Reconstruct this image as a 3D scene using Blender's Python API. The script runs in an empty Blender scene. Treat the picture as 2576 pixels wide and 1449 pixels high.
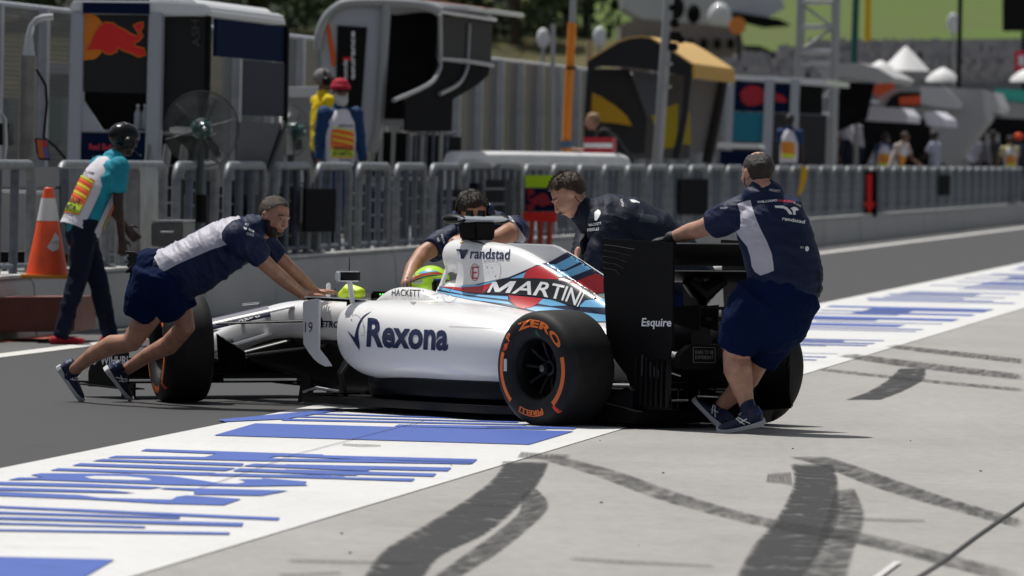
import bpy, bmesh, math, random
from mathutils import Vector, Matrix, noise
from mathutils.bvhtree import BVHTree
R_ = math.radians
V = Vector
rnd = random.Random(7)
sc = bpy.context.scene
col = sc.collection
# ------------------------------------------------------------ camera, world, sun, exposure
FV = 18564.0; CH = 1.56; ROLL = math.atan(.02); PITCH = math.atan(344.5/FV)
cF = V((0, math.cos(PITCH), -math.sin(PITCH))); _u = V((0, math.sin(PITCH), math.cos(PITCH))); _r = V((1, 0, 0))
cR = _r*math.cos(ROLL)+_u*math.sin(ROLL); cU = _u*math.cos(ROLL)-_r*math.sin(ROLL); cC = V((0, 0, CH))
cam = bpy.data.cameras.new('camera'); camo = bpy.data.objects.new('camera', cam); col.objects.link(camo)
cam.sensor_width = 36; cam.lens = FV/2576*36
camo.matrix_world = Matrix(((cR.x, cU.x, -cF.x, 0), (cR.y, cU.y, -cF.y, 0), (cR.z, cU.z, -cF.z, CH), (0, 0, 0, 1)))
cam.clip_start = .5; cam.clip_end = 6000
cam.dof.use_dof = True; cam.dof.focus_distance = 42.6; cam.dof.aperture_fstop = 6.3
sc.camera = camo
world = bpy.data.worlds.new('World'); sc.world = world; world.use_nodes = True
SUN_EL = R_(66); SUN_AZ = R_(-42)      # azimuth measured from +Y towards +X
wn = world.node_tree.nodes; wl = world.node_tree.links
for n_ in list(wn): wn.remove(n_)
sky = wn.new('ShaderNodeTexSky'); sky.sky_type = 'NISHITA'; sky.sun_disc = False
sky.sun_elevation = SUN_EL; sky.sun_rotation = SUN_AZ; sky.dust_density = 2.5; sky.air_density = 1.1
hs_ = wn.new('ShaderNodeHueSaturation'); hs_.inputs['Saturation'].default_value = .45
bg = wn.new('ShaderNodeBackground'); bg.inputs[1].default_value = .075
wo = wn.new('ShaderNodeOutputWorld'); wl.new(sky.outputs[0], hs_.inputs['Color']); wl.new(hs_.outputs[0], bg.inputs[0]); wl.new(bg.outputs[0], wo.inputs[0])
sl = bpy.data.lights.new('sun', 'SUN'); sl.energy = 4.6; sl.angle = R_(.5); sl.color = (1, .965, .91)
so = bpy.data.objects.new('sun', sl); col.objects.link(so)
sd = V((math.sin(SUN_AZ)*math.cos(SUN_EL), math.cos(SUN_AZ)*math.cos(SUN_EL), math.sin(SUN_EL)))
so.rotation_euler = sd.to_track_quat('Z', 'Y').to_euler(); so.location = (0, 40, 60)
sc.view_settings.view_transform = 'Standard'; sc.view_settings.look = 'None'; sc.view_settings.gamma = 1
sc.view_settings.exposure = -.15
# ------------------------------------------------------------ layout helpers
def ray(x, y): return cF+cR*((x-1288)/FV)-cU*((y-724.5)/FV)
def P(x, y, D): return cC+ray(x, y)*D
def G(x, y, z=0.0):
    d = ray(x, y); return cC+d*((z-CH)/d.z)
def plane(x, y, n, p0):
    d = ray(x, y); return cC+d*((p0-cC).dot(n)/d.dot(n))
LA = math.atan(.131)
lu = V((math.sin(LA), math.cos(LA), 0)); ln = V((math.cos(LA), -math.sin(LA), 0)); Z = V((0, 0, 1))
def L(s, t, z=0.0): return lu*s+ln*t+Z*z
CA = R_(50); CO = V((.815, 42.46, 0))
ch = V((-math.cos(CA), math.sin(CA), 0)); cl = V((-math.sin(CA), -math.cos(CA), 0))
def CAR(x, y, z): return CO+ch*x+cl*y+Z*z
def cy(x, y, yc):       # image point on the car's y = yc plane -> car coordinates
    q = plane(x, y, cl, CO+cl*yc)-CO; return V((q.dot(ch), yc, q.z))
def cx(x, y, xc):
    q = plane(x, y, ch, CO+ch*xc)-CO; return V((xc, q.dot(cl), q.z))
def sm(a, b, t): return a+(b-a)*t
# ------------------------------------------------------------ materials
_m = {}
def mat(name, c, rough=.6, metal=0, var=0, vs=6, bump=0, bs=60, coat=0, spec=.35, c2=None, emis=0, sheen=0, alpha=1, stretch=None, trans=0):
    if name in _m: return _m[name]
    m = bpy.data.materials.new(name); m.use_nodes = True; t = m.node_tree; b = t.nodes['Principled BSDF']
    if not hasattr(c, '__len__'): c = (c, c, c)
    b.inputs['Base Color'].default_value = (*c, 1); b.inputs['Roughness'].default_value = rough
    b.inputs['Metallic'].default_value = metal; b.inputs['Coat Weight'].default_value = coat; b.inputs['Coat Roughness'].default_value = .06
    b.inputs['Specular IOR Level'].default_value = spec; b.inputs['Alpha'].default_value = alpha
    b.inputs['Sheen Weight'].default_value = sheen; b.inputs['Transmission Weight'].default_value = trans
    if emis: b.inputs['Emission Color'].default_value = (*c, 1); b.inputs['Emission Strength'].default_value = emis
    if var or c2 or bump:
        tc = t.nodes.new('ShaderNodeTexCoord'); mp = t.nodes.new('ShaderNodeMapping'); t.links.new(tc.outputs['Object'], mp.inputs[0])
        if stretch: mp.inputs['Scale'].default_value = stretch
    if var or c2:
        n = t.nodes.new('ShaderNodeTexNoise'); n.inputs['Scale'].default_value = vs; n.inputs['Detail'].default_value = 7; n.inputs['Roughness'].default_value = .62
        t.links.new(mp.outputs[0], n.inputs['Vector'])
        r = t.nodes.new('ShaderNodeValToRGB'); r.color_ramp.elements[0].position = .32; r.color_ramp.elements[1].position = .7
        d = c2 if c2 else tuple(x*(1-var) for x in c); e = c if c2 else tuple(min(1, x*(1+var*.6)) for x in c)
        r.color_ramp.elements[0].color = (*d, 1); r.color_ramp.elements[1].color = (*e, 1)
        t.links.new(n.outputs['Fac'], r.inputs[0]); t.links.new(r.outputs[0], b.inputs['Base Color'])
    if bump:
        n2 = t.nodes.new('ShaderNodeTexNoise'); n2.inputs['Scale'].default_value = bs; n2.inputs['Detail'].default_value = 5
        t.links.new(mp.outputs[0], n2.inputs['Vector'])
        bp = t.nodes.new('ShaderNodeBump'); bp.inputs['Strength'].default_value = bump; bp.inputs['Distance'].default_value = .02
        t.links.new(n2.outputs['Fac'], bp.inputs['Height']); t.links.new(bp.outputs[0], b.inputs['Normal'])
    _m[name] = m; return m
NAVY = (.008, .018, .065)
def ground_mat(name, c, grain, blot, rough, bump, cracks=False, streak=1):
    m = mat(name, c, rough); t = m.node_tree; b = t.nodes['Principled BSDF']; N = t.nodes.new; K = t.links.new
    tc = N('ShaderNodeTexCoord'); mp = N('ShaderNodeMapping'); K(tc.outputs['Object'], mp.inputs[0])
    n1 = N('ShaderNodeTexNoise'); n1.inputs['Scale'].default_value = 75; n1.inputs['Detail'].default_value = 6; K(mp.outputs[0], n1.inputs['Vector'])
    mp2 = N('ShaderNodeMapping'); mp2.inputs['Scale'].default_value = (1, streak, 1); K(tc.outputs['Object'], mp2.inputs[0])
    n2 = N('ShaderNodeTexNoise'); n2.inputs['Scale'].default_value = .9; n2.inputs['Detail'].default_value = 9; n2.inputs['Roughness'].default_value = .6; K(mp2.outputs[0], n2.inputs['Vector'])
    n3 = N('ShaderNodeTexNoise'); n3.inputs['Scale'].default_value = 14; n3.inputs['Detail'].default_value = 6; K(mp2.outputs[0], n3.inputs['Vector'])
    def madd(src, k, base):
        a = N('ShaderNodeMath'); a.operation = 'MULTIPLY_ADD'; K(src, a.inputs[0]); a.inputs[1].default_value = k; a.inputs[2].default_value = base; return a.outputs[0]
    a = madd(n1.outputs['Fac'], grain, 1-grain*.5); c_ = madd(n2.outputs['Fac'], blot, 1-blot*.5); d = madd(n3.outputs['Fac'], blot*.6, 1-blot*.3)
    m1 = N('ShaderNodeMath'); m1.operation = 'MULTIPLY'; K(a, m1.inputs[0]); K(c_, m1.inputs[1])
    m2 = N('ShaderNodeMath'); m2.operation = 'MULTIPLY'; K(m1.outputs[0], m2.inputs[0]); K(d, m2.inputs[1])
    fac = m2.outputs[0]
    mx = N('ShaderNodeMix'); mx.data_type = 'RGBA'; mx.blend_type = 'MULTIPLY'; mx.inputs['Factor'].default_value = 1
    mx.inputs['A'].default_value = (*c, 1); K(fac, mx.inputs['B']); K(mx.outputs['Result'], b.inputs['Base Color'])
    bp = N('ShaderNodeBump'); bp.inputs['Strength'].default_value = bump; bp.inputs['Distance'].default_value = .004; K(n1.outputs['Fac'], bp.inputs['Height']); K(bp.outputs[0], b.inputs['Normal'])
    return m
# ------------------------------------------------------------ mesh building
def wm(o):
    if o is None: return Matrix.Identity(4)
    return wm(o.parent)@Matrix.LocRotScale(o.location, o.rotation_euler, None)
class MB:
    def __init__(s): s.v = []; s.f = []
    def add(s, vs, fs):
        n = len(s.v); s.v += [V(v) for v in vs]; s.f += [tuple(i+n for i in f) for f in fs]; return s
    def box(s, c, sx, sy, sz, ax=None, ay=None, az=None):
        ax = ax or V((1, 0, 0)); ay = ay or V((0, 1, 0)); az = az or Z; c = V(c)
        p = [c+ax*(i*sx/2)+ay*(j*sy/2)+az*(k*sz/2) for i in (-1, 1) for j in (-1, 1) for k in (-1, 1)]
        return s.add(p, [(0, 1, 3, 2), (4, 6, 7, 5), (0, 4, 5, 1), (2, 3, 7, 6), (0, 2, 6, 4), (1, 5, 7, 3)])
    def prism(s, pts, vec, bev=0):
        vec = V(vec); n = len(pts); p = [V(q) for q in pts]
        return s.add(p+[q+vec for q in p], [tuple(range(n))[::-1], tuple(range(n, 2*n))]+[(i, (i+1) % n, (i+1) % n+n, i+n) for i in range(n)])
    def loft(s, rings, caps=True, closed=False):
        n = len(rings[0]); k = len(rings); base = len(s.v)
        for r in rings: s.v += [V(q) for q in r]
        for j in range(k if closed else k-1):
            a = base+j*n; b = base+((j+1) % k)*n
            for i in range(n): s.f.append((a+i, a+(i+1) % n, b+(i+1) % n, b+i))
        if caps and not closed:
            s.f.append(tuple(range(base, base+n))[::-1]); s.f.append(tuple(range(base+(k-1)*n, base+k*n)))
        return s
    def tube(s, pts, r, n=10, side=None, ry=None, caps=True, rnd_=False, closed=False):
        pts = [V(p) for p in pts]; k = len(pts)
        if not hasattr(r, '__len__'): r = [r]*k
        if ry is None: ry = r
        elif not hasattr(ry, '__len__'): ry = [ry]*k
        rings = []; prev = None
        for i, p in enumerate(pts):
            if closed: t = pts[(i+1) % k]-pts[i-1]
            else: t = pts[min(i+1, k-1)]-pts[max(i-1, 0)]
            if t.length < 1e-9: t = V((0, 0, 1))
            t.normalize()
            a = V(side) if side is not None else (prev if prev is not None else (V((0, 0, 1)) if abs(t.z) < .9 else V((1, 0, 0))))
            a = a-t*a.dot(t)
            if a.length < 1e-5: a = t.orthogonal()
            a.normalize(); b = t.cross(a); prev = a
            rings.append((p, a, b, t))
        R = []
        def ring(p, a, b, ra, rb): return [p+a*(ra*math.cos(2*math.pi*j/n))+b*(rb*math.sin(2*math.pi*j/n)) for j in range(n)]
        if rnd_:
            p, a, b, t = rings[0]
            for q in (80, 50, 25): R.append(ring(p-t*(r[0]*math.sin(R_(q))), a, b, r[0]*math.cos(R_(q)), ry[0]*math.cos(R_(q))))
        for i, (p, a, b, t) in enumerate(rings): R.append(ring(p, a, b, r[i], ry[i]))
        if rnd_:
            p, a, b, t = rings[-1]
            for q in (25, 50, 80): R.append(ring(p+t*(r[-1]*math.sin(R_(q))), a, b, r[-1]*math.cos(R_(q)), ry[-1]*math.cos(R_(q))))
        return s.loft(R, caps, closed)
    def ell(s, c, rx, ry, rz, ax=None, ay=None, az=None, n=16, m=10, keep=None):
        ax = ax or V((1, 0, 0)); ay = ay or V((0, 1, 0)); az = az or Z; c = V(c)
        R = []
        for j in range(m+1):
            th = math.pi*(j/m*.98+.01)
            R.append([c+ax*(rx*math.sin(th)*math.cos(2*math.pi*i/n))+ay*(ry*math.sin(th)*math.sin(2*math.pi*i/n))+az*(rz*math.cos(th)) for i in range(n)])
        return s.loft(R[::-1], True)
    def lathe(s, prof, o, ax, up, n=48, closed=False):
        ax = V(ax).normalized(); up = V(up); sd_ = ax.cross(up); o = V(o)
        R = [[o+ax*w+(up*math.cos(2*math.pi*i/n)+sd_*math.sin(2*math.pi*i/n))*r for i in range(n)] for w, r in prof]
        return s.loft(R, not closed, closed)
    def build(s, name, m, parent=None, smooth=35, local=False, kind=None, bevel=0, label=None):
        me = bpy.data.meshes.new(name)
        if parent is not None and not local:
            inv = wm(parent).inverted(); vs = [inv@v for v in s.v]
        else: vs = s.v
        me.from_pydata(vs, [], s.f); me.validate()
        bm = bmesh.new(); bm.from_mesh(me); bmesh.ops.recalc_face_normals(bm, faces=bm.faces)
        if bevel: bmesh.ops.bevel(bm, geom=[e for e in bm.edges if len(e.link_faces) == 2 and e.calc_face_angle(0) > .6], offset=bevel, segments=2, affect='EDGES', clamp_overlap=True)
        bm.to_mesh(me); bm.free()
        if smooth: me.shade_smooth(); me.set_sharp_from_angle(angle=R_(smooth))
        me.materials.append(m)
        o = bpy.data.objects.new(name, me); col.objects.link(o)
        if parent is not None: o.parent = parent
        if kind: o['kind'] = kind
        if label: o['label'] = label
        return o
def thing(name, label, cat, loc, rz=0, group=None):
    o = bpy.data.objects.new(name, None); col.objects.link(o); o.location = loc; o.rotation_euler = (0, 0, rz); o.empty_display_size = .2
    return tag(o, label, cat, group)
def tag(o, label, cat, group=None):
    o['label'] = label; o['category'] = cat
    if group: o['group'] = group
    return o
def struct(name, mb, m, **k): return mb.build(name, m, kind='structure', **k)
def copytree(o, parent=None):
    c = o.copy(); col.objects.link(c)
    if parent: c.parent = parent
    for chd in list(o.children): copytree(chd, c)
    return c
def evalmesh(o):
    dg = bpy.context.evaluated_depsgraph_get(); return bpy.data.meshes.new_from_object(o.evaluated_get(dg))
def blob(name, mb, vox, m, parent=None, it=6, fac=.5, disp=None, label=None, post=None):
    me = bpy.data.meshes.new('tmp'); me.from_pydata(mb.v, [], mb.f); me.validate()
    bm = bmesh.new(); bm.from_mesh(me); bmesh.ops.recalc_face_normals(bm, faces=bm.faces); bm.to_mesh(me); bm.free()
    o = bpy.data.objects.new('tmp', me); col.objects.link(o)
    md = o.modifiers.new('r', 'REMESH'); md.mode = 'VOXEL'; md.voxel_size = vox
    if it: sm_ = o.modifiers.new('s', 'SMOOTH'); sm_.iterations = it; sm_.factor = fac
    bpy.context.view_layer.update(); me2 = evalmesh(o); bpy.data.objects.remove(o); bpy.data.meshes.remove(me)
    if disp:
        ns = [v.normal.copy() for v in me2.vertices]
        for v, n_ in zip(me2.vertices, ns): v.co = v.co+n_*disp(v.co)
    if post:
        bm = bmesh.new(); bm.from_mesh(me2); post(bm); bm.to_mesh(me2); bm.free()
    if parent is not None: me2.transform(wm(parent).inverted())
    me2.name = name; me2.materials.clear(); me2.materials.append(m); me2.shade_smooth()
    r = bpy.data.objects.new(name, me2); col.objects.link(r)
    if parent is not None: r.parent = parent
    if label: r['label'] = label
    return r
def bvh(objs):
    vs = []; fs = []
    for o in objs:
        M = wm(o); n = len(vs); vs += [M@v.co for v in o.data.vertices]; fs += [tuple(i+n for i in p.vertices) for p in o.data.polygons]
    return BVHTree.FromPolygons(vs, fs)
def gridcut(bm, step):
    xs = [v.co.x for v in bm.verts]; ys = [v.co.y for v in bm.verts]
    if not xs: return
    for ax, lo, hi in ((0, min(xs), max(xs)), (1, min(ys), max(ys))):
        k = math.floor(lo/step)+1
        while k*step < hi:
            co = V((k*step, 0, 0)) if ax == 0 else V((0, k*step, 0)); no = V((1, 0, 0)) if ax == 0 else V((0, 1, 0))
            bmesh.ops.bisect_plane(bm, geom=bm.verts[:]+bm.edges[:]+bm.faces[:], plane_co=co, plane_no=no); k += 1
_tx = {}
def textbm(s, bold=0.0, shear=0.0, space=1.0):
    """returns (verts, faces, w): text outline with x 0..w, cap height 1"""
    key = (s, bold, shear, space)
    if key not in _tx:
        cu = bpy.data.curves.new('t', 'FONT'); cu.body = s; cu.size = 1; cu.offset = bold; cu.shear = shear; cu.space_character = space; cu.resolution_u = 3
        o = bpy.data.objects.new('t', cu); col.objects.link(o); bpy.context.view_layer.update(); me = evalmesh(o)
        vs = [(v.co.x, v.co.y) for v in me.vertices]; fs = [tuple(p.vertices) for p in me.polygons]
        bpy.data.objects.remove(o); bpy.data.curves.remove(cu); bpy.data.meshes.remove(me)
        x0 = min(v[0] for v in vs); x1 = max(v[0] for v in vs); k = 1/.7
        _tx[key] = ([((x-x0)*k, y*k) for x, y in vs], fs, (x1-x0)*k)
    return _tx[key]
def decal(name, vs2, fs, m, parent, fn, step=0, label=None):
    """2D outline -> surface points by fn((x, y)) -> Vector or None"""
    bm = bmesh.new(); bv = [bm.verts.new((x, y, 0)) for x, y in vs2]
    for f in fs:
        try: bm.faces.new([bv[i] for i in f])
        except ValueError: pass
    bmesh.ops.triangulate(bm, faces=[f for f in bm.faces if len(f.verts) > 4])
    if step: gridcut(bm, step)
    dead = []
    for v in bm.verts:
        q = fn((v.co.x, v.co.y))
        if q is None: dead.append(v)
        else: v.co = q
    bmesh.ops.delete(bm, geom=dead, context='VERTS')
    me = bpy.data.meshes.new(name)
    if parent is not None: bm.transform(wm(parent).inverted())
    bm.to_mesh(me); bm.free(); me.materials.append(m); me.shade_smooth()
    o = bpy.data.objects.new(name, me); col.objects.link(o)
    if parent is not None: o.parent = parent
    if label: o['label'] = label
    return o
def onto(tree, off=.004, maxd=None):
    """image point -> point on the surface seen there"""
    def fn(p):
        d = ray(*p).normalized(); hit = tree.ray_cast(cC, d)
        if hit[0] is None: return None
        if maxd and hit[3] > maxd: return None
        n_ = hit[1]
        if n_.dot(d) > 0: n_ = -n_
        return hit[0]+n_*off*.5-d*off*.7
    return fn
def pxtext(s, p0, p1, hgt, fn, m, parent, name='lettering', bold=0.0, shear=0.0, up=None, step=6, arc=0, space=1.0, jitter=None):
    """text with its baseline from p0 to p1 (image points), cap height hgt; arc bulges the baseline upwards"""
    vs, fs, w = textbm(s, bold, shear, space)
    dx, dy = p1[0]-p0[0], p1[1]-p0[1]; ln_ = math.hypot(dx, dy); ux, uy = dx/ln_, dy/ln_
    vx, vy = up if up else (uy, -ux)
    out = []
    for x, y in vs:
        k = x/w; a = arc*4*k*(1-k)
        out.append((p0[0]+dx*k+vx*(y*hgt+a), p0[1]+dy*k+vy*(y*hgt+a)))
    return decal(name, out, fs, m, parent, fn, step)
def pxpoly(name, pts, fn, m, parent, step=5, label=None):
    return decal(name, pts, [tuple(range(len(pts)))], m, parent, fn, step, label)
def cr(pts, n=6, closed=False):
    """Catmull-Rom through points (tuples or Vectors)"""
    out = []; k = len(pts); P_ = [V((*p, 0)) if len(p) == 2 else V(p) for p in pts]; two = len(pts[0]) == 2
    for i in range(k if closed else k-1):
        a = P_[i-1] if (i or closed) else P_[0]; b = P_[i]; c = P_[(i+1) % k]; d = P_[(i+2) % k] if (closed or i+2 < k) else P_[-1]
        for j in range(n):
            t = j/n; q = .5*((2*b)+(c-a)*t+(2*a-5*b+4*c-d)*t*t+(3*b-a-3*c+d)*t**3)
            out.append(q)
    if not closed: out.append(P_[-1])
    return [(q.x, q.y) for q in out] if two else out
# ============================================================ SETTING: ground
m_conc = ground_mat('apron_concrete', (.31, .30, .285), .4, .55, .75, .25, streak=.35)
m_asph = ground_mat('lane_asphalt', (.043, .043, .045), .9, .25, .7, .5)
m_paint = ground_mat('white_paint', (.62, .62, .61), .2, .3, .6, .12, streak=.4)
m_blue = ground_mat('blue_paint', (.055, .11, .40), .2, .3, .55, .12, streak=.4)
m_line = ground_mat('line_paint', (.62, .61, .58), .15, .2, .6, .15)
m_old = ground_mat('worn_asphalt', (.10, .10, .10), .4, .5, .8, .5)
m_redp = ground_mat('red_painted_ground', (.42, .09, .05), .2, .4, .7, .2)
m_wall = ground_mat('wall_concrete', (.38, .38, .37), .12, .3, .8, .2)
m_isl = ground_mat('island_concrete', (.20, .20, .195), .15, .3, .8, .2)
def strip(t0, t1, s0, s1, z):
    return MB().add([L(s0, t0, z), L(s0, t1, z), L(s1, t1, z), L(s1, t0, z)], [(0, 1, 2, 3)])
struct('ground', MB().add([(-900, -50, -.02), (900, -50, -.02), (900, 2500, -.02), (-900, 2500, -.02)], [(0, 1, 2, 3)]), ground_mat('far_ground', (.12, .125, .115), .2, .3, .9, .2), smooth=0)
struct('apron', strip(-4.83, 30, 2, 420, 0), m_conc, smooth=0)
struct('pit_lane', strip(-11.4, -6.9, 2, 420, 0), m_asph, smooth=0)
struct('painted_band', strip(-6.95, -4.78, 2, 420, .004), m_paint, smooth=0)
struct('lane_line', strip(-10.72, -10.52, 2, 420, .004), m_line, smooth=0)
struct('verge', strip(-11.5, -10.72, 2, 420, .003), m_old, smooth=0)
struct('red_verge', MB().add([G(-60, 822, .007), G(182, 820, .007), G(170, 852, .007), G(-60, 864, .007)], [(0, 1, 2, 3)]), m_redp, smooth=0)
struct('track', strip(-60, -15.8, 20, 900, .0), ground_mat('track_asphalt', (.07, .07, .072), .3, .3, .8, .3), smooth=0)
# blue lettering pattern, traced bar by bar on the painted band
def gpoly(mb, pts, z=.008):
    n = len(mb.v); mb.v += [G(x, y, z) for x, y in pts]; mb.f.append(tuple(range(n, n+len(pts))))
bl = MB()
def bz(x, y): return (x*.31272, 1006.3+y*.31272)   # from the enlarged lower left crop
POLYS = [[(1180, 392), (2600, 437), (2600, 460), (2240, 450), (2160, 464), (2600, 492), (2100, 490), (1500, 475), (860, 463), (940, 446), (1650, 457), (1745, 432), (1130, 408)],
 [(830, 472), (1960, 508), (1945, 530), (740, 488)], [(650, 506), (1900, 545), (1810, 568), (575, 525)], [(470, 547), (1750, 583), (1640, 605), (400, 565)],
 [(2050, 510), (2990, 545), (2960, 570), (1950, 530)], [(1925, 548), (2900, 582), (2860, 606), (1870, 570)], [(1755, 588), (2780, 612), (2740, 634), (1645, 606)],
 [(330, 588), (1000, 592), (1380, 612), (1545, 635), (1345, 680), (700, 655), (300, 640), (60, 642), (150, 622), (350, 622), (245, 600)],
 [(1545, 635), (1640, 648), (1760, 668), (1900, 672), (1965, 662), (1965, 645), (1910, 635), (2200, 635), (2400, 655), (2480, 685), (2000, 692), (1345, 680)],
 [(-60, 655), (700, 672), (1320, 700), (1200, 713), (-60, 680)], [(1330, 703), (2320, 727), (2100, 768), (1560, 757), (1558, 727), (1290, 714)], [(-60, 700), (900, 726), (1090, 745), (1000, 747), (-60, 724)],
 [(-60, 734), (640, 763), (820, 786), (1380, 800), (1420, 777), (1500, 765), (1940, 795), (1800, 844), (1300, 832), (700, 797), (-60, 767)]]
for i, pl_ in enumerate(POLYS): gpoly(bl, [bz(*p) for p in pl_], .008+.0003*(i % 3))
BARS = [(-60, 855, 2250, 955, 18, 24), (-60, 903, 1450, 946, 20, 18), (-60, 945, 1960, 1000, 20, 30), (-60, 988, 1170, 1022, 18, 16), (-60, 1044, 1850, 1073, 14, 18)]
for i, (x0, y0, x1, y1, a, b) in enumerate(BARS):
    top = []; bot = []
    for k in range(9):
        t = k/8; x = sm(x0, x1, t); y = sm(y0, y1, t)+4*noise.noise(V((i*2.1, t*3, 5))); h_ = sm(a, b, t)/2*(.95+.2*noise.noise(V((i*3.1, t*4, 0))))
        top.append(bz(x, y-h_)); bot.append(bz(x-h_*1.2, y+h_))
    gpoly(bl, top+bot[::-1], .008+.0004*(i % 3))
wi = MB(); gpoly(wi, [bz(*p) for p in [(680, 618), (760, 610), (1000, 613), (1180, 628), (1225, 645), (1000, 642), (740, 634)]], .0096); struct('white_letter_gap', wi, m_paint, smooth=0)
gpoly(bl, [(-40, 1399), (288, 1407), (180, 1470), (-40, 1470)])
def b2(x, y): return (724.5+x*.31668, 990.2+y*.31668)   # lower middle crop
def bar2(x0, y0, x1, y1, a, b, k_=0, sk=2.6):
    gpoly(bl, [b2(x0, y0-a/2), b2(x1, y1-b/2), b2(x1-b*sk, y1+b/2), b2(x0-a*sk, y0+a/2)], .008+.0004*k_)
gpoly(bl, [b2(-260, 235), b2(2270, 297), b2(1915, 403), b2(-590, 330)], .008)
for q in [(190, 158, 1780, 205, 9, 6), (-20, 205, 1910, 246, 14, 8), (100, 182, 1840, 226, 8, 8), (880, 252, 2100, 272, 16, 22), (1600, 262, 2300, 275, 14, 12)]: bar2(*q)
gpoly(bl, [b2(-560, 340-140+5), b2(380, 120), b2(400, 132), b2(-20, 200), b2(-500, 222)], .0088)
for q in [(-120, 486, 1505, 537, 14, 36), (-10, 525, 1480, 545, 20, 26), (-20, 572, 1300, 600, 24, 28), (-20, 612, 1180, 645, 22, 24), (-60, 650, 350, 656, 18, 20), (440, 670, 1010, 684, 14, 22), (-200, 690, 150, 712, 40, 30)]: bar2(*q, k_=1, sk=1.2)
# beyond the car: the same kind of streaks, further up the lane
rr = random.Random(5)
s_ = 46.5
while s_ < 200:
    n_ = rr.choice((5, 6, 7)); wd = rr.uniform(.28, .55)*(1+s_*.012)
    for k in range(n_):
        t0 = -6.72+rr.choice((0, 0, .1, .5)); t1 = -5.02-rr.choice((0, 0, .3, .7)); th = rr.choice((.12, .2, .28, .7))*wd*1.5
        a = s_; b = s_+th
        n = len(bl.v); bl.v += [L(a, t0, .008), L(a, t1, .008), L(b, t1, .008), L(b, t0, .008)]; bl.f.append((n, n+1, n+2, n+3)); s_ = b+rr.choice((.1, .16, .3))*wd*2
    s_ += rr.choice((.9, 1.6, 3.0))
struct('blue_paint_marks', bl, m_blue, smooth=0)
# tyre marks: sheets with rubber laid unevenly on the concrete
def rubber(name, dens, seed):
    m = mat(name, (.018, .018, .0185), .6); m.blend_method = 'BLEND' if hasattr(m, 'blend_method') else None
    t = m.node_tree; b = t.nodes['Principled BSDF']; N = t.nodes.new; K = t.links.new
    uv = N('ShaderNodeUVMap'); sp = N('ShaderNodeSeparateXYZ'); K(uv.outputs[0], sp.inputs[0])
    mp = N('ShaderNodeMapping'); mp.inputs['Scale'].default_value = (1.6, 34, 1); mp.inputs['Location'].default_value = (seed, seed*2, 0); K(uv.outputs[0], mp.inputs[0])
    no = N('ShaderNodeTexNoise'); no.inputs['Scale'].default_value = 1.2; no.inputs['Detail'].default_value = 7; no.inputs['Roughness'].default_value = .65; K(mp.outputs[0], no.inputs['Vector'])
    tc = N('ShaderNodeTexCoord'); n2 = N('ShaderNodeTexNoise'); n2.inputs['Scale'].default_value = 9; n2.inputs['Detail'].default_value = 9; n2.inputs['Roughness'].default_value = .7; K(tc.outputs['Object'], n2.inputs['Vector'])
    def mt(op, a, b_=None, c=None):
        q = N('ShaderNodeMath'); q.operation = op
        for i, z_ in enumerate((a, b_, c)):
            if z_ is None: continue
            if isinstance(z_, (int, float)): q.inputs[i].default_value = z_
            else: K(z_, q.inputs[i])
        return q.outputs[0]
    e = mt('SUBTRACT', 1, mt('ABSOLUTE', mt('MULTIPLY_ADD', sp.outputs['X'], 2, -1)))
    e = mt('MINIMUM', mt('MULTIPLY', e, 4.5), 1)
    f = mt('MINIMUM', mt('MULTIPLY', mt('MINIMUM', sp.outputs['Y'], mt('SUBTRACT', 1, sp.outputs['Y'])), 16), 1)
    g = mt('MULTIPLY_ADD', no.outputs['Fac'], 2.7, -.78); g2 = mt('MULTIPLY_ADD', n2.outputs['Fac'], 1.2, .45)
    al = mt('MULTIPLY', mt('MULTIPLY', mt('MULTIPLY', e, f), mt('MULTIPLY', g, g2)), dens*.9)
    c_ = N('ShaderNodeClamp'); K(al, c_.inputs[0]); c_.inputs[2].default_value = .88; K(c_.outputs[0], b.inputs['Alpha']); return m
def mark(left, right, dens, seed, z=.004, n=6):
    """left/right edge polylines in the image, laid on the ground"""
    a = cr(left, n); b = cr(right, n); me = bpy.data.meshes.new('tyre_mark'); vs = []; fs = []; uv = []; W = 6
    for j in range(len(a)):
        A = G(*a[j], z); B = G(*b[j], z)
        for i in range(W+1): vs.append(A.lerp(B, i/W)); uv.append((i/W, j/(len(a)-1)))
    for j in range(len(a)-1):
        for i in range(W): fs.append((j*(W+1)+i, j*(W+1)+i+1, (j+1)*(W+1)+i+1, (j+1)*(W+1)+i))
    me.from_pydata(vs, [], fs); ul = me.uv_layers.new(name='UVMap')
    for lp in me.loops: ul.data[lp.index].uv = uv[lp.vertex_index]
    me.materials.append(rubber('rubber_%d' % seed, dens, seed)); o = bpy.data.objects.new('tyre_mark', me); col.objects.link(o); o['kind'] = 'structure'
mark([(900, 1470), (960, 1385), (1080, 1310), (1185, 1245), (1245, 1195), (1265, 1160)], [(1060, 1470), (1110, 1400), (1230, 1340), (1330, 1250), (1370, 1195), (1384, 1160)], 1.9, 1, .004)
mark([(1060, 1470), (1150, 1405), (1240, 1340), (1300, 1290), (1310, 1240)], [(1120, 1470), (1240, 1400), (1330, 1330), (1383, 1270), (1345, 1222)], 1.0, 2, .0055)
mark([(1840, 1470), (1885, 1380), (1945, 1310), (1985, 1240), (1995, 1200), (1985, 1165)], [(2010, 1470), (2070, 1380), (2110, 1310), (2112, 1250), (2110, 1210), (2100, 1165)], 1.7, 3, .004)
mark([(1990, 1470), (2040, 1390), (2075, 1300), (2100, 1230)], [(2130, 1470), (2150, 1390), (2178, 1300), (2150, 1225)], .9, 4, .0055)
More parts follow.
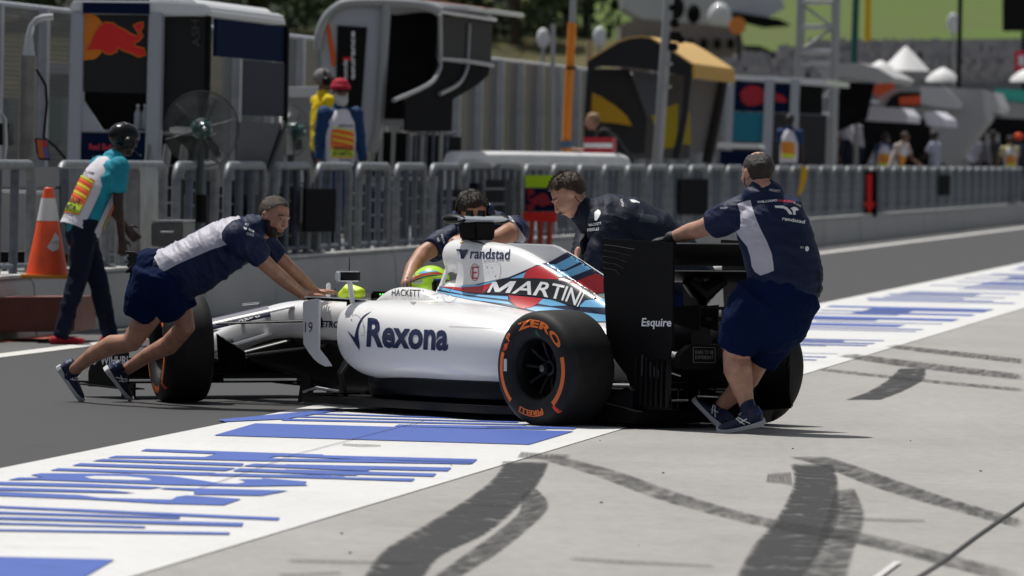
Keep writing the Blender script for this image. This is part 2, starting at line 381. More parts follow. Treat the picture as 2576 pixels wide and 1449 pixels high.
mark([(1330, 1146), (1480, 1190), (1640, 1250), (1800, 1295), (1950, 1330), (2150, 1365), (2576, 1475)], [(1400, 1143), (1560, 1185), (1700, 1235), (1850, 1280), (1965, 1307), (2200, 1345), (2576, 1440)], .75, 5, .007)
mark([(1975, 1147), (2060, 1170), (2200, 1225), (2350, 1270), (2576, 1330)], [(2080, 1147), (2140, 1165), (2270, 1210), (2400, 1255), (2576, 1305)], .9, 6, .007)
mark([(2120, 1006), (2180, 985), (2230, 955), (2262, 925)], [(2215, 1006), (2270, 985), (2325, 955), (2330, 925)], 1.5, 7, .004)
mark([(2050, 930), (2300, 958), (2576, 985)], [(2060, 924), (2300, 950), (2576, 976)], .7, 8, .007)
mark([(2100, 895), (2300, 925), (2576, 955)], [(2140, 888), (2340, 912), (2576, 940)], .8, 9, .0085)
mark([(2220, 872), (2400, 895), (2576, 915)], [(2250, 866), (2420, 884), (2576, 902)], .8, 10, .007)
mark([(1300, 1150), (1340, 1152), (1420, 1152)], [(1310, 1135), (1350, 1138), (1440, 1143)], .8, 11, .0085)
mark([(1930, 1190), (1960, 1187), (1990, 1185)], [(1925, 1212), (1960, 1215), (1995, 1222)], .7, 12, .007)
for q in [(720, 1405, 1050, 1412), (700, 1442, 860, 1436), (1180, 1262, 1290, 1268), (2150, 1300, 2330, 1306), (860, 1114, 960, 1118), (1430, 1400, 1800, 1420)]:
    mark([(q[0], q[1]), ((q[0]+q[2])/2, (q[1]+q[3])/2), (q[2], q[3])], [(q[0], q[1]+7), ((q[0]+q[2])/2, (q[1]+q[3])/2+8), (q[2], q[3]+5)], .55, 13, .007)
m_seal = mat('joint_sealant', (.025, .025, .026), .6)
def gline(pts, w, z=.0095):
    mb = MB(); p = [G(x, y, z) for x, y in pts]
    for i in range(len(p)-1):
        d = (p[i+1]-p[i]).normalized(); n = V((d.y, -d.x, 0))*w/2
        k = len(mb.v); mb.v += [p[i]-n, p[i]+n, p[i+1]+n, p[i+1]-n]; mb.f.append((k, k+1, k+2, k+3))
    return mb
struct('expansion_joint', gline([(2270, 1475), (2380, 1405), (2450, 1352), (2520, 1303), (2590, 1255)], .016), m_seal, smooth=0)
struct('paving_joint', gline([(500, 1228), (560, 1208), (640, 1180), (740, 1143), (900, 1101), (1070, 1058)], .006), mat('thin_joint', (.05, .06, .16), .7), smooth=0)
struct('paving_joint', gline([(2200, 1455), (2258, 1412)], .03, .0095), mat('pale_joint', (.55, .55, .54), .7), smooth=0)
sc2 = random.Random(31); scu = MB()
for i in range(150):
    x = sc2.uniform(0, 2576); y = sc2.uniform(1090, 1440); g_ = G(x, y, .0105); t_ = g_.dot(ln)
    if t_ < -11 or (-7.2 < t_ < -4.5 and i % 2): continue
    a = sc2.uniform(-.25, .25); d = V((math.cos(a), math.sin(a), 0)); l_ = sc2.uniform(.03, .26); w = sc2.uniform(.002, .006); nn = V((-d.y, d.x, 0))
    scu.add([g_-d*l_, g_+nn*w, g_+d*l_, g_-nn*w], [(0, 1, 2, 3)])
struct('scuff_marks', scu, mat('scuff_dark', (.06, .06, .06), .8), smooth=0)
deb = MB()
for i in range(16):
    g_ = G(sc2.uniform(300, 2576), sc2.uniform(1090, 1440), .004); r = sc2.uniform(.002, .005); deb.ell(g_, r*1.6, r, r*.7, n=6, m=4)
o_ = deb.build('rubber_crumbs', mat('crumb', (.02, .02, .02), .8), kind='stuff'); o_['label'] = 'small rubber crumbs scattered on the concrete and the painted band'
# ============================================================ pit wall and island
w_ = thing('pit_wall', 'low pale concrete wall with a worn top running beside the pit lane', 'wall', L(60, -11.4, 0), -LA)
prof = [(-11.9, 0), (-11.4, 0), (-11.43, .42), (-11.47, .47), (-11.9, .47)]
seg = MB()
S0 = 50
k = 0; s_ = S0
blk = None
while s_ < 330:
    e_ = s_+3.95; mb = MB(); o0 = rnd.uniform(-.006, .006)
    mb.prism([L(s_, t+o0, z) for t, z in prof], lu*3.93); mb.build('wall_block', m_wall, w_, bevel=.008); s_ += 3.95
MB().prism([L(S0, t, z) for t, z in [(-11.9, .475), (-11.45, .475), (-11.45, .50), (-11.9, .50)]], lu*280).build('wall_cap', mat('wall_cap_concrete', (.5, .5, .49), .8, var=.3, vs=3, bump=.3, bs=20), w_)
struct('pit_island', MB().prism([L(40, t, z) for t, z in [(-15.75, 0), (-15.75, .48), (-11.9, .48), (-11.9, 0)]], lu*300), m_isl, smooth=0)
o = MB(); o.prism([P(-60, 748, 57.3), P(188, 748, 57.3), P(190, 762, 57.3), P(186, 834, 57.3), P(-60, 836, 57.3)], lu*.9)
tag(o.build('ramp_box', mat('brown_red_panel', (.16, .055, .04), .6, var=.3, vs=4, bump=.2), bevel=.01), 'low brown red box against the end of the pit wall below the cone', 'box')
# ============================================================ hoop fence
m_galv = mat('galvanised_steel', (.22, .235, .25), .5, .45, var=.35, vs=9, bump=.15, bs=60)
m_galvd = mat('galvanised_bar', (.13, .15, .18), .55, .3, var=.35, vs=9, bump=.15, bs=60)
def hoop_bars(W, H_):
    fr = MB(); r = .14
    pts = [(0, 0), (0, H_-r)]+[(r-r*math.cos(a), H_-r+r*math.sin(a)) for a in (R_(30), R_(60), R_(90))]+[(W-r, H_)]+[(W-r+r*math.sin(a), H_-r+r*math.cos(a)) for a in (R_(30), R_(60), R_(90))]+[(W, 0)]
    fr.tube([V((0, a, b)) for a, b in pts], .042, n=12)
    for q in (0, W): fr.box((0, q, .008), .16, .16, .016)
    bars = []
    bars += [W/3, W*2/3]
    return fr, bars
W_, HH = 2.05, .87
FENCE = thing('fence_hoop', 'galvanised hoop barrier at the left end of the pit wall behind the marshal', 'fence', L(54.0, -11.62, .5), -LA, 'galvanised hoop barriers along the pit wall')
fr, bars = hoop_bars(W_, HH)
fr.build('frame', m_galv, FENCE, local=True)
b0 = MB().tube([(0, 0, 0), (0, 0, HH-.04)], .037, n=10).build('bar', m_galvd, FENCE, local=True); b0.location = (0, bars[0], 0)
for y in bars[1:]:
    c = b0.copy(); col.objects.link(c); c.location = (0, y, 0)
MB().tube([(0, 0, .06), (0, W_, .06)], .02, n=6).build('bottom_rail', m_galvd, FENCE, local=True)
for c in [o_ for o_ in col.objects if o_.name.startswith('bar.')]: c.parent = FENCE
NEAR = ['galvanised hoop barrier behind the standing fan at the left', 'galvanised hoop barrier right of the standing fan', 'galvanised hoop barrier behind the head of the pushing mechanic', 'galvanised hoop barrier with a black board hung on it', 'galvanised hoop barrier in front of the man in the red turban', 'galvanised hoop barrier just right of the red turbaned marshal', 'galvanised hoop barrier left of the white barrier frame']
FENCE.location = L(56.6, -11.62, .5)
sF = 59.9; k = 0
while sF < 300:
    c = copytree(FENCE); c.location = L(sF, -11.62, .5)
    c['label'] = NEAR[k] if k < len(NEAR) else 'galvanised hoop barrier in the long row on the pit wall to the right'
    sF += 2.72; k += 1
# ============================================================ debris fence beyond the island
m_mesh = mat('mesh_fence', (.17, .175, .18), .6, .3)
def mesh_mat():
    m = mat('wire_mesh', (.115, .115, .115), .7, .1); t = m.node_tree; b = t.nodes['Principled BSDF']; N = t.nodes.new; K = t.links.new
    tc = N('ShaderNodeTexCoord'); mp = N('ShaderNodeMapping'); K(tc.outputs['Object'], mp.inputs[0])
    def wave(d):
        w = N('ShaderNodeTexWave'); w.bands_direction = d; w.inputs['Scale'].default_value = 6.2; K(mp.outputs[0], w.inputs['Vector']); return w.outputs['Fac']
    mx = N('ShaderNodeMath'); mx.operation = 'MAXIMUM'; K(wave('Y'), mx.inputs[0]); K(wave('Z'), mx.inputs[1])
    g = N('ShaderNodeMath'); g.operation = 'MULTIPLY_ADD'; g.inputs[1].default_value = .35; g.inputs[2].default_value = .58; K(mx.outputs[0], g.inputs[0]); K(g.outputs[0], b.inputs['Alpha']); return m
DF = thing('debris_fence', 'tall grey mesh debris fence with flat steel posts beyond the pit island', 'fence', L(60, -15.5, 0), -LA)
m_post = mat('fence_post_grey', (.46, .48, .52), .5, .1, var=.2)
p0 = MB().box((0, 0, 1.5), .22, .17, 3.0).build('fence_post', m_post, DF, local=True, bevel=.01)
for i in range(1, 60):
    c = p0.copy(); col.objects.link(c); c.parent = DF; c.location = (0, -14+i*2.5, 0)
p0.location = (0, -14, 0)
m_wm = mesh_mat()
pn = MB().add([(0, .1, .48), (0, 2.4, .48), (0, 2.4, 2.98), (0, .1, 2.98)], [(0, 1, 2, 3)]).build('mesh_panel', m_wm, DF, local=True, smooth=0); pn.location = (.02, -14, 0)
for i in range(1, 60):
    c = pn.copy(); col.objects.link(c); c.parent = DF; c.location = (.02, -14+i*2.5, 0)
MB().tube([(0, -14, 3.0), (0, 136, 3.0)], .035, n=6).build('top_rail', m_post, DF, local=True)
MB().box((-.05, 61, .74), .12, 150, .52).build('fence_plinth', mat('plinth_grey', (.27, .27, .27), .8, var=.3, vs=2), DF, local=True)
# ============================================================ RACING CAR (x forward, y to its left, z up)
CAR_T = thing('racing_car', 'white open wheel racing car with blue and red stripes being pushed across the pit lane', 'racing car', CO, math.atan2(ch.y, ch.x))
m_white = mat('car_white', (.82, .82, .82), .28, 0, coat=.6)
m_blk = mat('carbon_black', (.006, .006, .0065), .42, 0, var=.3, vs=30, spec=.14)
m_blk2 = mat('carbon_satin', (.009, .009, .010), .35, 0, spec=.25)
m_dk = mat('livery_navy', (.010, .016, .055), .35, coat=.25)
m_lb = mat('livery_light_blue', (.17, .47, .76), .35, coat=.25)
m_rd = mat('livery_red', (.50, .022, .03), .35, coat=.25)
m_ink = mat('dark_lettering', (.012, .02, .075), .3, coat=.4)
m_wht = mat('white_print', (.78, .78, .80), .45)
m_rub = mat('tyre_rubber', (.014, .014, .0145), .62, var=.35, vs=14, bump=.12, bs=160, spec=.25)
m_or = mat('tyre_orange', (.78, .17, .03), .55)
m_rim = mat('rim_dark', (.006, .006, .006), .4, .2, spec=.2)
m_steel = mat('steel', (.45, .46, .47), .3, .9)
def cw(x, y, z): return CAR(x, y, z)
def se(yc, zc, a, b, n=2.6, k=40, sh=0, lim=None):
    r = []
    for i in range(k):
        t = 2*math.pi*i/k; c, s = math.cos(t), math.sin(t)
        y = a*abs(c)**(2/n)*(1 if c >= 0 else -1); z = b*abs(s)**(2/n)*(1 if s >= 0 else -1)
        r.append((yc+y, zc+z-sh*y))
    return r
def interp(st, m=6):
    """stations [(x, params...)] -> smooth list"""
    out = []; k = len(st)
    for i in range(k-1):
        a = st[max(i-1, 0)]; b = st[i]; c = st[i+1]; d = st[min(i+2, k-1)]
        for j in range(m):
            t = j/m; out.append([.5*((2*q)+(r-p)*t+(2*p-5*q+4*r-s)*t*t+(3*q-p-3*r+s)*t**3) for p, q, r, s in zip(a, b, c, d)])
    out.append(list(st[-1])); return out
# ---- engine cover, sidepods (one smooth skin)
mb = MB()
for sgn in (1, -1):
    st = [(2.125, .50, .50, .04, .05, 0), (2.11, .50, .49, .12, .12, 0), (2.06, .49, .475, .19, .175, .03), (1.97, .47, .45, .23, .21, .06), (1.8, .455, .435, .26, .228, .09), (1.45, .44, .435, .275, .228, .12),
          (1.0, .42, .425, .28, .215, .15), (.65, .36, .405, .265, .19, .17), (.35, .27, .38, .22, .16, .17), (.05, .17, .35, .15, .13, .15), (-.25, .10, .33, .09, .10, .1)]
    rings = [[cw(q[0], sgn*y, z) for y, z in se(q[1], q[2], q[3], q[4], 2.7, 36, q[5])] for q in interp(st)]
    mb.loft(rings)
ec = {1.62: [(0, 1.035), (.07, 1.02), (.115, .97), (.135, .88), (.15, .78), (.20, .70), (.30, .655), (.42, .58)], 1.2: [(0, .995), (.06, .98), (.10, .93), (.125, .85), (.15, .76), (.21, .685), (.32, .63), (.42, .57)],
      .9: [(0, .90), (.05, .885), (.085, .84), (.115, .77), (.15, .695), (.22, .63), (.32, .585), (.40, .53)], .6: [(0, .785), (.045, .77), (.08, .73), (.115, .67), (.16, .61), (.23, .56), (.30, .52), (.36, .47)],
      .3: [(0, .67), (.04, .66), (.07, .63), (.10, .58), (.14, .53), (.19, .48), (.24, .44), (.27, .40)], 0: [(0, .56), (.03, .55), (.06, .525), (.085, .49), (.11, .455), (.14, .42), (.165, .39), (.18, .35)],
      -.3: [(0, .46), (.02, .455), (.04, .44), (.055, .42), (.07, .40), (.085, .37), (.09, .35), (.095, .32)]}
xs = sorted(ec, reverse=True); stn = []
for x in xs:
    stn.append([x]+[c for p in ec[x] for c in p])
rings = []
for q in interp(stn, 5):
    half = [(q[1+2*i], q[2+2*i]) for i in range(8)]; half = cr(half, 3); ring = half+[(half[-1][0], .3)]+[(-half[-1][0], .3)]+[(-a, b) for a, b in half[::-1]][:-1]
    rings.append([cw(q[0], a, b) for a, b in ring])
mb.loft(rings)
st = [(1.825, .05, .04, .935), (1.81, .09, .075, .935), (1.77, .118, .1, .93), (1.7, .13, .112, .925), (1.55, .132, .115, .92), (1.4, .115, .09, .92)]
mb.loft([[cw(q[0], y, z) for y, z in se(0, q[3], q[1], q[2], 2.3, 28)] for q in interp(st, 3)])
for s in (1, -1):   # roll hoop legs, see-through between them and the cover
    mb.tube([cw(1.75, s*.10, .85), cw(1.76, s*.13, .76), cw(1.78, s*.20, .62)], .028, ry=.012, side=ch, n=10)
    mb.prism([cw(1.80, s*.13, .60), cw(1.5, s*.17, .60), cw(1.5, s*.17, .70), cw(1.66, s*.15, .71), cw(1.80, s*.13, .66)], cl*(.03*s))
cover = blob('engine_cover', mb, .011, m_white, CAR_T, it=14, fac=.5)
# ---- monocoque and nose
mb = MB()
st = [(4.52, 0, .20, .05, .035), (4.45, 0, .21, .085, .06), (4.2, 0, .27, .11, .085), (3.9, 0, .345, .15, .10), (3.65, 0, .415, .18, .11), (3.4, 0, .475, .21, .12), (3.15, 0, .505, .235, .125), (2.85, 0, .513, .26, .132), (2.5, 0, .515, .285, .135), (2.2, 0, .52, .31, .135), (1.9, 0, .525, .33, .14), (1.65, 0, .49, .30, .11), (1.45, 0, .45, .27, .08)]
mb.loft([[cw(q[0], y, z) for y, z in se(q[1], q[2], q[3], q[4], 3.6, 40)] for q in interp(st)])
for s in (1, -1):   # headrest shoulders
    st = [(2.28, .22, .60, .03, .03), (2.15, .235, .64, .05, .06), (2.0, .24, .655, .07, .085), (1.75, .235, .645, .08, .085), (1.5, .20, .57, .08, .07), (1.2, .2, .50, .08, .05)]
    mb.loft([[cw(q[0], s*y, z) for y, z in se(q[1], q[2], q[3], q[4], 2.5, 20)] for q in interp(st, 4)])
mb.loft([[cw(q[0], y, z) for y, z in se(0, q[2], q[1], q[3], 2.2, 24)] for q in interp([(1.86, .06, .66, .05), (1.82, .12, .69, .08), (1.72, .16, .70, .1), (1.55, .17, .70, .1)], 4)])
tub = blob('monocoque', mb, .011, m_white, CAR_T, it=14, fac=.5)
MB().loft([[cw(x, y, .655+.012*math.sin(t)) for y, t in [(a*math.cos(q), q) for q in [R_(30*i) for i in range(12)]]] for x, a in ((2.46, .06), (2.4, .15), (2.2, .19), (1.98, .2), (1.9, .18))]).build('cockpit_opening', m_blk, CAR_T)
# fin
def xz(pts, y, th): return MB().prism([cw(x, y-th/2, z) for x, z in pts], cl*th)
fin = xz([(1.45, .9), (1.4, 1.0), (1.3, 1.018), (.9, 1.018), (.84, 1.005), (.70, .955), (.45, .855), (.1, .69), (-.12, .57), (-.12, .4), (.6, .5)], 0, .022).build('shark_fin', m_white, CAR_T, bevel=.006)
# black keel / floor
mb = MB()
mb.loft([[cw(q[0], y, z) for y, z in se(0, q[2], q[1], q[3], 4, 28)] for q in interp([(3.72, .10, .33, .06), (3.5, .15, .33, .12), (3.2, .19, .32, .15), (2.8, .22, .28, .19), (2.3, .26, .24, .2), (1.8, .3, .22, .18)], 3)])
mb.build('keel', m_blk, CAR_T)
mb = MB()
out = [(2.36, .40), (2.36, .70), (2.25, .72), (1.2, .735), (.62, .735), (.45, .62), (.42, .5), (-.1, .5), (-.35, .45)]
half = out+[(-.35, -.45)]+[(x, -y) for x, y in out[::-1]][1:]
mb.prism([cw(x, y, .045) for x, y in half], Z*.045); mb.build('floor', m_blk2, CAR_T, bevel=.006)
mb = MB()
for s in (1, -1):
    mb.loft([[cw(q[0], s*y, z) for y, z in se(q[1], .17, q[2], .085, 4, 20)] for q in interp([(2.1, .3, .1), (1.8, .38, .2), (1.4, .4, .25), (.9, .38, .26), (.5, .3, .24), (.1, .2, .18), (-.2, .15, .12)], 3)])
mb.build('floor_upper', mat('undercut_navy', (.003, .004, .008), .35, spec=.2), CAR_T)
mb = MB(); mb.prism([cw(2.40, -.14, .012), cw(2.40, .14, .012), cw(.3, .14, .012), cw(.3, -.14, .012)], Z*.03); mb.build('plank', mat('plank_brown', (.05, .035, .025), .7), CAR_T)
# leading-edge fence and step on the floor
for s in (1, -1):
    xz([(2.40, .035), (2.37, .20), (2.28, .21), (2.26, .06)], s*.69, .012).build('floor_fence', m_blk, CAR_T)
    MB().tube([cw(2.34, s*.70, .105), cw(2.2, s*.71, .135), cw(2.0, s*.7, .12)], .01, n=6).build('floor_edge_lip', m_steel if s > 0 else m_blk, CAR_T)
    for k in range(4):
        MB().tube([cw(2.30-.07*k, s*(.42+.05*k), .07), cw(2.33-.07*k, s*(.44+.05*k), .22), cw(2.26-.07*k, s*(.40+.04*k), .36)], .02, ry=.004, side=ch, n=8).build('turning_vane', m_blk2, CAR_T)
    MB().prism([cw(2.05, s*.5, .10), cw(2.35, s*.52, .09), cw(2.33, s*.70, .09), cw(2.05, s*.71, .10)], Z*.012).build('bargeboard_foot', m_blk2, CAR_T)
# white vane beside the sidepod
def vane(s):
    pts = [(766, 762), (770, 757), (800, 751), (808, 753), (807, 800), (806, 878), (814, 900), (829, 921), (814, 922), (798, 914), (785, 903), (772, 885), (767, 865)]
    q = [cy(x, y, .70) for x, y in pts]
    t = MB().prism([cw(p.x, s*(.715 if i < 6 or i > 11 else .69), p.z) for i, p in enumerate(q)], cl*(-.016*s)); v = t.build('vane', m_white, CAR_T, bevel=.003)
    MB().prism([cw(2.33, s*.70, .652), cw(2.20, s*.70, .655), cw(2.02, s*.50, .645), cw(2.20, s*.46, .642)], Z*.014).build('vane_bridge', m_blk, CAR_T)
    MB().prism([cw(2.335, s*.714, .667), cw(2.19, s*.714, .670), cw(2.0, s*.50, .66), cw(2.18, s*.45, .657)], Z*.006).build('bridge_top', m_white, CAR_T)
    MB().tube([cw(2.10, s*.56, .66), cw(2.10, s*.565, .57)], .02, ry=.008, side=ch, n=8).build('bridge_strut', m_blk, CAR_T)
    MB().ell(cw(2.13, s*.52, .53), .05, .03, .032, ch, cl, Z, 14, 8).build('sidepod_camera', m_white, CAR_T)
    return v
vn = vane(1); vane(-1)
# mirrors
for s in (1, -1):
    c = cy(874, 695, .60); c = V((c.x, s*.60, c.z))
    MB().box(cw(*c), .05, .165, .062, ch, cl, Z).build('mirror_shell', m_white, CAR_T, bevel=.01)
    g = MB().box(cw(c.x-.028, c.y, c.z), .004, .148, .050, ch, cl, Z).build('mirror_glass', mat('mirror', (.03, .03, .032), .08, 1), CAR_T)
    MB().tube([cw(c.x, s*.585, c.z-.02), cw(c.x-.01, s*.56, .62), cw(c.x-.05, s*.52, .60)], .012, ry=.02, side=cl, n=8).build('mirror_stalk', m_white, CAR_T)
q = cy(826, 722, -.2); MB().box(cw(q.x, -.2, q.z-.02), .012, .035, .09, ch, cl, Z).build('windscreen_paddle', m_white, CAR_T, bevel=.008)
for (a, b, yy, hh) in ((879, 683, .2, 36), (843, 745, 0, 22), (652, 790, .1, 28)):
    q0 = cy(a, b, yy); q1 = cy(a, b-hh, yy); MB().tube([cw(*q0-V((0, 0, .05))), cw(*q1)], [.004, .002], n=6).build('antenna', m_blk, CAR_T)
q = cy(652, 762, .1); q2 = cy(610, 766, .1); MB().tube([cw(q.x, .1, q.z), cw(q2.x, .1, q2.z)], .006, n=6).build('pitot_tube', m_steel, CAR_T)
# neon padding and steering wheel lights
mb = MB(); a = cy(868, 745, .1); b = cy(915, 735, .1)
mb.tube([cw(a.x, .12, .67), cw((a.x+b.x)/2, .14, .70), cw(b.x, .13, .69)], [.03, .045, .035], n=10, rnd_=True); mb.build('neon_pad', mat('neon_yellow', (.62, .85, .03), .5), CAR_T)
q = cy(945, 752, .1); SW = MB().box(cw(q.x, 0, .665), .03, .27, .075, ch, cl, Z).build('steering_wheel', m_blk, CAR_T, bevel=.012)
for i, c_ in enumerate([(.1, .9, .1)]*3+[(.95, .06, .03)]*3+[(.08, .15, .95)]*3):
    MB().ell(cw(q.x-.018, .08-.02*i, .685), .004, .006, .005, ch, cl, Z, 8, 5).build('shift_light', mat('led_%d' % (i//3), c_, .4, emis=1.6), CAR_T)
# camera pod on the airbox
def zy(pts, x, th): return MB().prism([cw(x-th/2, y, z) for y, z in pts], ch*th)
zy([(.07, 1.03), (-.07, 1.03), (-.085, 1.135), (.085, 1.135)], 1.60, .16).build('camera_stem', m_blk, CAR_T, bevel=.01)
pod = MB(); pod.loft([[cw(1.60+.09*math.cos(t), y, 1.148+.022*math.sin(t)*(1-abs(y)*1.2)+abs(y)*.04) for t in [R_(i*30) for i in range(12)]] for y in (-.2, -.18, -.06, .06, .18, .2)])
pod.build('camera_wing', mat('pod_grey', (.32, .35, .38), .3, coat=.3), CAR_T)
for y in (.17, -.17): MB().ell(cw(1.61, y, 1.152), .10, .045, .03, ch, cl, Z).build('camera_head', m_blk, CAR_T)
for y in (.06, -.03): zy([(y+.012, 1.16), (y-.012, 1.16), (y-.006, 1.205), (y+.006, 1.205)], 1.6, .05).build('pod_antenna', m_blk, CAR_T)
# ---- wheels
def wheel(x, s, wd, steer, back=False):
    c = cw(x, s*.725 if x < 1 else s*.735, .331)
    ax = (cl*s*math.cos(steer)+ch*(math.sin(steer))).normalized(); ax = (ax+Z*(-.03)).normalized(); up = (Z-ax*Z.dot(ax)).normalized()
    w = bpy.data.objects.new('wheel', None); col.objects.link(w); w.parent = CAR_T; w.location = wm(CAR_T).inverted()@c
    h_ = wd/2
    prof = [(h_*.70, .168), (h_*.80, .172), (h_*.93, .19), (h_*1.0, .235), (h_*.985, .265), (h_*.955, .288), (h_*.90, .305), (h_*.82, .3185), (h_*.74, .325), (h_*.55, .3295), (0, .331)]
    prof = prof+[(-a, b) for a, b in prof[::-1][1:]]+[(-h_*.6, .16), (h_*.6, .16)]
    ty = MB().lathe(prof, c, ax, up, 72, closed=True).build('tyre', m_rub, w, smooth=50)
    rim = MB().lathe([(h_*.80, .172), (h_*.66, .160), (h_*.60, .153), (h_*.1, .150), (-h_*.7, .150), (-h_*.7, .162), (h_*.5, .163), (h_*.70, .170)], c, ax, up, 48, closed=True).build('rim', m_rim, w)
    mb = MB()
    for k in range(9):
        t = 2*math.pi*k/9; d = up*math.cos(t)+ax.cross(up)*math.sin(t); tn = ax.cross(d)
        mb.tube([c+ax*(h_*.15)+d*.03, c+ax*(h_*.35)+d*.09+tn*.008, c+ax*(h_*.45)+d*.152+tn*.014], [.016, .010, .013], ry=[.012, .008, .008], n=8, side=tn)
    mb.build('spokes', m_rim, w)
    MB().lathe([(-h_*.6, .001), (-h_*.6, .135), (0, .14), (h_*.05, .10), (h_*.05, .001)], c, ax, up, 32).build('brake_drum', m_blk, w)
    MB().lathe([(h_*.05, .05), (h_*.3, .045), (h_*.32, .03), (h_*.5, .026), (h_*.52, .01)], c, ax, up, 20).build('hub', m_blk2, w)
    MB().lathe([(h_*.48, .001), (h_*.48, .024), (h_*.6, .02), (h_*.62, .001)], c, ax, up, 12).build('wheel_nut', mat('nut_metal', (.12, .13, .11), .35, .8), w)
    return w, ty, c, ax, up, h_
def arcpoly(a0, a1, r0, r1, n=30):
    p = [(R_(a0+(a1-a0)*i/n)) for i in range(n+1)]
    return [(r1*math.cos(t), r1*math.sin(t)) for t in p]+[(r0*math.cos(t), r0*math.sin(t)) for t in p[::-1]]
def tyre_print(w, ty, c, ax, up, h_, s):
    tree = bvh([ty]); right = up.cross(ax)*1
    # viewed from outside: 'right' must point to the viewer's right
    right = -ax.cross(up)*-1 if False else up.cross(ax)
    def fn(p):
        o_ = c+right*p[0]+up*p[1]+ax*(h_+.1); hit = tree.ray_cast(o_, -ax)
        return None if hit[0] is None else hit[0]+ax*.0016
    def ring_text(txt, mid, span, r, hgt, flip=False, bold=.03):
        vs, fs, W = textbm(txt, bold, 0, 1.05); out = []
        for x, y in vs:
            k = x/W-.5; rr_ = r+y*hgt; t = R_(mid-span*k)
            out.append((rr_*math.cos(t), rr_*math.sin(t)))
        return decal('sidewall_lettering', out, fs, m_or, w, fn, .012)
    decal('sidewall_band', arcpoly(17, -49, .243, .270), [tuple(range(62))], m_or, w, fn, .02)
    decal('sidewall_band', arcpoly(226, 160, .243, .270), [tuple(range(62))], m_or, w, fn, .02)
    ring_text('P', 138, 9, .242, .040); ring_text('ZERO', 74, 88, .242, .040, bold=.045)
    ring_text('P', 150, 5, .236, .028)
    ring_text('PIRELLI', 270-2, 46, .236, .026, bold=.04)
    decal('sidewall_band', arcpoly(244, 290, .265, .271), [tuple(range(62))], m_or, w, fn, .02)
    decal('sidewall_mark', [(.16, -.205), (.19, -.245), (.215, -.235), (.185, -.2), (.23, -.27), (.25, -.262), (.2, -.19)][:4], [(0, 1, 2, 3)], mat('crayon_red', (.75, .05, .02), .6), w, fn, .02)
    decal('sidewall_mark', [(-.245, .095), (-.215, .10), (-.19, .145), (-.225, .135)], [(0, 1, 2, 3)], _m['crayon_red'], w, fn, .02)
    decal('barcode_label', [(-.235, -.02), (-.215, -.02), (-.213, .05), (-.233, .05)], [(0, 1, 2, 3)], mat('label_white', (.6, .6, .58), .6), w, fn, .02)
    decal('sidewall_flag', [(.02, .205), (.06, .175), (.035, .225)], [(0, 1, 2)], mat('dull_green', (.03, .12, .08), .6), w, fn, .02)
RL = wheel(0, 1, .375, R_(-3)); RR = wheel(0, -1, .375, R_(3)); FL = wheel(3.5, 1, .31, R_(26)); FR = wheel(3.5, -1, .31, R_(-26))
tyre_print(*RL, 1); tyre_print(*FL, 1)
# ---- suspension
def arm(a, b, r=.03, ry=.009, m=None, name='suspension_arm'):
    return MB().tube([cw(*a), cw(*b)], r, ry=ry, side=ch, n=10).build(name, m or m_blk2, CAR_T)
for s in (1, -1):
    arm((3.05, s*.22, .60), (3.42, s*.60, .47), .028, .011, m_white)
    up1 = MB().tube([cw(3.32, s*.20, .56), cw(3.5, s*.60, .455)], .055, ry=.010, side=ch+Z*.75-cl*.35*s, n=14).build('upper_wishbone', m_dk, CAR_T)
    if s > 0: UP1 = up1
    MB().tube([cw(3.62, s*.17, .50), cw(3.5, s*.60, .445)], .035, ry=.009, side=ch+Z*.6, n=12).build('upper_wishbone', m_white, CAR_T)
    arm((2.80, s*.27, .515), (3.45, s*.60, .475), .020, .008, m_blk)
    MB().ell(cw(2.78, s*.275, .505), .075, .02, .05, ch, cl, Z).build('arm_boot', m_blk, CAR_T)
    arm((3.1, s*.2, .39), (3.48, s*.60, .235), .03, .010, m_blk2); arm((3.75, s*.16, .37), (3.52, s*.60, .235), .03, .010, m_blk2); arm((2.7, s*.24, .37), (3.45, s*.6, .25), .024, .008, m_blk2)
    arm((3.3, s*.2, .42), (3.44, s*.58, .30), .035, .010, m_white)
    for k in range(4):
        MB().prism([cw(3.36-.04*k, s*(.57-.015*k), .42-.02*k), cw(3.26-.04*k, s*(.57-.015*k), .38-.02*k), cw(3.22-.03*k, s*(.56-.015*k), .22), cw(3.34-.04*k, s*(.56-.015*k), .20)], cl*.005).build('brake_duct_fin', m_blk2, CAR_T)
    arm((.35, s*.2, .42), (.02, s*.56, .44), .022, .009, m_blk); arm((-.3, s*.12, .40), (-.02, s*.56, .44), .022, .009, m_blk); arm((.4, s*.15, .2), (0, s*.56, .22), .03, .01, m_blk); arm((-.25, s*.1, .2), (0, s*.56, .22), .03, .01, m_blk)
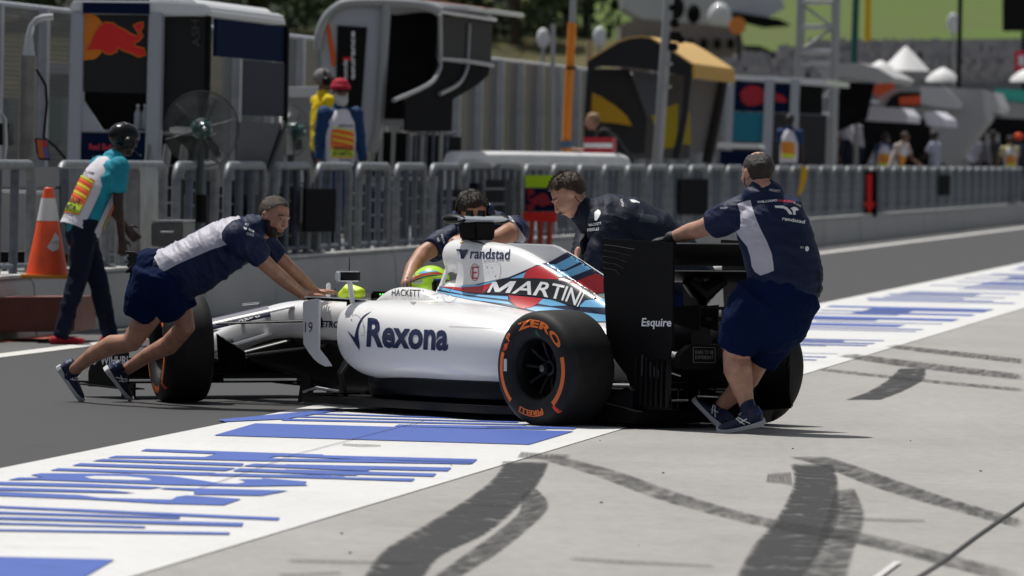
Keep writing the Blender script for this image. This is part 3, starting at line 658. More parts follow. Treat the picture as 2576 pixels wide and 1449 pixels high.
# ---- front wing
mb = MB()
for i, (x, z, c_, t) in enumerate([(4.45, .085, .22, 0), (4.24, .11, .12, .25), (4.13, .15, .10, .45), (4.04, .19, .09, .6)]):
    MB().prism([cw(x, -.80, z), cw(x-c_*math.cos(t), -.80, z+c_*math.sin(t)), cw(x-c_*math.cos(t), -.80, z+c_*math.sin(t)+.012), cw(x, -.80, z+.012)], cl*1.6).build('front_wing_element', m_blk, CAR_T)
for s in (1, -1):
    q = [cy(*p, .82) for p in [(222, 972), (222, 935), (232, 905), (262, 888), (321, 887), (321, 965), (300, 975)]]
    e = MB().prism([cw(p.x, s*.82, p.z) for p in q], cl*(-.012*s)).build('front_wing_endplate', m_blk, CAR_T)
    if s > 0: FWE = e
    MB().prism([cw(4.42, s*.70, .075), cw(3.90, s*.70, .06), cw(3.88, s*.86, .06), cw(4.38, s*.86, .075)], Z*.008).build('wing_foot', m_blk2, CAR_T)
    MB().prism([cw(4.40, s*.07, .22), cw(4.15, s*.09, .25), cw(4.15, s*.09, .10), cw(4.38, s*.08, .09)], cl*(.012*s)).build('nose_pylon', m_blk2, CAR_T)
    MB().box(cw(3.93, s*.80, .055), .12, .02, .09, ch, cl, Z).build('endplate_heel', m_blk2, CAR_T)
# ---- rear wing
EPx = [(-.065, 1.072), (-.69, 1.062), (-.70, .50), (-.66, .36), (-.70, .12), (-.42, .10), (-.30, .30), (-.13, .44)]
EP = []
for s in (1, -1):
    e = MB().prism([cw(x, s*.46, z) for x, z in EPx], cl*(-.013*s)).build('rear_wing_endplate', m_blk, CAR_T, bevel=.003); EP.append(e)
    for k in range(5):
        MB().tube([cw(-.09, s*.462, 1.035-.033*k), cw(-.2, s*.464, 1.03-.034*k), cw(-.36+.03*k, s*.464, 1.015-.037*k)], .0028, n=5).build('endplate_louvre', mat('louvre_edge', (.025, .025, .026), .7, spec=.1), CAR_T)
    for k in range(7):
        MB().prism([cw(-.40-.045*k, s*(.45-.0*k), .13), cw(-.40-.045*k, s*.45, .40-.01*k), cw(-.415-.045*k, s*.45, .40), cw(-.415-.045*k, s*.45, .13)], cl*(.03*s)).build('endplate_strake', m_blk2, CAR_T)
def foil(x0, z0, x1, z1, th, nm):
    d = V((x1-x0, z1-z0)); L_ = d.length; d.normalize(); n = V((-d.y, d.x)) if d.x > 0 else V((d.y, -d.x))
    up = []; lo = []
    for i in range(9):
        t = i/8; yt = th*math.sqrt(t)*(1-t)*2.2; cm = -.10*L_*4*t*(1-t)
        c = V((x0, z0))+d*(t*L_)+V((0, cm)); up.append(c+V((0, yt*.5))); lo.append(c-V((0, yt*.5)))
    return MB().prism([cw(p.x, -.445, p.y) for p in up+lo[::-1][1:-1]], cl*.89).build(nm, m_blk, CAR_T)
foil(-.12, .86, -.50, .905, .03, 'rear_wing_main_plane'); foil(-.43, .93, -.70, 1.06, .02, 'rear_wing_flap')
MB().prism([cw(-.702, -.445, 1.055), cw(-.702, .445, 1.055), cw(-.702, .445, 1.062), cw(-.702, -.445, 1.062)], ch*.004).build('flap_trailing_edge', mat('edge_grey', (.35, .35, .35), .4), CAR_T)
MB().prism([cw(-.505, -.44, .896), cw(-.505, .44, .896), cw(-.505, .44, .903), cw(-.505, -.44, .903)], ch*.004).build('main_plane_trailing_edge', _m['edge_grey'], CAR_T)
MB().tube([cw(-.4, -.18, .84), cw(-.4, 0, .76), cw(-.4, .1, .84)], [.03, .07, .03], n=10).build('wing_underside_fairing', m_blk, CAR_T)
for y in (.035, -.035): MB().prism([cw(-.50, y, .34), cw(-.36, y, .34), cw(-.30, y, .87), cw(-.40, y, .87)], cl*.012).build('wing_pylon', m_blk2, CAR_T)
MB().prism([cw(-.42, .22, .675), cw(-.66, .22, .69), cw(-.66, .22, .70), cw(-.42, .22, .69)], cl*-.38).build('monkey_seat', m_blk, CAR_T)
for y in (.22, .08, -.16): MB().prism([cw(-.42, y, .60), cw(-.66, y, .56), cw(-.66, y, .71), cw(-.42, y, .69)], cl*.008).build('monkey_seat_endplate', m_blk, CAR_T)
MB().prism([cw(-.44, .16, .61), cw(-.64, .16, .62), cw(-.64, .16, .64), cw(-.44, .16, .64)], cl*-.28).build('monkey_seat_lower', m_blk, CAR_T)
mb = MB().loft([[cw(q[0], y, z) for y, z in se(0, q[2], q[1], q[3], 5, 24)] for q in [(.1, .14, .32, .12), (-.3, .11, .32, .10), (-.62, .085, .33, .075), (-.80, .075, .335, .065)]]); mb.build('crash_structure', m_blk, CAR_T)
MB().box(cw(-.805, 0, .34), .02, .08, .10, ch, cl, Z).build('rain_light', mat('rain_light_red', (.12, .01, .01), .3), CAR_T)
# rear beam with the framed slogan
q = [cx(*p, -.72) for p in [(1702, 925), (1716, 888), (1740, 868), (1812, 866), (1830, 925), (1740, 930)]]
RB = MB().prism([cw(-.72, p.y, p.z) for p in q], ch*.05).build('rear_impact_plate', m_blk, CAR_T)
# exhaust
MB().tube([cw(-.1, 0, .46), cw(-.45, 0, .47)], .055, n=16).build('exhaust', mat('exhaust_metal', (.10, .09, .08), .4, .8), CAR_T)
MB().tube([cw(-.3, .09, .52), cw(-.52, .09, .52)], [.09, .075], n=16).build('exhaust_shroud', m_blk, CAR_T)
# diffuser
mb = MB(); mb.prism([cw(.05, -.5, .05), cw(-.35, -.5, .20), cw(-.40, -.5, .215), cw(-.36, -.5, .235), cw(.05, -.5, .09)], cl*1.0); mb.build('diffuser', m_blk, CAR_T)
for y in (-.5, -.33, -.16, 0, .16, .33, .5): MB().prism([cw(.0, y, .045), cw(-.42, y, .045), cw(-.42, y, .22), cw(0, y, .10)], cl*.01).build('diffuser_strake', m_blk2, CAR_T)
MB().prism([cw(-.40, -.5, .225), cw(-.44, -.5, .26), cw(-.44, -.5, .265), cw(-.40, -.5, .23)], cl*1.0).build('diffuser_lip', m_blk2, CAR_T)
MB().prism([cw(.3, -.52, .03), cw(-.45, -.52, .03), cw(-.5, -.5, .10), cw(.3, -.5, .20)], cl*1.04).build('gearbox_fairing', m_blk, CAR_T)
# ============================================================ livery, traced onto the skin
T = bvh([cover, tub, fin]); on = onto(T, .004); on1 = onto(T, .0052); on2 = onto(T, .0064); on3 = onto(T, .0076)
def bm_(x, y, k=.28119, ox=966., oy=442.8): return (ox+x*k, oy+y*k)   # crop 3: 2576 px across 900
def zz(pts): return [bm_(x, y) for x, y in pts]
pxpoly('stripe', zz([(340, 982), (700, 1000), (1000, 930), (1250, 880), (1080, 985), (1160, 1075), (1600, 1110), (1980, 1180), (1985, 1245), (1700, 1215), (1390, 1225), (1100, 1165), (800, 1110), (600, 1060), (430, 1020)]), on, m_dk, CAR_T)
# upper navy sweep then light blues
pxpoly('stripe', zz([(1085, 920), (1250, 850), (1370, 795), (1480, 770), (1640, 680), (1700, 715), (1780, 765), (1870, 830), (1965, 890), (1975, 1050), (1860, 1060), (1700, 940), (1560, 900), (1400, 900), (1260, 915)]), on, m_dk, CAR_T)
pxpoly('stripe', zz([(1130, 918), (1290, 855), (1275, 912)]), on1, m_lb, CAR_T)
pxpoly('stripe', zz([(1450, 800), (1540, 790), (1685, 715), (1765, 765), (1620, 838), (1540, 842)]), on1, m_lb, CAR_T)
pxpoly('stripe', zz([(1530, 858), (1640, 848), (1790, 780), (1860, 830), (1680, 900), (1560, 900)]), on1, m_lb, CAR_T)
pxpoly('stripe', zz([(1560, 932), (1710, 945), (1900, 870), (1965, 910), (1968, 1040), (1860, 1052), (1770, 1000), (1680, 955)]), on1, m_rd, CAR_T)
pxpoly('stripe', zz([(1780, 1110), (1975, 1105), (1978, 1180), (1760, 1172), (1750, 1160)]), on1, m_lb, CAR_T)
pxpoly('stripe', zz([(1390, 1135), (1620, 1160), (1978, 1210), (1985, 1250), (1700, 1212), (1580, 1160)]), on, m_dk, CAR_T)
pxpoly('stripe', zz([(1450, 1215), (1730, 1214), (1985, 1245), (1985, 1300), (1450, 1300)]), on1, m_lb, CAR_T)
# upper hairline stripes from the headrest
pxpoly('stripe', zz([(490, 988), (700, 998), (850, 985), (1000, 950), (940, 1000), (885, 1050), (760, 1042), (600, 1010)]), on1, m_rd, CAR_T)
pxpoly('stripe', zz([(370, 985), (480, 990), (620, 1020), (760, 1052), (900, 1068), (1110, 1080), (1112, 1110), (900, 1085), (740, 1066), (560, 1030)]), on1, m_lb, CAR_T)
pxpoly('stripe', zz([(360, 992), (520, 1040), (700, 1080), (900, 1100), (1110, 1128), (1150, 1155), (1000, 1135), (800, 1112), (600, 1070), (450, 1028)]), on1, m_lb, CAR_T)
pxpoly('stripe', zz([(660, 985), (850, 975), (1010, 932), (1000, 948), (850, 988), (700, 998)]), on2, m_lb, CAR_T)
pxpoly('stripe', zz([(1360, 1140), (1420, 1100), (1520, 1108), (1640, 1160), (1500, 1165)]), on1, m_lb, CAR_T)
pxpoly('stripe', zz([(1270, 1190), (1350, 1168), (1480, 1175), (1720, 1212), (1500, 1218), (1400, 1222)]), on1, m_lb, CAR_T)
def disc(cx_, cy_, rx, ry, a0, a1, n=26): return [(cx_+rx*math.cos(R_(a0+(a1-a0)*i/n)), cy_-ry*math.sin(R_(a0+(a1-a0)*i/n))) for i in range(n+1)]
pxpoly('red_disc', zz(disc(1405, 922, 155, 116, -2, 180)), on2, m_rd, CAR_T)
pxpoly('red_disc', zz([(1115, 1068), (1422, 1096), (1375, 1145), (1320, 1178), (1250, 1190), (1190, 1172), (1140, 1125)]), on2, m_rd, CAR_T)
m_mb = mat('martini_black', (.010, .011, .014), .35, coat=.25)
pxpoly('name_panel', zz([(1015, 935), (1150, 920), (1350, 915), (1500, 925), (1640, 950), (1760, 985), (1860, 1035), (1905, 1090), (1800, 1110), (1730, 1175), (1640, 1150), (1500, 1105), (1350, 1075), (1150, 1065), (885, 1050)]), on3, m_mb, CAR_T, step=4, label='black curved name panel across the engine cover')
on4 = onto(T, .0095)
_v, _f, _w = textbm('ARTINI', .016, .32, 1.02)
_M = [(0, 0), (.21, 0), (.21, .60), (.47, .05), (.68, .05), (.94, .60), (.94, 0), (1.15, 0), (1.15, 1), (.87, 1), (.575, .38), (.28, 1), (0, 1)]
vs = [(x+.32*y, y) for x, y in _M]+[(x+1.24, y) for x, y in _v]; fs = [tuple(range(13))]+[tuple(i+13 for i in f) for f in _f]; w__ = _w+1.24
bc = cr([(925, 1045), (1130, 1050), (1330, 1065), (1520, 1095), (1640, 1125), (1740, 1172)], 8); tc_ = cr([(975, 952), (1190, 942), (1400, 948), (1560, 968), (1690, 1005), (1800, 1052)], 8)
def alng(c, k):
    k = max(0, min(.9999, k))*(len(c)-1); i = int(k); f = k-i; return (sm(c[i][0], c[i+1][0], f), sm(c[i][1], c[i+1][1], f))
vs2 = []
for x, y in vs:
    k = (x-y*.32)/(w__-.32)
    if k > 1: k = 1
    a = alng(bc, k); b = alng(tc_, k); vs2.append(bm_(sm(a[0], b[0], y), sm(a[1], b[1], y)))
decal('name_lettering', vs2, fs, m_wht, CAR_T, on4, 3.5)
# Rexona + tick
def z2(x, y): return (483+x*.36117, 563.5+y*.36117)   # crop 2: 1783 px across 800
onc = onto(bvh([cover]), .003)
pxpoly('tick', [z2(*p) for p in cr([(1252, 608), (1195, 640), (1160, 690), (1143, 740), (1132, 790)], 4)+[(1080, 738), (1105, 780), (1140, 840), (1167, 880)]+cr([(1170, 850), (1158, 770), (1165, 715), (1195, 655), (1252, 608)], 4)], onc, m_ink, CAR_T)
pxtext('Rexona', z2(1215, 846), z2(1783, 874), 68, onc, m_ink, CAR_T, 'sponsor_lettering', bold=.035, up=(.05, -1), step=7)
# randstad + mark
pxtext('randstad', bm_(770, 738), bm_(1130, 748), 27, on, m_ink, CAR_T, 'sponsor_lettering', bold=.012, shear=.12)
for pl in ([(650, 655), (690, 655), (712, 670), (718, 740), (690, 740), (684, 690), (672, 672), (650, 672)], [(752, 657), (735, 657), (712, 672), (700, 700)][:0] or [(690, 665), (752, 657), (752, 674), (722, 680), (718, 740), (706, 740), (704, 690)]):
    pxpoly('sponsor_mark', zz(pl), on1, m_ink, CAR_T)
pxtext('HACKETT', bm_(70, 1072), bm_(325, 1080), 17.5, on, mat('black_lettering', (.02, .02, .022), .3), CAR_T, 'sponsor_lettering', bold=.0)
q0 = [(bm_(812+38*math.cos(t), 862+78*math.sin(t))) for t in [R_(i*15) for i in range(24)]]; q1 = [(bm_(812+33*math.cos(t), 862+73*math.sin(t))) for t in [R_(i*15) for i in range(24)]]
decal('safety_mark', q0+q1, [(i, (i+1) % 24, (i+1) % 24+24, i+24) for i in range(24)], m_rd, CAR_T, on, 0)
pxtext('E', bm_(790, 922), bm_(838, 922), 32, on, m_rd, CAR_T, 'safety_lettering', bold=-.01)
for px_, py_ in ((908, 766), (926, 820), (968, 822), (1000, 898), (475, 1092), (350, 1028), (848, 815)): pxpoly('fastener', [bm_(px_+5*math.cos(R_(a)), py_+6*math.sin(R_(a))) for a in range(0, 360, 60)], on1, m_blk, CAR_T)
for px_, py_ in ((997, 697), (1193, 710), (1112, 668)): pxpoly('fastener', [z2(px_+4*math.cos(R_(a)), py_+5*math.sin(R_(a))) for a in range(0, 360, 60)], onc, m_blk, CAR_T)
m_seam = mat('panel_seam', (.25, .25, .26), .5)
def seam(pts, fn, w=.9, n=5):
    c = cr(pts, n); a = []; b = []
    for i in range(len(c)):
        p = V((*c[i], 0)); t = V((*c[min(i+1, len(c)-1)], 0))-V((*c[max(i-1, 0)], 0)); t.normalize(); nn = V((-t.y, t.x, 0))*w/2; a.append(((p+nn).x, (p+nn).y)); b.append(((p-nn).x, (p-nn).y))
    k = len(a); return decal('panel_seam', a+b, [(i, i+1, k+i+1, k+i) for i in range(k-1)], m_seam, CAR_T, fn, 0)
seam([bm_(-90, 1350), bm_(300, 1355), bm_(900, 1362), bm_(1200, 1368)][:0] or [(1270, 826), (1200, 824), (1130, 821)], onc)
seam([bm_(885, 782), bm_(1035, 784), bm_(1030, 960)], on); seam([bm_(355, 1075), bm_(440, 1060), bm_(520, 1040)], on)
seam([bm_(520, 1080), bm_(560, 1130), bm_(620, 1120), bm_(650, 1085)], on)
seam([z2(1112, 640), z2(1150, 635), z2(1195, 690), z2(1200, 770), z2(1180, 775)], onc)
# air inlet notch and cover slit
pxpoly('cover_slit', [bm_(*p) for p in [(735, 570), (790, 578), (870, 592), (920, 618), (860, 602), (800, 592)]], on1, m_blk, CAR_T)
pxpoly('tub_notch', [bm_(*p) for p in [(228, 1128), (262, 1152), (292, 1128)]], on1, m_seam, CAR_T)
pxpoly('cockpit_sensor', [bm_(*p) for p in [(676, 590), (700, 583), (705, 596), (680, 600)]], on1, mat('yellow_tag', (.8, .5, .05), .5), CAR_T)
# nose print: 19 on the vane, sponsor on the tub, endplate words
onu = onto(bvh([UP1]), .003); pxtext('Rexona', (650, 786), (574, 818), 11, onu, m_wht, CAR_T, 'sponsor_lettering', bold=.02, step=4)
onv = onto(bvh([vn]), .003); pxtext('19', z2(787, 755), z2(838, 757), 27, onv, m_ink, CAR_T, 'race_number', bold=-.005)
ont = onto(bvh([tub]), .003); pxtext('PETROBRAS', z2(870, 716), z2(1145, 727), 15.5, ont, m_ink, CAR_T, 'sponsor_lettering', bold=.03, shear=.15)
one = onto(bvh([EP[0]]), .003); pxtext('Esquire', (1614, 820), (1689, 821), 20, one, m_wht, CAR_T, 'sponsor_lettering', bold=.02, shear=.1)
onb = onto(bvh([RB]), .004); m_gt = mat('grey_print', (.30, .30, .31), .5)
pxtext('DARE TO BE', (1748, 890), (1794, 891), 9, onb, m_gt, CAR_T, 'slogan', bold=-.01); pxtext('DIFFERENT', (1748, 903), (1794, 904), 9, onb, m_gt, CAR_T, 'slogan', bold=-.01)
for a in ([(1743, 873), (1798, 874)], [(1743, 911), (1798, 912)], [(1743, 873), (1743, 911)], [(1798, 874), (1798, 912)]):
    (x0, y0), (x1, y1) = a; pxpoly('slogan_frame', [(x0, y0), (x1+.8*(y0 != y1), y1), (x1+.8*(x0 == x1), y1+.8*(x0 != x1)), (x0+.8*(x0 == x1), y0+.8*(x0 != x1))] if x0 != x1 else [(x0, y0), (x0+.9, y0), (x0+.9, y1), (x0, y1)], onb, m_gt, CAR_T)
onf = onto(bvh([FWE]), .003); pxtext('WIHURI', (253, 917), (322, 917), 21, onf, m_wht, CAR_T, 'sponsor_lettering', bold=.02)
pxpoly('sponsor_mark', [(226, 897), (231, 897), (236, 910), (240, 897), (245, 897), (245, 910), (238, 918), (230, 914)], onf, m_wht, CAR_T)

for a_, b_ in (((-.55, .36, .16), (-.66, .30, .17)), ((-.60, .18, .19), (-.66, .02, .185)), ((-.5, -.05, .21), (-.6, -.2, .20)), ((-.45, .3, .33), (-.5, .22, .30))): MB().tube([cw(*a_), cw(*b_)], .006, n=6).build('highlight_sliver', m_steel, CAR_T)  # thin steel slivers added as highlights in the dark rear, no real linkage
for i_ in range(6): MB().prism([cw(-.46-.035*i_, .475, .30), cw(-.463-.035*i_, .475, .30), cw(-.463-.035*i_, .475, .42-.02*i_), cw(-.46-.035*i_, .475, .42-.02*i_)], cl*.004).build('strake_highlight', mat('highlight_dim', (.08, .08, .085), .5), CAR_T)  # paler lines painted as highlights along the strakes
# ============================================================ PEOPLE
def skin(name, c): return mat(name, c, .46, 0, var=.3, vs=14, bump=.12, bs=110, spec=.4)
sk_a = skin('skin_fair', (.50, .27, .19)); sk_b = skin('skin_tan', (.42, .21, .135)); sk_d = skin('skin_dark', (.045, .022, .015)); sk_c = skin('skin_brown', (.20, .10, .065))
m_shirt = mat('shirt_navy', (.006, .014, .050), .6, var=.2, vs=4, bump=.25, bs=35, spec=.22)
m_short = mat('shorts_blue', (.0028, .010, .048), .85, var=.25, vs=4, bump=.25, bs=40, spec=.08)
m_jack = mat('jacket_navy', (.009, .013, .028), .62, var=.2, vs=4, bump=.2, bs=30, spec=.15)
m_shw = mat('shirt_white_panel', (.46, .45, .52), .55, bump=.2, bs=30)
m_shoe = mat('shoe_navy', (.008, .015, .05), .5, bump=.2, bs=80); m_sole = mat('shoe_sole', (.50, .52, .54), .6); m_shb = mat('shoe_blue', (.01, .09, .38), .45)
m_glove = mat('black_glove', (.010, .010, .011), .6, bump=.3, bs=50)
m_eyew = mat('eye_white', (.30, .27, .25), .4); m_iris = mat('iris_dark', (.02, .013, .01), .2); m_lip = mat('lip', (.30, .11, .09), .5)
def hairm(nm, c): return mat(nm, c, .45, var=.55, vs=90, bump=.5, bs=200, spec=.4)
def jn(*a): return P(*a)
def frame(f, u):
    f = V(f).normalized(); u = V(u); u = (u-f*u.dot(f)).normalized(); l = u.cross(f); return f, u, l
def head_shapes(mb, c, f, u, l, k=1.0, neck=None):
    e = lambda off, rx, ry, rz, n=20, m=14: mb.ell(c+f*off[0]*k+l*off[1]*k+u*off[2]*k, rx*k, ry*k, rz*k, f, l, u, n, m)
    e((-.012, 0, .028), .098, .078, .092); e((.025, 0, -.01), .070, .066, .085); e((.030, 0, -.062), .058, .052, .048); e((.052, 0, -.088), .030, .032, .022)
    e((.068, .028, -.02), .026, .026, .026); e((.068, -.028, -.02), .026, .026, .026); e((.080, 0, .028), .018, .05, .012)
    mb.tube([c+f*.085*k+u*.018*k, c+f*.103*k-u*.012*k, c+f*.108*k-u*.026*k], [.009*k, .012*k, .015*k], n=8, rnd_=True)
    e((.090, 0, -.026), .014, .019, .009, 10, 8); e((.085, 0, -.058), .012, .026, .012, 10, 8)
    for s in (1, -1):
        e((-.005, s*.077, .0), .022, .013, .034, 12, 8)
    if neck is not None: mb.tube([neck, c+f*(-.02)*k-u*.05*k], [.060*k, .056*k], n=14, rnd_=True)
def head_extras(c, f, u, l, root, hair, k=1.0, style='short', beard=None, eyes=True, thin=False):
    if eyes:
        for s in (1, -1):
            p = c+f*.083*k+l*(s*.031*k)+u*.008*k
            MB().ell(p, .009*k, .0115*k, .0048*k, f, l, u, 10, 8).build('eye', m_eyew, root)
            MB().ell(p+f*.006*k, .004*k, .005*k, .0046*k, f, l, u, 8, 6).build('pupil', m_iris, root)
            MB().tube([c+f*.088*k+l*(s*.014*k)+u*.026*k, c+f*.092*k+l*(s*.03*k)+u*.033*k, c+f*.078*k+l*(s*.05*k)+u*.027*k], [.005*k, .0055*k, .003*k], n=6, rnd_=True).build('eyebrow', hair, root)
        MB().tube([c+f*.090*k+l*.02*k-u*.059*k, c+f*.0985*k-u*.057*k, c+f*.090*k-l*.02*k-u*.059*k], [.003*k, .0055*k, .003*k], n=6, rnd_=True).build('lips', m_lip, root)
    def cap(fn_keep, infl, nm, m_, spikes, slen, cc=(-.012, 0, .028), rad=(.098, .078, .092), seed=3, lean=(.3, 0, .3)):
        r = random.Random(seed); mb = MB(); n, m = 96, 60; o = c+f*cc[0]*k+l*cc[1]*k+u*cc[2]*k
        def pt(i, j, g):
            th = math.pi*j/m; ph = 2*math.pi*i/n; d = V((math.sin(th)*math.cos(ph), math.sin(th)*math.sin(ph), math.cos(th)))
            nz = noise.noise(d*4+V((seed, 0, 0)))*.002
            return o+(f*d.x*(rad[0]+g+nz)+l*d.y*(rad[1]+g+nz)+u*d.z*(rad[2]+g+nz))*k, d
        idx = {}
        for j in range(m):
            for i in range(n):
                q, d = pt(i+.5, j+.5, 0)
                if not fn_keep(d): continue
                a = [pt(i, j, infl)[0], pt(i+1, j, infl)[0], pt(i+1, j+1, infl)[0], pt(i, j+1, infl)[0]]; b = [pt(i, j, -.004)[0], pt(i+1, j, -.004)[0], pt(i+1, j+1, -.004)[0], pt(i, j+1, -.004)[0]]
                mb.add(a+b, [(0, 1, 2, 3), (7, 6, 5, 4), (0, 4, 5, 1), (1, 5, 6, 2), (2, 6, 7, 3), (3, 7, 4, 0)])
        t_ = 0
        while t_ < spikes:
            d = V((r.gauss(0, 1), r.gauss(0, 1), r.gauss(0, 1))).normalized()
            if not fn_keep(d): continue
            t_ += 1
            b = o+(f*d.x*(rad[0]+infl-.002)+l*d.y*(rad[1]+infl-.002)+u*d.z*(rad[2]+infl-.002))*k
            nd = (f*d.x+l*d.y+u*d.z).normalized(); g = (nd*.6+f*(lean[0]+r.uniform(-.3, .3))+u*(lean[2]+r.uniform(-.3, .3))+l*r.uniform(-.3, .3)).normalized()
            a1 = g.orthogonal().normalized()*.0018*k; a2 = g.cross(a1).normalized()*.0018*k; e_ = b+g*slen*k*r.uniform(.6, 1.2)
            mb.add([b+a1, b-a1*.5+a2, b-a1*.5-a2, e_], [(0, 1, 3), (1, 2, 3), (2, 0, 3), (0, 2, 1)])
        mb.build(nm, m_, root, smooth=60)
    if style == 'short': cap(lambda d: (d.z > .30 if d.x > .35 else d.z > -.68+1.5*max(0, d.x+.25)) and not (d.x > .55 and d.z < .62), .007, 'hair', hair, 900, .007)
    if style == 'quiff': cap(lambda d: (d.z > .30 if d.x > .3 else d.z > -.62+1.5*max(0, d.x+.25)) and not (d.x > .62 and d.z < .6), .012, 'hair', hair, 1100, .018, lean=(.7, 0, .35))
    if style == 'bald': cap(lambda d: d.z+.10*noise.noise(d*6)-.12*max(0, -d.x-.2) < .80 and d.x < .45 and d.z > -.72+1.5*max(0, d.x+.25), .003, 'hair', hair, 500, .003)
    if style == 'mid': cap(lambda d: (d.z > .22 if d.x > .3 else d.z > -.7+1.5*max(0, d.x+.25)) and not (d.x > .66 and d.z < .45), .014, 'hair', hair, 1000, .014, lean=(.4, 0, .2))
    if beard:
        cap(lambda d: (d.z < -.12 or (d.x < .25 and d.z < .3 and abs(d.y) > .6)) and d.x > -.25 and not (d.x > .86 and d.z > -.35), .010, 'beard', beard, 600, .006, cc=(.024, 0, -.045), rad=(.064, .060, .066), seed=9, lean=(.1, 0, -.5))
def hand(mb, wrist, d, n_, side, k=1.0, spread=.10, curl=.25, thumb=1, flen=1.0):
    """palm along d, back of the hand facing n_, side = towards the thumb"""
    d = V(d).normalized(); n_ = (V(n_)-d*V(n_).dot(d)).normalized(); s = n_.cross(d).normalized()
    if s.dot(side) < 0: s = -s
    mb.tube([wrist-d*.02*k, wrist+d*.03*k, wrist+d*.085*k], [.027*k, .036*k, .041*k], ry=[.019*k, .016*k, .012*k], side=s, n=12, rnd_=True)
    for i, (o_, L_) in enumerate(((.031, .074), (.010, .082), (-.011, .076), (-.031, .060))):
        b = wrist+d*.078*k+s*o_*k; dd = (d+s*(o_*spread*30)).normalized(); pts = [b]; a = dd; c_ = curl
        for q in (.44, .32, .24):
            a = (a*math.cos(c_)-n_*math.sin(c_)).normalized(); pts.append(pts[-1]+a*L_*q*k*flen); c_ = curl*1.3
        mb.tube(pts, [.0098*k, .0092*k, .0085*k, .007*k], n=8, rnd_=True)
    b = wrist+d*.022*k+s*.026*k; t1 = b+(d*.6+s*.8).normalized()*.040*k-n_*.004*k; t2 = t1+(d*.9+s*.35).normalized()*.032*k-n_*.008*k
    mb.tube([b-s*.01*k, t1, t2], [.015*k, .0115*k, .008*k], n=8, rnd_=True)
def wrinkle(scale, amp, ax=None, st=1.0, seed=0):
    def f_(co):
        q = co*scale+V((seed, seed*.7, 0))
        if ax is not None: q = q-V(ax)*(q.dot(V(ax)))*(1-st)
        a = 1-abs(noise.noise(q))*2.0; b = 1-abs(noise.noise(q*2.3+V((5, 3, 1))))*2
        return amp*(a*.7+b*.3-.55)
    return f_
def shoe(root, heel, toe, up, sc_=1.0, m_=None, ms=None, stripes=True, sock=None):
    heel = V(heel); toe = V(toe); f = (toe-heel).normalized(); u = (V(up)-f*V(up).dot(f)).normalized(); l = u.cross(f); Ln = (toe-heel).length
    mb = MB(); w = .05*sc_
    def q(x, y, z): return heel+f*x*Ln+l*y+u*z
    mb.loft([[q(x, y*w*2, z*h_) for y, z in [(.5*b*math.cos(R_(a)), .5+.5*math.sin(R_(a))) for a in range(0, 360, 24)]] for x, b, h_ in ((.0, .5, .055), (.04, .72, .075), (.15, .8, .085), (.35, .82, .080), (.55, .95, .062), (.75, 1.0, .048), (.9, .85, .04), (.99, .5, .032))])
    mb.tube([q(.14, 0, .05), q(.17, 0, .105)], [.042*sc_, .036*sc_], n=14)
    S = blob('shoe', mb, .0065, m_ or m_shoe, root, it=4)
    sb = MB(); sb.loft([[q(x, y, z) for y, z in ((b*w, -.004), (b*w*1.02, .020+h_), (-b*w*1.02, .020+h_), (-b*w, -.004))] for x, b, h_ in ((-.02, .5, .008), (.06, .8, .008), (.3, .78, .0), (.55, .95, -.002), (.8, 1.0, 0), (.95, .75, .006), (1.02, .35, .012))])
    sb.build('sole', ms or m_sole, S, bevel=.003)
    if stripes:
        for s in (1, -1):
            for a, b in (((.24, .03), (.48, .075)), ((.36, .03), (.52, .07)), ((.28, .06), (.56, .035))):
                MB().tube([q(a[0], s*w*.86, a[1]), q((a[0]+b[0])/2, s*w*.86, (a[1]+b[1])/2), q(b[0], s*w*.62, b[1])], .0032, n=6).build('shoe_stripe', m_wht, S)
        MB().tube([q(.06, w*.6, .07), q(-.005, 0, .078), q(.06, -w*.6, .07)], .007, n=6).build('heel_collar', m_shb, S)
    return S
def belly(mb, pts, side):   # torso tube: (p, a, b)
    mb.tube([p for p, a, b in pts], [a for p, a, b in pts], n=28, side=side, ry=[b for p, a, b in pts], rnd_=True)
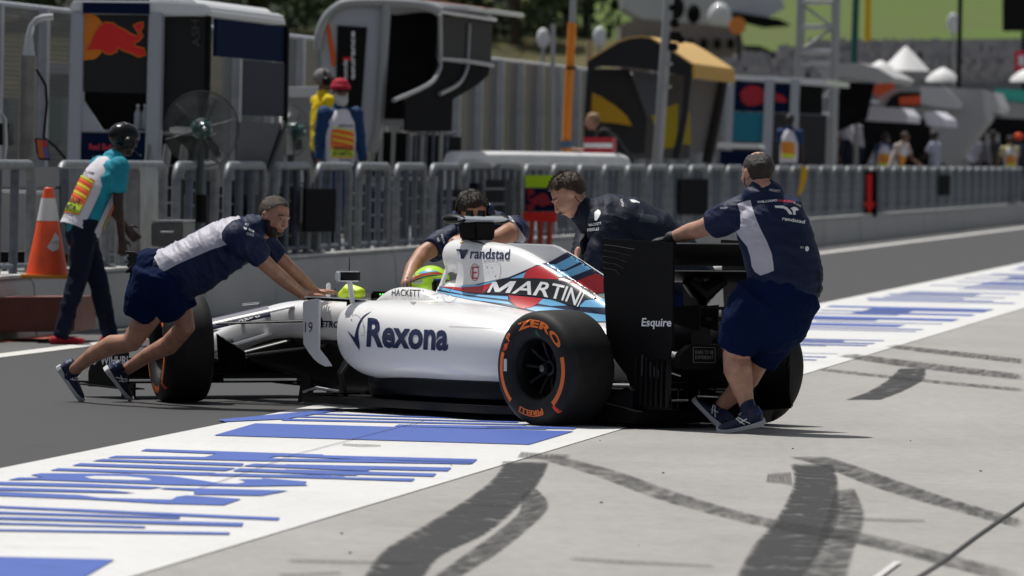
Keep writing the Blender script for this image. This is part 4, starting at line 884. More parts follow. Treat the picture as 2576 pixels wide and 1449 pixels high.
# ------------------------------------------------------------ mechanic pushing at the nose (left)
def mech_left():
    root = thing('person', 'bearded mechanic in navy shirt leaning forward with both hands on the car nose', 'person', G(250, 1008))
    D = 43.85
    hip = jn(405, 700, D); hn, hf = jn(398, 722, D-.08), jn(418, 722, D+.09); shn, shf = jn(598, 600, D-.19), jn(650, 606, D+.19); nk = jn(636, 578, D+.02)
    fw = (jn(600, 600, D)-jn(405, 700, D)).normalized(); side = V((.06, 1, 0)).normalized()
    hc = jn(690, 546, D-.02); toward = (V((.68, -.68, -.26))).normalized(); f, u, l = frame(toward, V((.22, .0, .95)))
    mb = MB(); head_shapes(mb, hc, f, u, l, 1.0, jn(642, 585, D+.02))
    mb.tube([jn(615, 600, D), jn(665, 575, D), hc-u*.05], [.07, .062, .055], n=14, rnd_=True)
    belly(mb, [(jn(430, 690, D), .13, .10), (jn(520, 650, D), .13, .10), (jn(600, 605, D), .14, .09)], side)
    eln, elf = jn(684, 678, D+.02), jn(722, 668, D+.30); wn_, wf = jn(765, 744, D+.45), jn(792, 733, D+.62)
    mb.tube([shn.lerp(jn(645, 640, D-.08), .3), jn(645, 640, D-.08), eln, jn(715, 705, D+.18), wn_], [.05, .055, .046, .045, .030], n=16, rnd_=True)
    mb.tube([shf, jn(690, 640, D+.24), elf, jn(755, 700, D+.44), wf], [.058, .052, .043, .042, .029], n=16, rnd_=True)
    hand(mb, wn_, (jn(835, 741, D+.56)-wn_), V((-.1, -.15, 1)), V((.2, 1, 0)), 1.02, curl=.10); hand(mb, wf, (jn(850, 733, D+.66)-wf), V((0, 0, 1)), V((0, -1, 0)), 1.0, curl=.14)
    kA, aA = jn(466, 822, D+.12), jn(318, 930, 44.55); kB, aB = jn(330, 862, D-.02), jn(186, 930, 44.35)
    mb.tube([hf.lerp(jn(450, 770, D+.1), .4), jn(450, 770, D+.1), kA, jn(425, 868, D+.26), jn(370, 895, 44.3), aA], [.07, .080, .062, .060, .046, .034], n=18, rnd_=True)
    mb.tube([hn.lerp(jn(375, 790, D-.05), .4), jn(375, 790, D-.05), kB, jn(282, 868, D+.1), jn(235, 892, 44.1), aB], [.07, .082, .060, .062, .048, .034], n=18, rnd_=True)
    
    body = blob('body', mb, .0062, sk_b, root, it=4)
    hr = hairm('hair_brown', (.055, .035, .022)); head_extras(hc, f, u, l, root, hr, 1.0, 'short', hairm('beard_brown', (.028, .015, .009)))
    MB().ell(hc+l*-.082-f*.006, .012, .008, .012, f, l, u).build('earpiece', m_glove, root); MB().tube([hc-l*.084, hc-l*.078-u*.06-f*.02, hc-l*.06-u*.12-f*.03], .0022, n=5).build('earpiece_wire', m_glove, root)
    # shirt
    mb = MB()
    belly(mb, [(jn(398, 700, D), .170, .150), (jn(440, 682, D), .182, .158), (jn(500, 655, D), .19, .163), (jn(560, 620, D), .20, .158), (jn(606, 590, D), .19, .125), (jn(630, 578, D), .13, .09)], side)
    belly(mb, [(jn(455, 720, D), .14, .10), (jn(520, 690, D), .14, .09), (jn(590, 640, D), .15, .09)], side)
    for s0, a, b in ((shn, jn(628, 618, D-.14), jn(654, 645, D-.07)), (shf, jn(672, 628, D+.22), jn(696, 650, D+.245))):
        mb.ell(s0, .10, .10, .10); mb.tube([s0+(s0-a)*.3, s0, a, b], [.07, .092, .086, .078], n=20)
    mb.tube([jn(622, 590, D+.02), jn(652, 574, D+.01)], [.085, .070], n=18)
    sh = blob('shirt', mb, .0075, m_shirt, root, it=9, disp=wrinkle(4.5, .013, (fw.x, fw.y, fw.z), 3.0, 1))
    T_ = bvh([sh]); on = onto(T_, .003)
    k_ = lambda x, y: (281.8+x*.27776, 466.9+y*.27776)
    pan = [(360, 610)]+[(460, 550), (620, 480), (760, 420), (900, 340), (1000, 290), (1080, 262), (1150, 275), (1165, 300)]+[(1090, 320), (1030, 370), (995, 430), (1000, 490), (1040, 535)]+[(900, 580), (760, 640), (600, 710), (450, 788)]
    pxpoly('white_panel', [k_(*p) for p in pan], on, m_shw, sh, step=2.2)
    pxtext('WIHURI', k_(1232, 405), k_(1282, 430), 5.5, on, m_wht, sh, 'sleeve_print', bold=.02); pxtext('ORIS', k_(1215, 445), k_(1280, 462), 6.5, on, m_wht, sh, 'sleeve_print', bold=.0)
    pxpoly('sleeve_print', [k_(1188, 372), k_(1222, 384), k_(1215, 402), k_(1196, 396)], on, m_wht, sh, 4)
    pxtext('BT', k_(1203, 358), k_(1240, 366), 5, on, m_wht, sh, 'sleeve_print')
    mb = MB().tube([jn(640, 588, D+.02), jn(658, 573, D+.005)], [.082, .072], n=20); mb.build('collar', m_shirt, sh)
    # shorts
    mb = MB()
    belly(mb, [(jn(385, 684, D), .150, .128), (jn(398, 712, D), .180, .150), (jn(410, 740, D), .18, .15)], side)
    mb.tube([jn(392, 690, D-.08), jn(372, 745, D-.07), jn(350, 797, D-.03)], [.145, .135, .108], n=24); mb.ell(hn, .15, .14, .14)
    mb.tube([jn(425, 700, D+.08), jn(440, 745, D+.10), jn(462, 784, D+.11)], [.13, .118, .093], n=24)
    mb.tube([jn(390, 720, D), jn(420, 740, D)], [.12, .13], n=18, rnd_=True)
    blob('shorts', mb, .0085, m_short, root, it=8, disp=wrinkle(8, .013, None, 1, 4))
    
    gl = MB(); b_ = jn(350, 650, D-.05)
    for i in range(5): gl.tube([b_, b_+V((-.03-.008*i, -.01, .03-.018*i)), b_+V((-.075+.01*i, -.02, .035-.035*i))], [.018, .013, .010], n=8, rnd_=True)
    gl.tube([b_, b_+V((-.03, -.03, -.05)), b_+V((-.07, -.03, -.08))], [.02, .018, .012], n=8, rnd_=True); g = blob('tucked_gloves', gl, .006, m_glove, root, it=2)
    shoe(root, jn(143, 925, 44.38), jn(204, 1010, 44.42), V((.8, -.1, .5)), 1.1); shoe(root, jn(263, 930, 44.5), jn(325, 1006, 44.62), V((.8, 0, .5)), 1.1)
    MB().tube([aA+V((.02, 0, .02)), jn(296, 946, 44.56)], [.038, .046], n=14, rnd_=True).build('sock', m_shoe, root); MB().tube([aB+V((.02, 0, .015)), jn(174, 944, 44.38)], [.038, .046], n=14, rnd_=True).build('sock', m_shoe, root)
mech_left()
# ------------------------------------------------------------ mechanic at the rear wing (right)
def mech_right():
    root = thing('person', 'balding mechanic seen from behind pushing the rear wing in navy shirt and blue shorts', 'person', G(1870, 1088))
    D = 41.55
    hc = jn(1905, 438, D+.05); f, u, l = frame(V((-.55, .80, -.12)), V((-.05, .1, 1)))
    mb = MB(); head_shapes(mb, hc, f, u, l, 1.04); mb.tube([jn(1925, 505, D), jn(1918, 470, D), hc-u*.05-f*.02], [.08, .066, .06], n=16, rnd_=True)
    sL, eL, wL = jn(1845, 540, D+.02), jn(1765, 575, D+.18), jn(1688, 600, D+.30)
    mb.tube([sL.lerp(jn(1810, 555, D+.1), .5), jn(1810, 555, D+.1), eL, jn(1735, 583, D+.24), wL], [.07, .062, .052, .050, .034], n=16, rnd_=True)
    belly(mb, [(jn(1940, 570, D), .11, .08), (jn(1960, 640, D), .13, .10), (jn(1970, 700, D), .15, .11)], V((1, .3, 0)))
    kn, an = jn(1853, 895, D+.06), jn(1881, 1026, D-.0); kf, af = jn(1900, 915, D+.18), jn(1810, 1026, D+.42)
    mb.tube([jn(1910, 760, D-.04), jn(1870, 830, D), kn, jn(1856, 930, D+.04), jn(1870, 985, D+.02), an], [.11, .09, .080, .083, .056, .040], n=18, rnd_=True)
    mb.tube([jn(1985, 770, D+.08), jn(1945, 850, D+.12), kf, jn(1880, 950, D+.26), jn(1845, 992, D+.36), af], [.11, .09, .070, .070, .052, .038], n=18, rnd_=True)
    
    blob('body', mb, .0065, sk_a, root, it=4)
    head_extras(hc, f, u, l, root, hairm('hair_dark', (.025, .016, .011)), 1.04, 'bald', eyes=True)
    MB().tube([hc+l*.088-f*.004+u*.0, hc+l*.085-u*.05+f*.01, hc+l*.06-u*.13+f*.0], .003, n=6).build('earpiece_wire', m_glove, root)
    g = MB(); hand(g, wL, jn(1632, 606, D+.42)-wL, V((-.1, -.2, 1)), V((.2, 1, -.3)), 1.08, curl=.55); g.tube([wL+(eL-wL)*.08, wL], [.040, .042], n=14, rnd_=True)
    blob('glove', g, .0055, m_glove, root, it=3)
    mb = MB(); sd_ = V((1, .25, 0)).normalized()
    belly(mb, [(jn(1978, 705, D), .215, .17), (jn(1972, 672, D), .215, .17), (jn(1960, 625, D), .215, .165), (jn(1945, 575, D), .215, .15), (jn(1930, 530, D), .20, .125), (jn(1922, 505, D), .13, .09)], sd_)
    mb.tube([jn(1880, 530, D+.03), sL, jn(1815, 555, D+.1), jn(1792, 565, D+.14)], [.10, .098, .090, .082], n=22)
    mb.tube([jn(1975, 525, D+.1), jn(1960, 560, D+.25)], [.10, .09], n=22)
    mb.tube([jn(1921, 508, D+.01), jn(1917, 480, D+.02)], [.092, .078], n=20)
    sh = blob('shirt', mb, .008, m_shirt, root, it=9, disp=wrinkle(4, .012, (.25, 0, 1), 3.2, 7))
    on = onto(bvh([sh]), .003); k_ = lambda x, y: (1754.9+x*.27776, 370.3+y*.27776)
    pan = [(360, 515), (420, 492), (480, 477), (500, 560), (535, 660), (580, 760), (630, 860), (670, 960), (685, 1050), (692, 1118), (640, 1140), (570, 1162), (520, 1130), (492, 1080), (478, 990), (450, 900), (400, 840), (345, 765), (385, 740), (392, 680), (385, 590)]
    pxpoly('white_panel', [k_(*p) for p in pan], on, m_shw, sh, step=2.2)
    m_pr = mat('print_red', (.6, .05, .08), .5)
    pxtext('WILLIAMS', k_(540, 508), k_(722, 490), 5.6, on, m_wht, sh, 'back_print', bold=.02, step=4); pxtext('MARTINI', k_(728, 492), k_(862, 506), 5.4, on, m_pr, sh, 'back_print', bold=.02, step=4); pxtext('RACING', k_(866, 508), k_(930, 545), 5, on, m_wht, sh, 'back_print', step=4)
    pxtext('randstad', k_(765, 658), k_(968, 692), 8.5, on, m_wht, sh, 'back_print', bold=.02, step=4)
    pxpoly('back_emblem', [k_(*p) for p in [(695, 530), (770, 530), (810, 545), (840, 575), (858, 608), (828, 608), (805, 572), (780, 555), (705, 550)]], on, m_wht, sh, 4)
    pxpoly('back_emblem', [k_(*p) for p in [(918, 572), (900, 548), (870, 540), (838, 552), (860, 575), (865, 612), (888, 612), (886, 580), (895, 572)]], on, m_wht, sh, 4)
    pxtext('HACKETT', k_(648, 395), k_(745, 412), 6.0, on, m_wht, sh, 'collar_print', step=4); pxtext('BT', k_(930, 915), k_(962, 922), 5, on, m_wht, sh, 'back_print', step=4)
    pxtext('HACKETT', k_(205, 560), k_(272, 560), 5, on, m_wht, sh, 'sleeve_print', step=4)
    pxpoly('back_emblem', [k_(990+18*math.cos(R_(a)), 920+24*math.sin(R_(a))) for a in range(0, 360, 30)], on, m_wht, sh, 4)
    for i in range(5):
        y = 700+i*62; seg_ = cr([(590+i*22, y+15), (720, y), (850, y+30), (1000, y+95)], 6)
    mb = MB(); belly(mb, [(jn(1972, 712, D), .20, .165), (jn(1965, 745, D), .23, .19), (jn(1950, 790, D), .22, .18)], sd_)
    mb.tube([jn(1922, 745, D-.05), jn(1876, 812, D-.01), jn(1850, 880, D+.03)], [.165, .152, .110], n=26)
    mb.tube([jn(1990, 750, D+.05), jn(1958, 830, D+.1), jn(1912, 914, D+.16)], [.16, .135, .090], n=26)
    blob('shorts', mb, .009, m_short, root, it=9, disp=wrinkle(7, .015, None, 1, 2))
    
    MB().box(jn(2050, 710, D-.05), .06, .04, .13).build('radio', m_blk2, root, bevel=.008); MB().tube([jn(2052, 690, D-.05), jn(2050, 645, D-.05)], .006, n=6).build('radio_antenna', m_blk, root)
    shoe(root, jn(1922, 1066, D-.10), jn(1808, 1086, D-.02), V((-.1, -.3, 1)), 1.12); shoe(root, jn(1812, 1082, D+.36), jn(1742, 1010, D+.46), V((.8, 0, .7)), 1.12)
    MB().tube([an-Z*-.02, jn(1884, 1044, D-.03)], [.044, .05], n=14, rnd_=True).build('sock', m_shoe, root); MB().tube([af, jn(1803, 1040, D+.40)], [.044, .048], n=14, rnd_=True).build('sock', m_shoe, root)
mech_right()
# ------------------------------------------------------------ mechanic in jacket over the engine cover
def mech_mid():
    root = thing('person', 'mechanic in dark navy jacket bending over the far side of the engine cover', 'person', G(1560, 1050))
    D = 44.0
    hc = jn(1432, 492, D-.03); f, u, l = frame(V((-.74, -.24, -.60)), V((-.60, .05, .78)))
    mb = MB(); head_shapes(mb, hc, f, u, l, 1.08); mb.tube([jn(1482, 535, D), jn(1462, 520, D), hc-u*.04-f*.02], [.06, .062, .058], n=16, rnd_=True)
    hA, hB = jn(1448, 652, D-.3), jn(1640, 760, D-.2)
    hand(mb, jn(1452, 640, D-.25), V((-.2, -.2, -1)), V((-1, 0, 0)), V((0, -1, 0)), 1.05)
    mb.tube([jn(1655, 720, D+.1), jn(1600, 890, D), jn(1590, 1010, D-.2)], [.09, .07, .045], n=14, rnd_=True); mb.tube([jn(1680, 720, D+.3), jn(1640, 890, D+.2), jn(1552, 1010, D)], [.09, .07, .045], n=14, rnd_=True)
    blob('body', mb, .0068, sk_a, root, it=4)
    head_extras(hc, f, u, l, root, hairm('hair_chestnut', (.06, .033, .02)), 1.08, 'quiff', mat('stubble', (.22, .11, .075), .7) if False else None)
    MB().tube([hc-l*.09-f*.004, hc-l*.085-u*.06+f*.01, hc-l*.06-u*.13+f*.0], .003, n=6).build('earpiece_wire', m_glove, root); MB().tube([hc+l*.09-f*.004, hc+l*.087-u*.06+f*.0, hc+l*.07-u*.14-f*.01], .003, n=6).build('earpiece_wire', m_glove, root)
    mb = MB(); sd_ = V((.05, 1, 0))
    belly(mb, [(jn(1735, 700, D+.05), .19, .16), (jn(1690, 640, D+.03), .20, .16), (jn(1640, 590, D), .21, .16), (jn(1580, 560, D), .22, .155), (jn(1520, 545, D), .20, .14), (jn(1488, 538, D), .13, .10)], sd_)
    mb.tube([jn(1540, 560, D-.16), jn(1535, 590, D-.2), jn(1510, 640, D-.22), jn(1475, 690, D-.22), jn(1470, 740, D-.2)], [.11, .105, .09, .075, .07], n=22)
    mb.tube([jn(1560, 590, D-.1), jn(1560, 640, D-.22), jn(1570, 680, D-.28), jn(1600, 730, D-.22)], [.11, .10, .085, .075], n=22)
    mb.tube([jn(1510, 570, D+.15), jn(1480, 610, D+.15), jn(1460, 660, D+.0)], [.10, .09, .075], n=22)
    mb.tube([jn(1500, 556, D), jn(1470, 526, D)], [.12, .090], n=20); mb.ell(jn(1530, 570, D-.14), .14, .12, .13)
    sh = blob('jacket', mb, .008, m_jack, root, it=8, disp=wrinkle(4.5, .015, (.7, 0, .5), 2.6, 12))
    on = onto(bvh([sh]), .003); k_ = lambda x, y: (1352.4+x*.19444, 402.5+y*.19444)
    pxtext('HACKETT', k_(668, 858), k_(830, 832), 6.0, on, m_wht, sh, 'chest_print', bold=.02, step=4); pxtext('PIRELLI', k_(648, 925), k_(795, 905), 7, on, m_wht, sh, 'chest_print', bold=.03, step=4)
    pxpoly('sleeve_emblem', [k_(*p) for p in [(735, 680), (780, 640), (812, 660), (815, 700), (790, 750), (765, 785), (738, 780), (765, 740), (785, 690), (775, 670), (745, 690)]], on, m_wht, sh, 4)
    pxtext('WILLIAMS', k_(1120, 605), k_(1095, 500), 5.5, on, m_wht, sh, 'back_print', step=4)
    pxpoly('back_emblem', [k_(*p) for p in [(1190, 512), (1250, 515), (1320, 545), (1318, 560), (1250, 540), (1245, 552), (1215, 545)]], on, m_wht, sh, 4)
    for i in range(9):
        x = 1330+i*26; seg_ = [k_(x-20, 690+i*4), k_(x+12, 740+i*4), k_(x-22, 800+i*2)]
        c_ = cr(seg_, 4); a_ = [(p[0]-.35, p[1]) for p in c_]; b_ = [(p[0]+.45, p[1]) for p in c_]; n_ = len(a_)
        decal('print_line', a_+b_, [(j, j+1, n_+j+1, n_+j) for j in range(n_-1)], mat('print_grey', (.22, .25, .3), .5), sh, on, 0)
    mb = MB(); belly(mb, [(jn(1700, 680, D+.1), .18, .16), (jn(1690, 760, D+.1), .19, .17)], sd_); mb.tube([jn(1680, 740, D+.02), jn(1620, 900, D-.05)], [.14, .11], n=20); mb.tube([jn(1700, 740, D+.2), jn(1650, 900, D+.15)], [.14, .11], n=20)
    blob('shorts', mb, .010, m_short, root, it=6)
    shoe(root, jn(1515, 1032, 43.4), jn(1604, 1046, 43.0), V((0, 0, 1)), 1.05); shoe(root, jn(1498, 1026, 43.9), jn(1570, 1040, 43.7), V((0, 0, 1)), 1.05)
mech_mid()
# ------------------------------------------------------------ mechanic with headset reaching into the cockpit
def headset(root, c, f, u, l, k=1.0, m_=None):
    m1 = m_ or m_blk2; h = bpy.data.objects.new('headset', None); col.objects.link(h); h.parent = root; h.location = c-wm(root).translation
    MB().tube([c+u*(.128*math.cos(R_(a)))*k+l*(.098*math.sin(R_(a)))*k-f*.015*k for a in range(-95, 96, 10)], .013*k, ry=.006*k, n=8).build('headband', m1, h)
    for s in (1, -1): MB().tube([c+l*s*.078*k-u*.012*k, c+l*s*.098*k-u*.012*k, c+l*s*.122*k-u*.012*k], [.044*k, .05*k, .036*k], n=20, rnd_=False).build('ear_cup', m_dk if m_ is None else m_, h, bevel=.006)
    MB().tube([c-l*.11*k-u*.02*k, c-l*.12*k+f*.05*k-u*.07*k, c-l*.09*k+f*.10*k-u*.095*k, c-l*.04*k+f*.125*k-u*.08*k], .004*k, n=6).build('microphone_boom', m1, h)
    return h
def mech_headset():
    root = thing('person', 'mechanic wearing a headset stooping behind the airbox with both arms around it', 'person', V((jn(1200, 900, 44.5).x, jn(1200, 900, 44.5).y, 0)))
    D = 44.45
    hc = jn(1190, 535, D-.1); f, u, l = frame(V((.34, -.84, -.42)), V((-.12, -.40, .90)))
    mb = MB(); head_shapes(mb, hc, f, u, l, 1.06); mb.tube([jn(1235, 560, D+.15), hc-u*.05], [.08, .062], n=16, rnd_=True)
    eL, wL = jn(1062, 640, D-.15), jn(1022, 715, D-.45)
    mb.tube([jn(1130, 610, D+.02), jn(1092, 622, D-.08), eL, jn(1038, 675, D-.3), wL], [.068, .058, .050, .046, .034], n=16, rnd_=True)
    eR, wR = jn(1275, 590, D-.2), jn(1190, 600, D-.35)
    mb.tube([jn(1300, 575, D+.02), eR, jn(1240, 606, D-.28), wR], [.065, .062, .052, .036], n=16, rnd_=True)
    hand(mb, jn(1188, 597, D-.36), V((-1, -.1, -.12)), V((0, -.5, 1)), V((0, -.3, 1)), 1.02, curl=.3)
    mb.tube([jn(1290, 720, D+.25), jn(1290, 860, D+.2), jn(1290, 985, D+.3)], [.1, .07, .045], n=14, rnd_=True); mb.tube([jn(1190, 720, D+.25), jn(1190, 860, D+.2), jn(1190, 985, D+.3)], [.1, .07, .045], n=14, rnd_=True)
    belly(mb, [(jn(1220, 620, D+.15), .15, .1), (jn(1230, 700, D+.25), .14, .1)], V((1, 0, 0)))
    blob('body', mb, .0068, sk_b, root, it=4)
    head_extras(hc, f, u, l, root, hairm('hair_darkbrown', (.028, .017, .011)), 1.06, 'mid', hairm('beard_dark', (.03, .018, .012)))
    headset(root, hc, f, u, l, 1.06)
    g = MB(); hand(g, wL, V((-.15, -.5, -.8)), V((-1, 0, 0)), V((0, -1, 0)), 1.05, curl=.5); blob('glove', g, .006, m_glove, root, it=3)
    mb = MB(); sd_ = V((1, 0, 0))
    belly(mb, [(jn(1235, 740, D+.3), .18, .14), (jn(1235, 670, D+.25), .19, .14), (jn(1228, 620, D+.14), .22, .14), (jn(1225, 590, D+.05), .20, .11)], sd_)
    mb.tube([jn(1180, 600, D+.05), jn(1135, 608, D), jn(1102, 620, D-.05), jn(1084, 632, D-.1)], [.10, .098, .088, .080], n=22)
    mb.tube([jn(1260, 590, D+.08), jn(1296, 580, D), jn(1290, 590, D-.08), jn(1283, 590, D-.14)], [.10, .095, .090, .084], n=22)
    sh = blob('shirt', mb, .008, m_shirt, root, it=8, disp=wrinkle(7, .014, None, 1, 17))
    on = onto(bvh([sh]), .003); k_ = lambda x, y: (966+x*.17779, 466.9+y*.17779)
    pxpoly('white_panel', [k_(*p) for p in [(1735, 400), (1800, 450), (1860, 530), (1920, 620), (1980, 710), (2040, 790), (2010, 812), (1900, 805), (1800, 800), (1870, 740), (1890, 660), (1850, 560), (1790, 480)]], on, m_shw, sh, step=2.2)
    pxtext('PIRELLI', k_(1625, 540), k_(1775, 515), 5, on, m_wht, sh, 'sleeve_print', bold=.03, step=4)
    pxtext('WIHURI', k_(800, 690), k_(838, 822), 5, on, m_wht, sh, 'sleeve_print', bold=.02, step=4); pxtext('ORIS', k_(742, 740), k_(762, 800), 5, on, m_wht, sh, 'sleeve_print', step=4)
    mb = MB(); belly(mb, [(jn(1238, 735, D+.3), .18, .15), (jn(1238, 800, D+.3), .19, .15)], sd_); mb.tube([jn(1270, 780, D+.28), jn(1285, 870, D+.25)], [.13, .11], n=20); mb.tube([jn(1205, 780, D+.28), jn(1195, 870, D+.25)], [.13, .11], n=20)
    blob('shorts', mb, .010, m_short, root, it=6)
    for x_ in (1190, 1290): p = jn(x_, 985, D+.3); shoe(root, V((p.x, p.y+.05, .03)), V((p.x, p.y-.22, .03)), Z)
mech_headset()
# ------------------------------------------------------------ driver in the cockpit
def driver():
    c = CAR(2.02, 0, .745); root = thing('person', 'racing driver in neon yellow and blue helmet sitting low in the cockpit', 'person', CAR(2.0, 0, .3)); f, u, l = frame(ch*1+Z*-.12, Z)
    mb = MB(); mb.tube([CAR(1.85, 0, .3), CAR(1.9, 0, .5), CAR(1.98, 0, .66)], [.15, .14, .08], n=16, rnd_=True)
    for s in (1, -1): mb.tube([CAR(1.92, s*.14, .5), CAR(2.1, s*.2, .44), CAR(2.38, s*.12, .60)], [.06, .05, .035], n=12, rnd_=True)
    mb.tube([CAR(1.8, 0, .25), CAR(2.3, .08, .28), CAR(2.9, .08, .35)], [.12, .1, .06], n=12, rnd_=True)
    blob('body', mb, .012, mat('race_suit_white', (.6, .6, .62), .7), root)
    g = MB(); hand(g, CAR(2.36, .13, .62), ch+Z*.3, Z+cl*.4, Z, 1.0, curl=.7); blob('glove', g, .006, m_glove, root, it=2)
    hm = MB(); hm.ell(c, .138, .118, .125, f, l, u, 36, 24); hm.ell(c+f*.05-u*.05, .10, .09, .075, f, l, u, 24, 16)
    H_ = blob('helmet', hm, .006, mat('helmet_neon', (.48, .82, .03), .2, coat=.8), root, it=4)
    T_ = bvh([H_]); on = onto(T_, .002); on1 = onto(T_, .003); k_ = lambda x, y: (966+x*.17779, 466.9+y*.17779)
    pxpoly('helmet_band', [k_(*p) for p in [(310, 1400), (340, 1330), (400, 1265), (450, 1240), (400, 1330), (380, 1400)]], on, mat('helmet_blue', (.01, .06, .55), .2, coat=.7), H_, 3)
    pxpoly('helmet_band', [k_(*p) for p in [(385, 1340), (440, 1285), (540, 1250), (640, 1235), (780, 1225), (840, 1250), (700, 1255), (560, 1275), (460, 1310), (400, 1350)]], on, m_rd, H_, 3)
    pxpoly('helmet_band', [k_(*p) for p in [(400, 1352), (470, 1315), (600, 1280), (740, 1262), (850, 1262), (740, 1275), (600, 1295), (480, 1330), (405, 1370)]], on, m_dk, H_, 3)
    pxpoly('helmet_band', [k_(*p) for p in [(480, 1240), (560, 1205), (700, 1200), (780, 1215), (640, 1225), (520, 1250)]], on, m_lb, H_, 3)
    pxpoly('helmet_patch', [k_(*p) for p in [(690, 1325), (840, 1315), (880, 1300), (820, 1360), (770, 1420), (740, 1370)]], on, _m['helmet_blue'], H_, 3)
    pxpoly('helmet_label', [k_(*p) for p in [(425, 1362), (545, 1325), (547, 1378), (430, 1410)]], on, mat('pale_label', (.55, .6, .5), .4), H_, 3); pxtext('ORIS', k_(432, 1390), k_(540, 1358), 5, on1, m_ink, H_, 'helmet_lettering', step=3)
    MB().loft([[c+f*(.143*math.cos(R_(a)))+l*(.122*math.sin(R_(a)))+u*z_ for a in range(-68, 69, 8)]+[c+f*(.130*math.cos(R_(a)))+l*(.110*math.sin(R_(a)))+u*z_ for a in range(68, -69, -8)] for z_ in (-.025, .0, .035)]).build('visor', mat('visor_dark', (.02, .02, .03), .05, coat=1), H_)
    MB().box(c-f*.14-u*.03, .04, .2, .1, f, l, u).build('head_restraint', m_blk, root, bevel=.01)
driver()
# ------------------------------------------------------------ generic figure for everyone further off
_cl = {}
def cloth(c, r=.75):
    k = tuple(c); 
    if k not in _cl: _cl[k] = mat('cloth_%d' % len(_cl), c, r, var=.22, vs=5, bump=.2, bs=25, spec=.2)
    return _cl[k]
def figure(label, px_, y_, D, z0=None, h=1.75, face=180, top=(.6, .6, .62), legs=(.01, .015, .04), skn=None, hair='short', hc_=(.03, .02, .015), bend=0, arms=((.15, .1), (.15, .1)), cap=None, hs=False, vest=None, sleeves='short', vox=.016, group=None, stride=.1, beard=None, hard=None):
    """base: point under the figure at image column px_ and depth D; face: heading in degrees (0 = right, 90 = away, 180 = left, 270 = camera)"""
    p = P(px_, y_, D); z0 = .48 if z0 is None else z0; b = V((p.x, p.y, z0)); k = h/1.78; fa = R_(face)
    f = V((math.cos(fa), math.sin(fa), 0)); l = Z.cross(f); root = thing('person', label, 'person', b, 0, group)
    bd = R_(bend); sp = (Z*math.cos(bd)+f*math.sin(bd)); fn_ = (f*math.cos(bd)-Z*math.sin(bd))
    hip = b+Z*.92*k-f*.10*bend/60*k; che = hip+sp*.36*k; nk = hip+sp*.56*k; hd = nk+(sp*.8+f*.25*(bend/60)).normalized()*.16*k; hf, hu, hl = frame(f*1-Z*.25*(bend/60), sp+Z)
    mb = MB(); head_shapes(mb, hd, hf, hu, hl, k); mb.tube([nk-sp*.05, hd-hu*.04], [.06*k, .055*k], n=12, rnd_=True)
    sm__ = skn or sk_c
    sleeve = MB()
    for s, (fwd, out) in zip((1, -1), arms):
        sh = nk-sp*.07*k+l*s*.18*k; dn = (-Z*math.cos(fwd)+fn_*math.sin(fwd)+l*s*out).normalized(); el = sh+dn*.29*k
        d2 = (-Z*math.cos(fwd*1.6+.2)+f*math.sin(fwd*1.6+.2)+l*s*out*.3).normalized(); wr = el+d2*.25*k
        mb.tube([sh, el, wr], [.05*k, .042*k, .028*k], n=10, rnd_=True); hand(mb, wr, d2, l*s, f, k, curl=.3)
        sleeve.ell(sh, .082*k, .082*k, .082*k)
        if sleeves == 'short': sleeve.tube([sh-dn*.03, sh, sh+dn*.2*k], [.06*k, .072*k, .066*k], n=14)
        else: sleeve.tube([sh-dn*.03, sh, el, el+d2*.22*k], [.06*k, .072*k, .058*k, .046*k], n=14)
    lg = MB()
    for s in (1, -1):
        a = b+l*s*.10*k+f*(stride*s)+Z*.08*k; kn = (hip+l*s*.09*k)*.5+a*.5+f*.03; mb.tube([hip+l*s*.08*k, kn, a], [.08*k, .055*k, .04*k], n=10, rnd_=True)
        lg.tube([hip+l*s*.075*k+Z*.03, kn, a-Z*.03*k], [.105*k, .078*k, .062*k], n=16)
        sb = MB(); e = a-Z*.05*k; sb.tube([e-f*.05*k, e+f*.04*k, e+f*.17*k], [.042*k, .046*k, .036*k], ry=[.038*k, .036*k, .024*k], side=l, n=12, rnd_=True); sb.build('shoe', cloth((.02, .02, .022)) if vest != 'red_shoes' else cloth((.35, .02, .03)), root)
    lg.tube([hip-Z*.05*k, hip+sp*.1*k], [.16*k, .155*k], ry=[.12*k, .115*k], side=l, n=20, rnd_=True)
    blob('body', mb, vox*.75, sm__, root, it=3); blob('trousers', lg, vox, cloth(legs), root, it=4, disp=wrinkle(8, .012, None, 1, 3))
    belly(sleeve, [(hip+sp*.02*k, .165*k, .125*k), (hip+sp*.2*k, .165*k, .125*k), (che, .185*k, .125*k), (nk-sp*.06*k, .165*k, .095*k), (nk-sp*.01*k, .09*k, .075*k)], l)
    sh_ = blob('shirt', sleeve, vox, cloth(top), root, it=4, disp=wrinkle(7, .014, None, 1, px_*.01))
    if hair: head_extras(hd, hf, hu, hl, root, hairm('hair_%d%d%d' % tuple(int(c*1000) for c in hc_), hc_), k, hair, beard, eyes=D < 90)
    if cap: 
        mb = MB().ell(hd+hu*.05*k, .108*k, .092*k, .08*k, hf, hl, hu, 20, 14); mb.ell(hd+hu*.055*k+hf*.10*k, .06*k, .07*k, .01*k, hf, hl, hu, 16, 6); blob('cap', mb, .008, cloth(cap), root, it=2)
    if hard: MB().ell(hd+hu*.045*k, .125*k, .108*k, .10*k, hf, hl, hu, 24, 16).build('helmet', cloth(hard, .2), root)
    if hs: headset(root, hd, hf, hu, hl, k, m_blk)
    return root, sh_, dict(f=f, l=l, hip=hip, nk=nk, hd=hd, hf=hf, hu=hu, hl=hl, k=k, sp=sp)
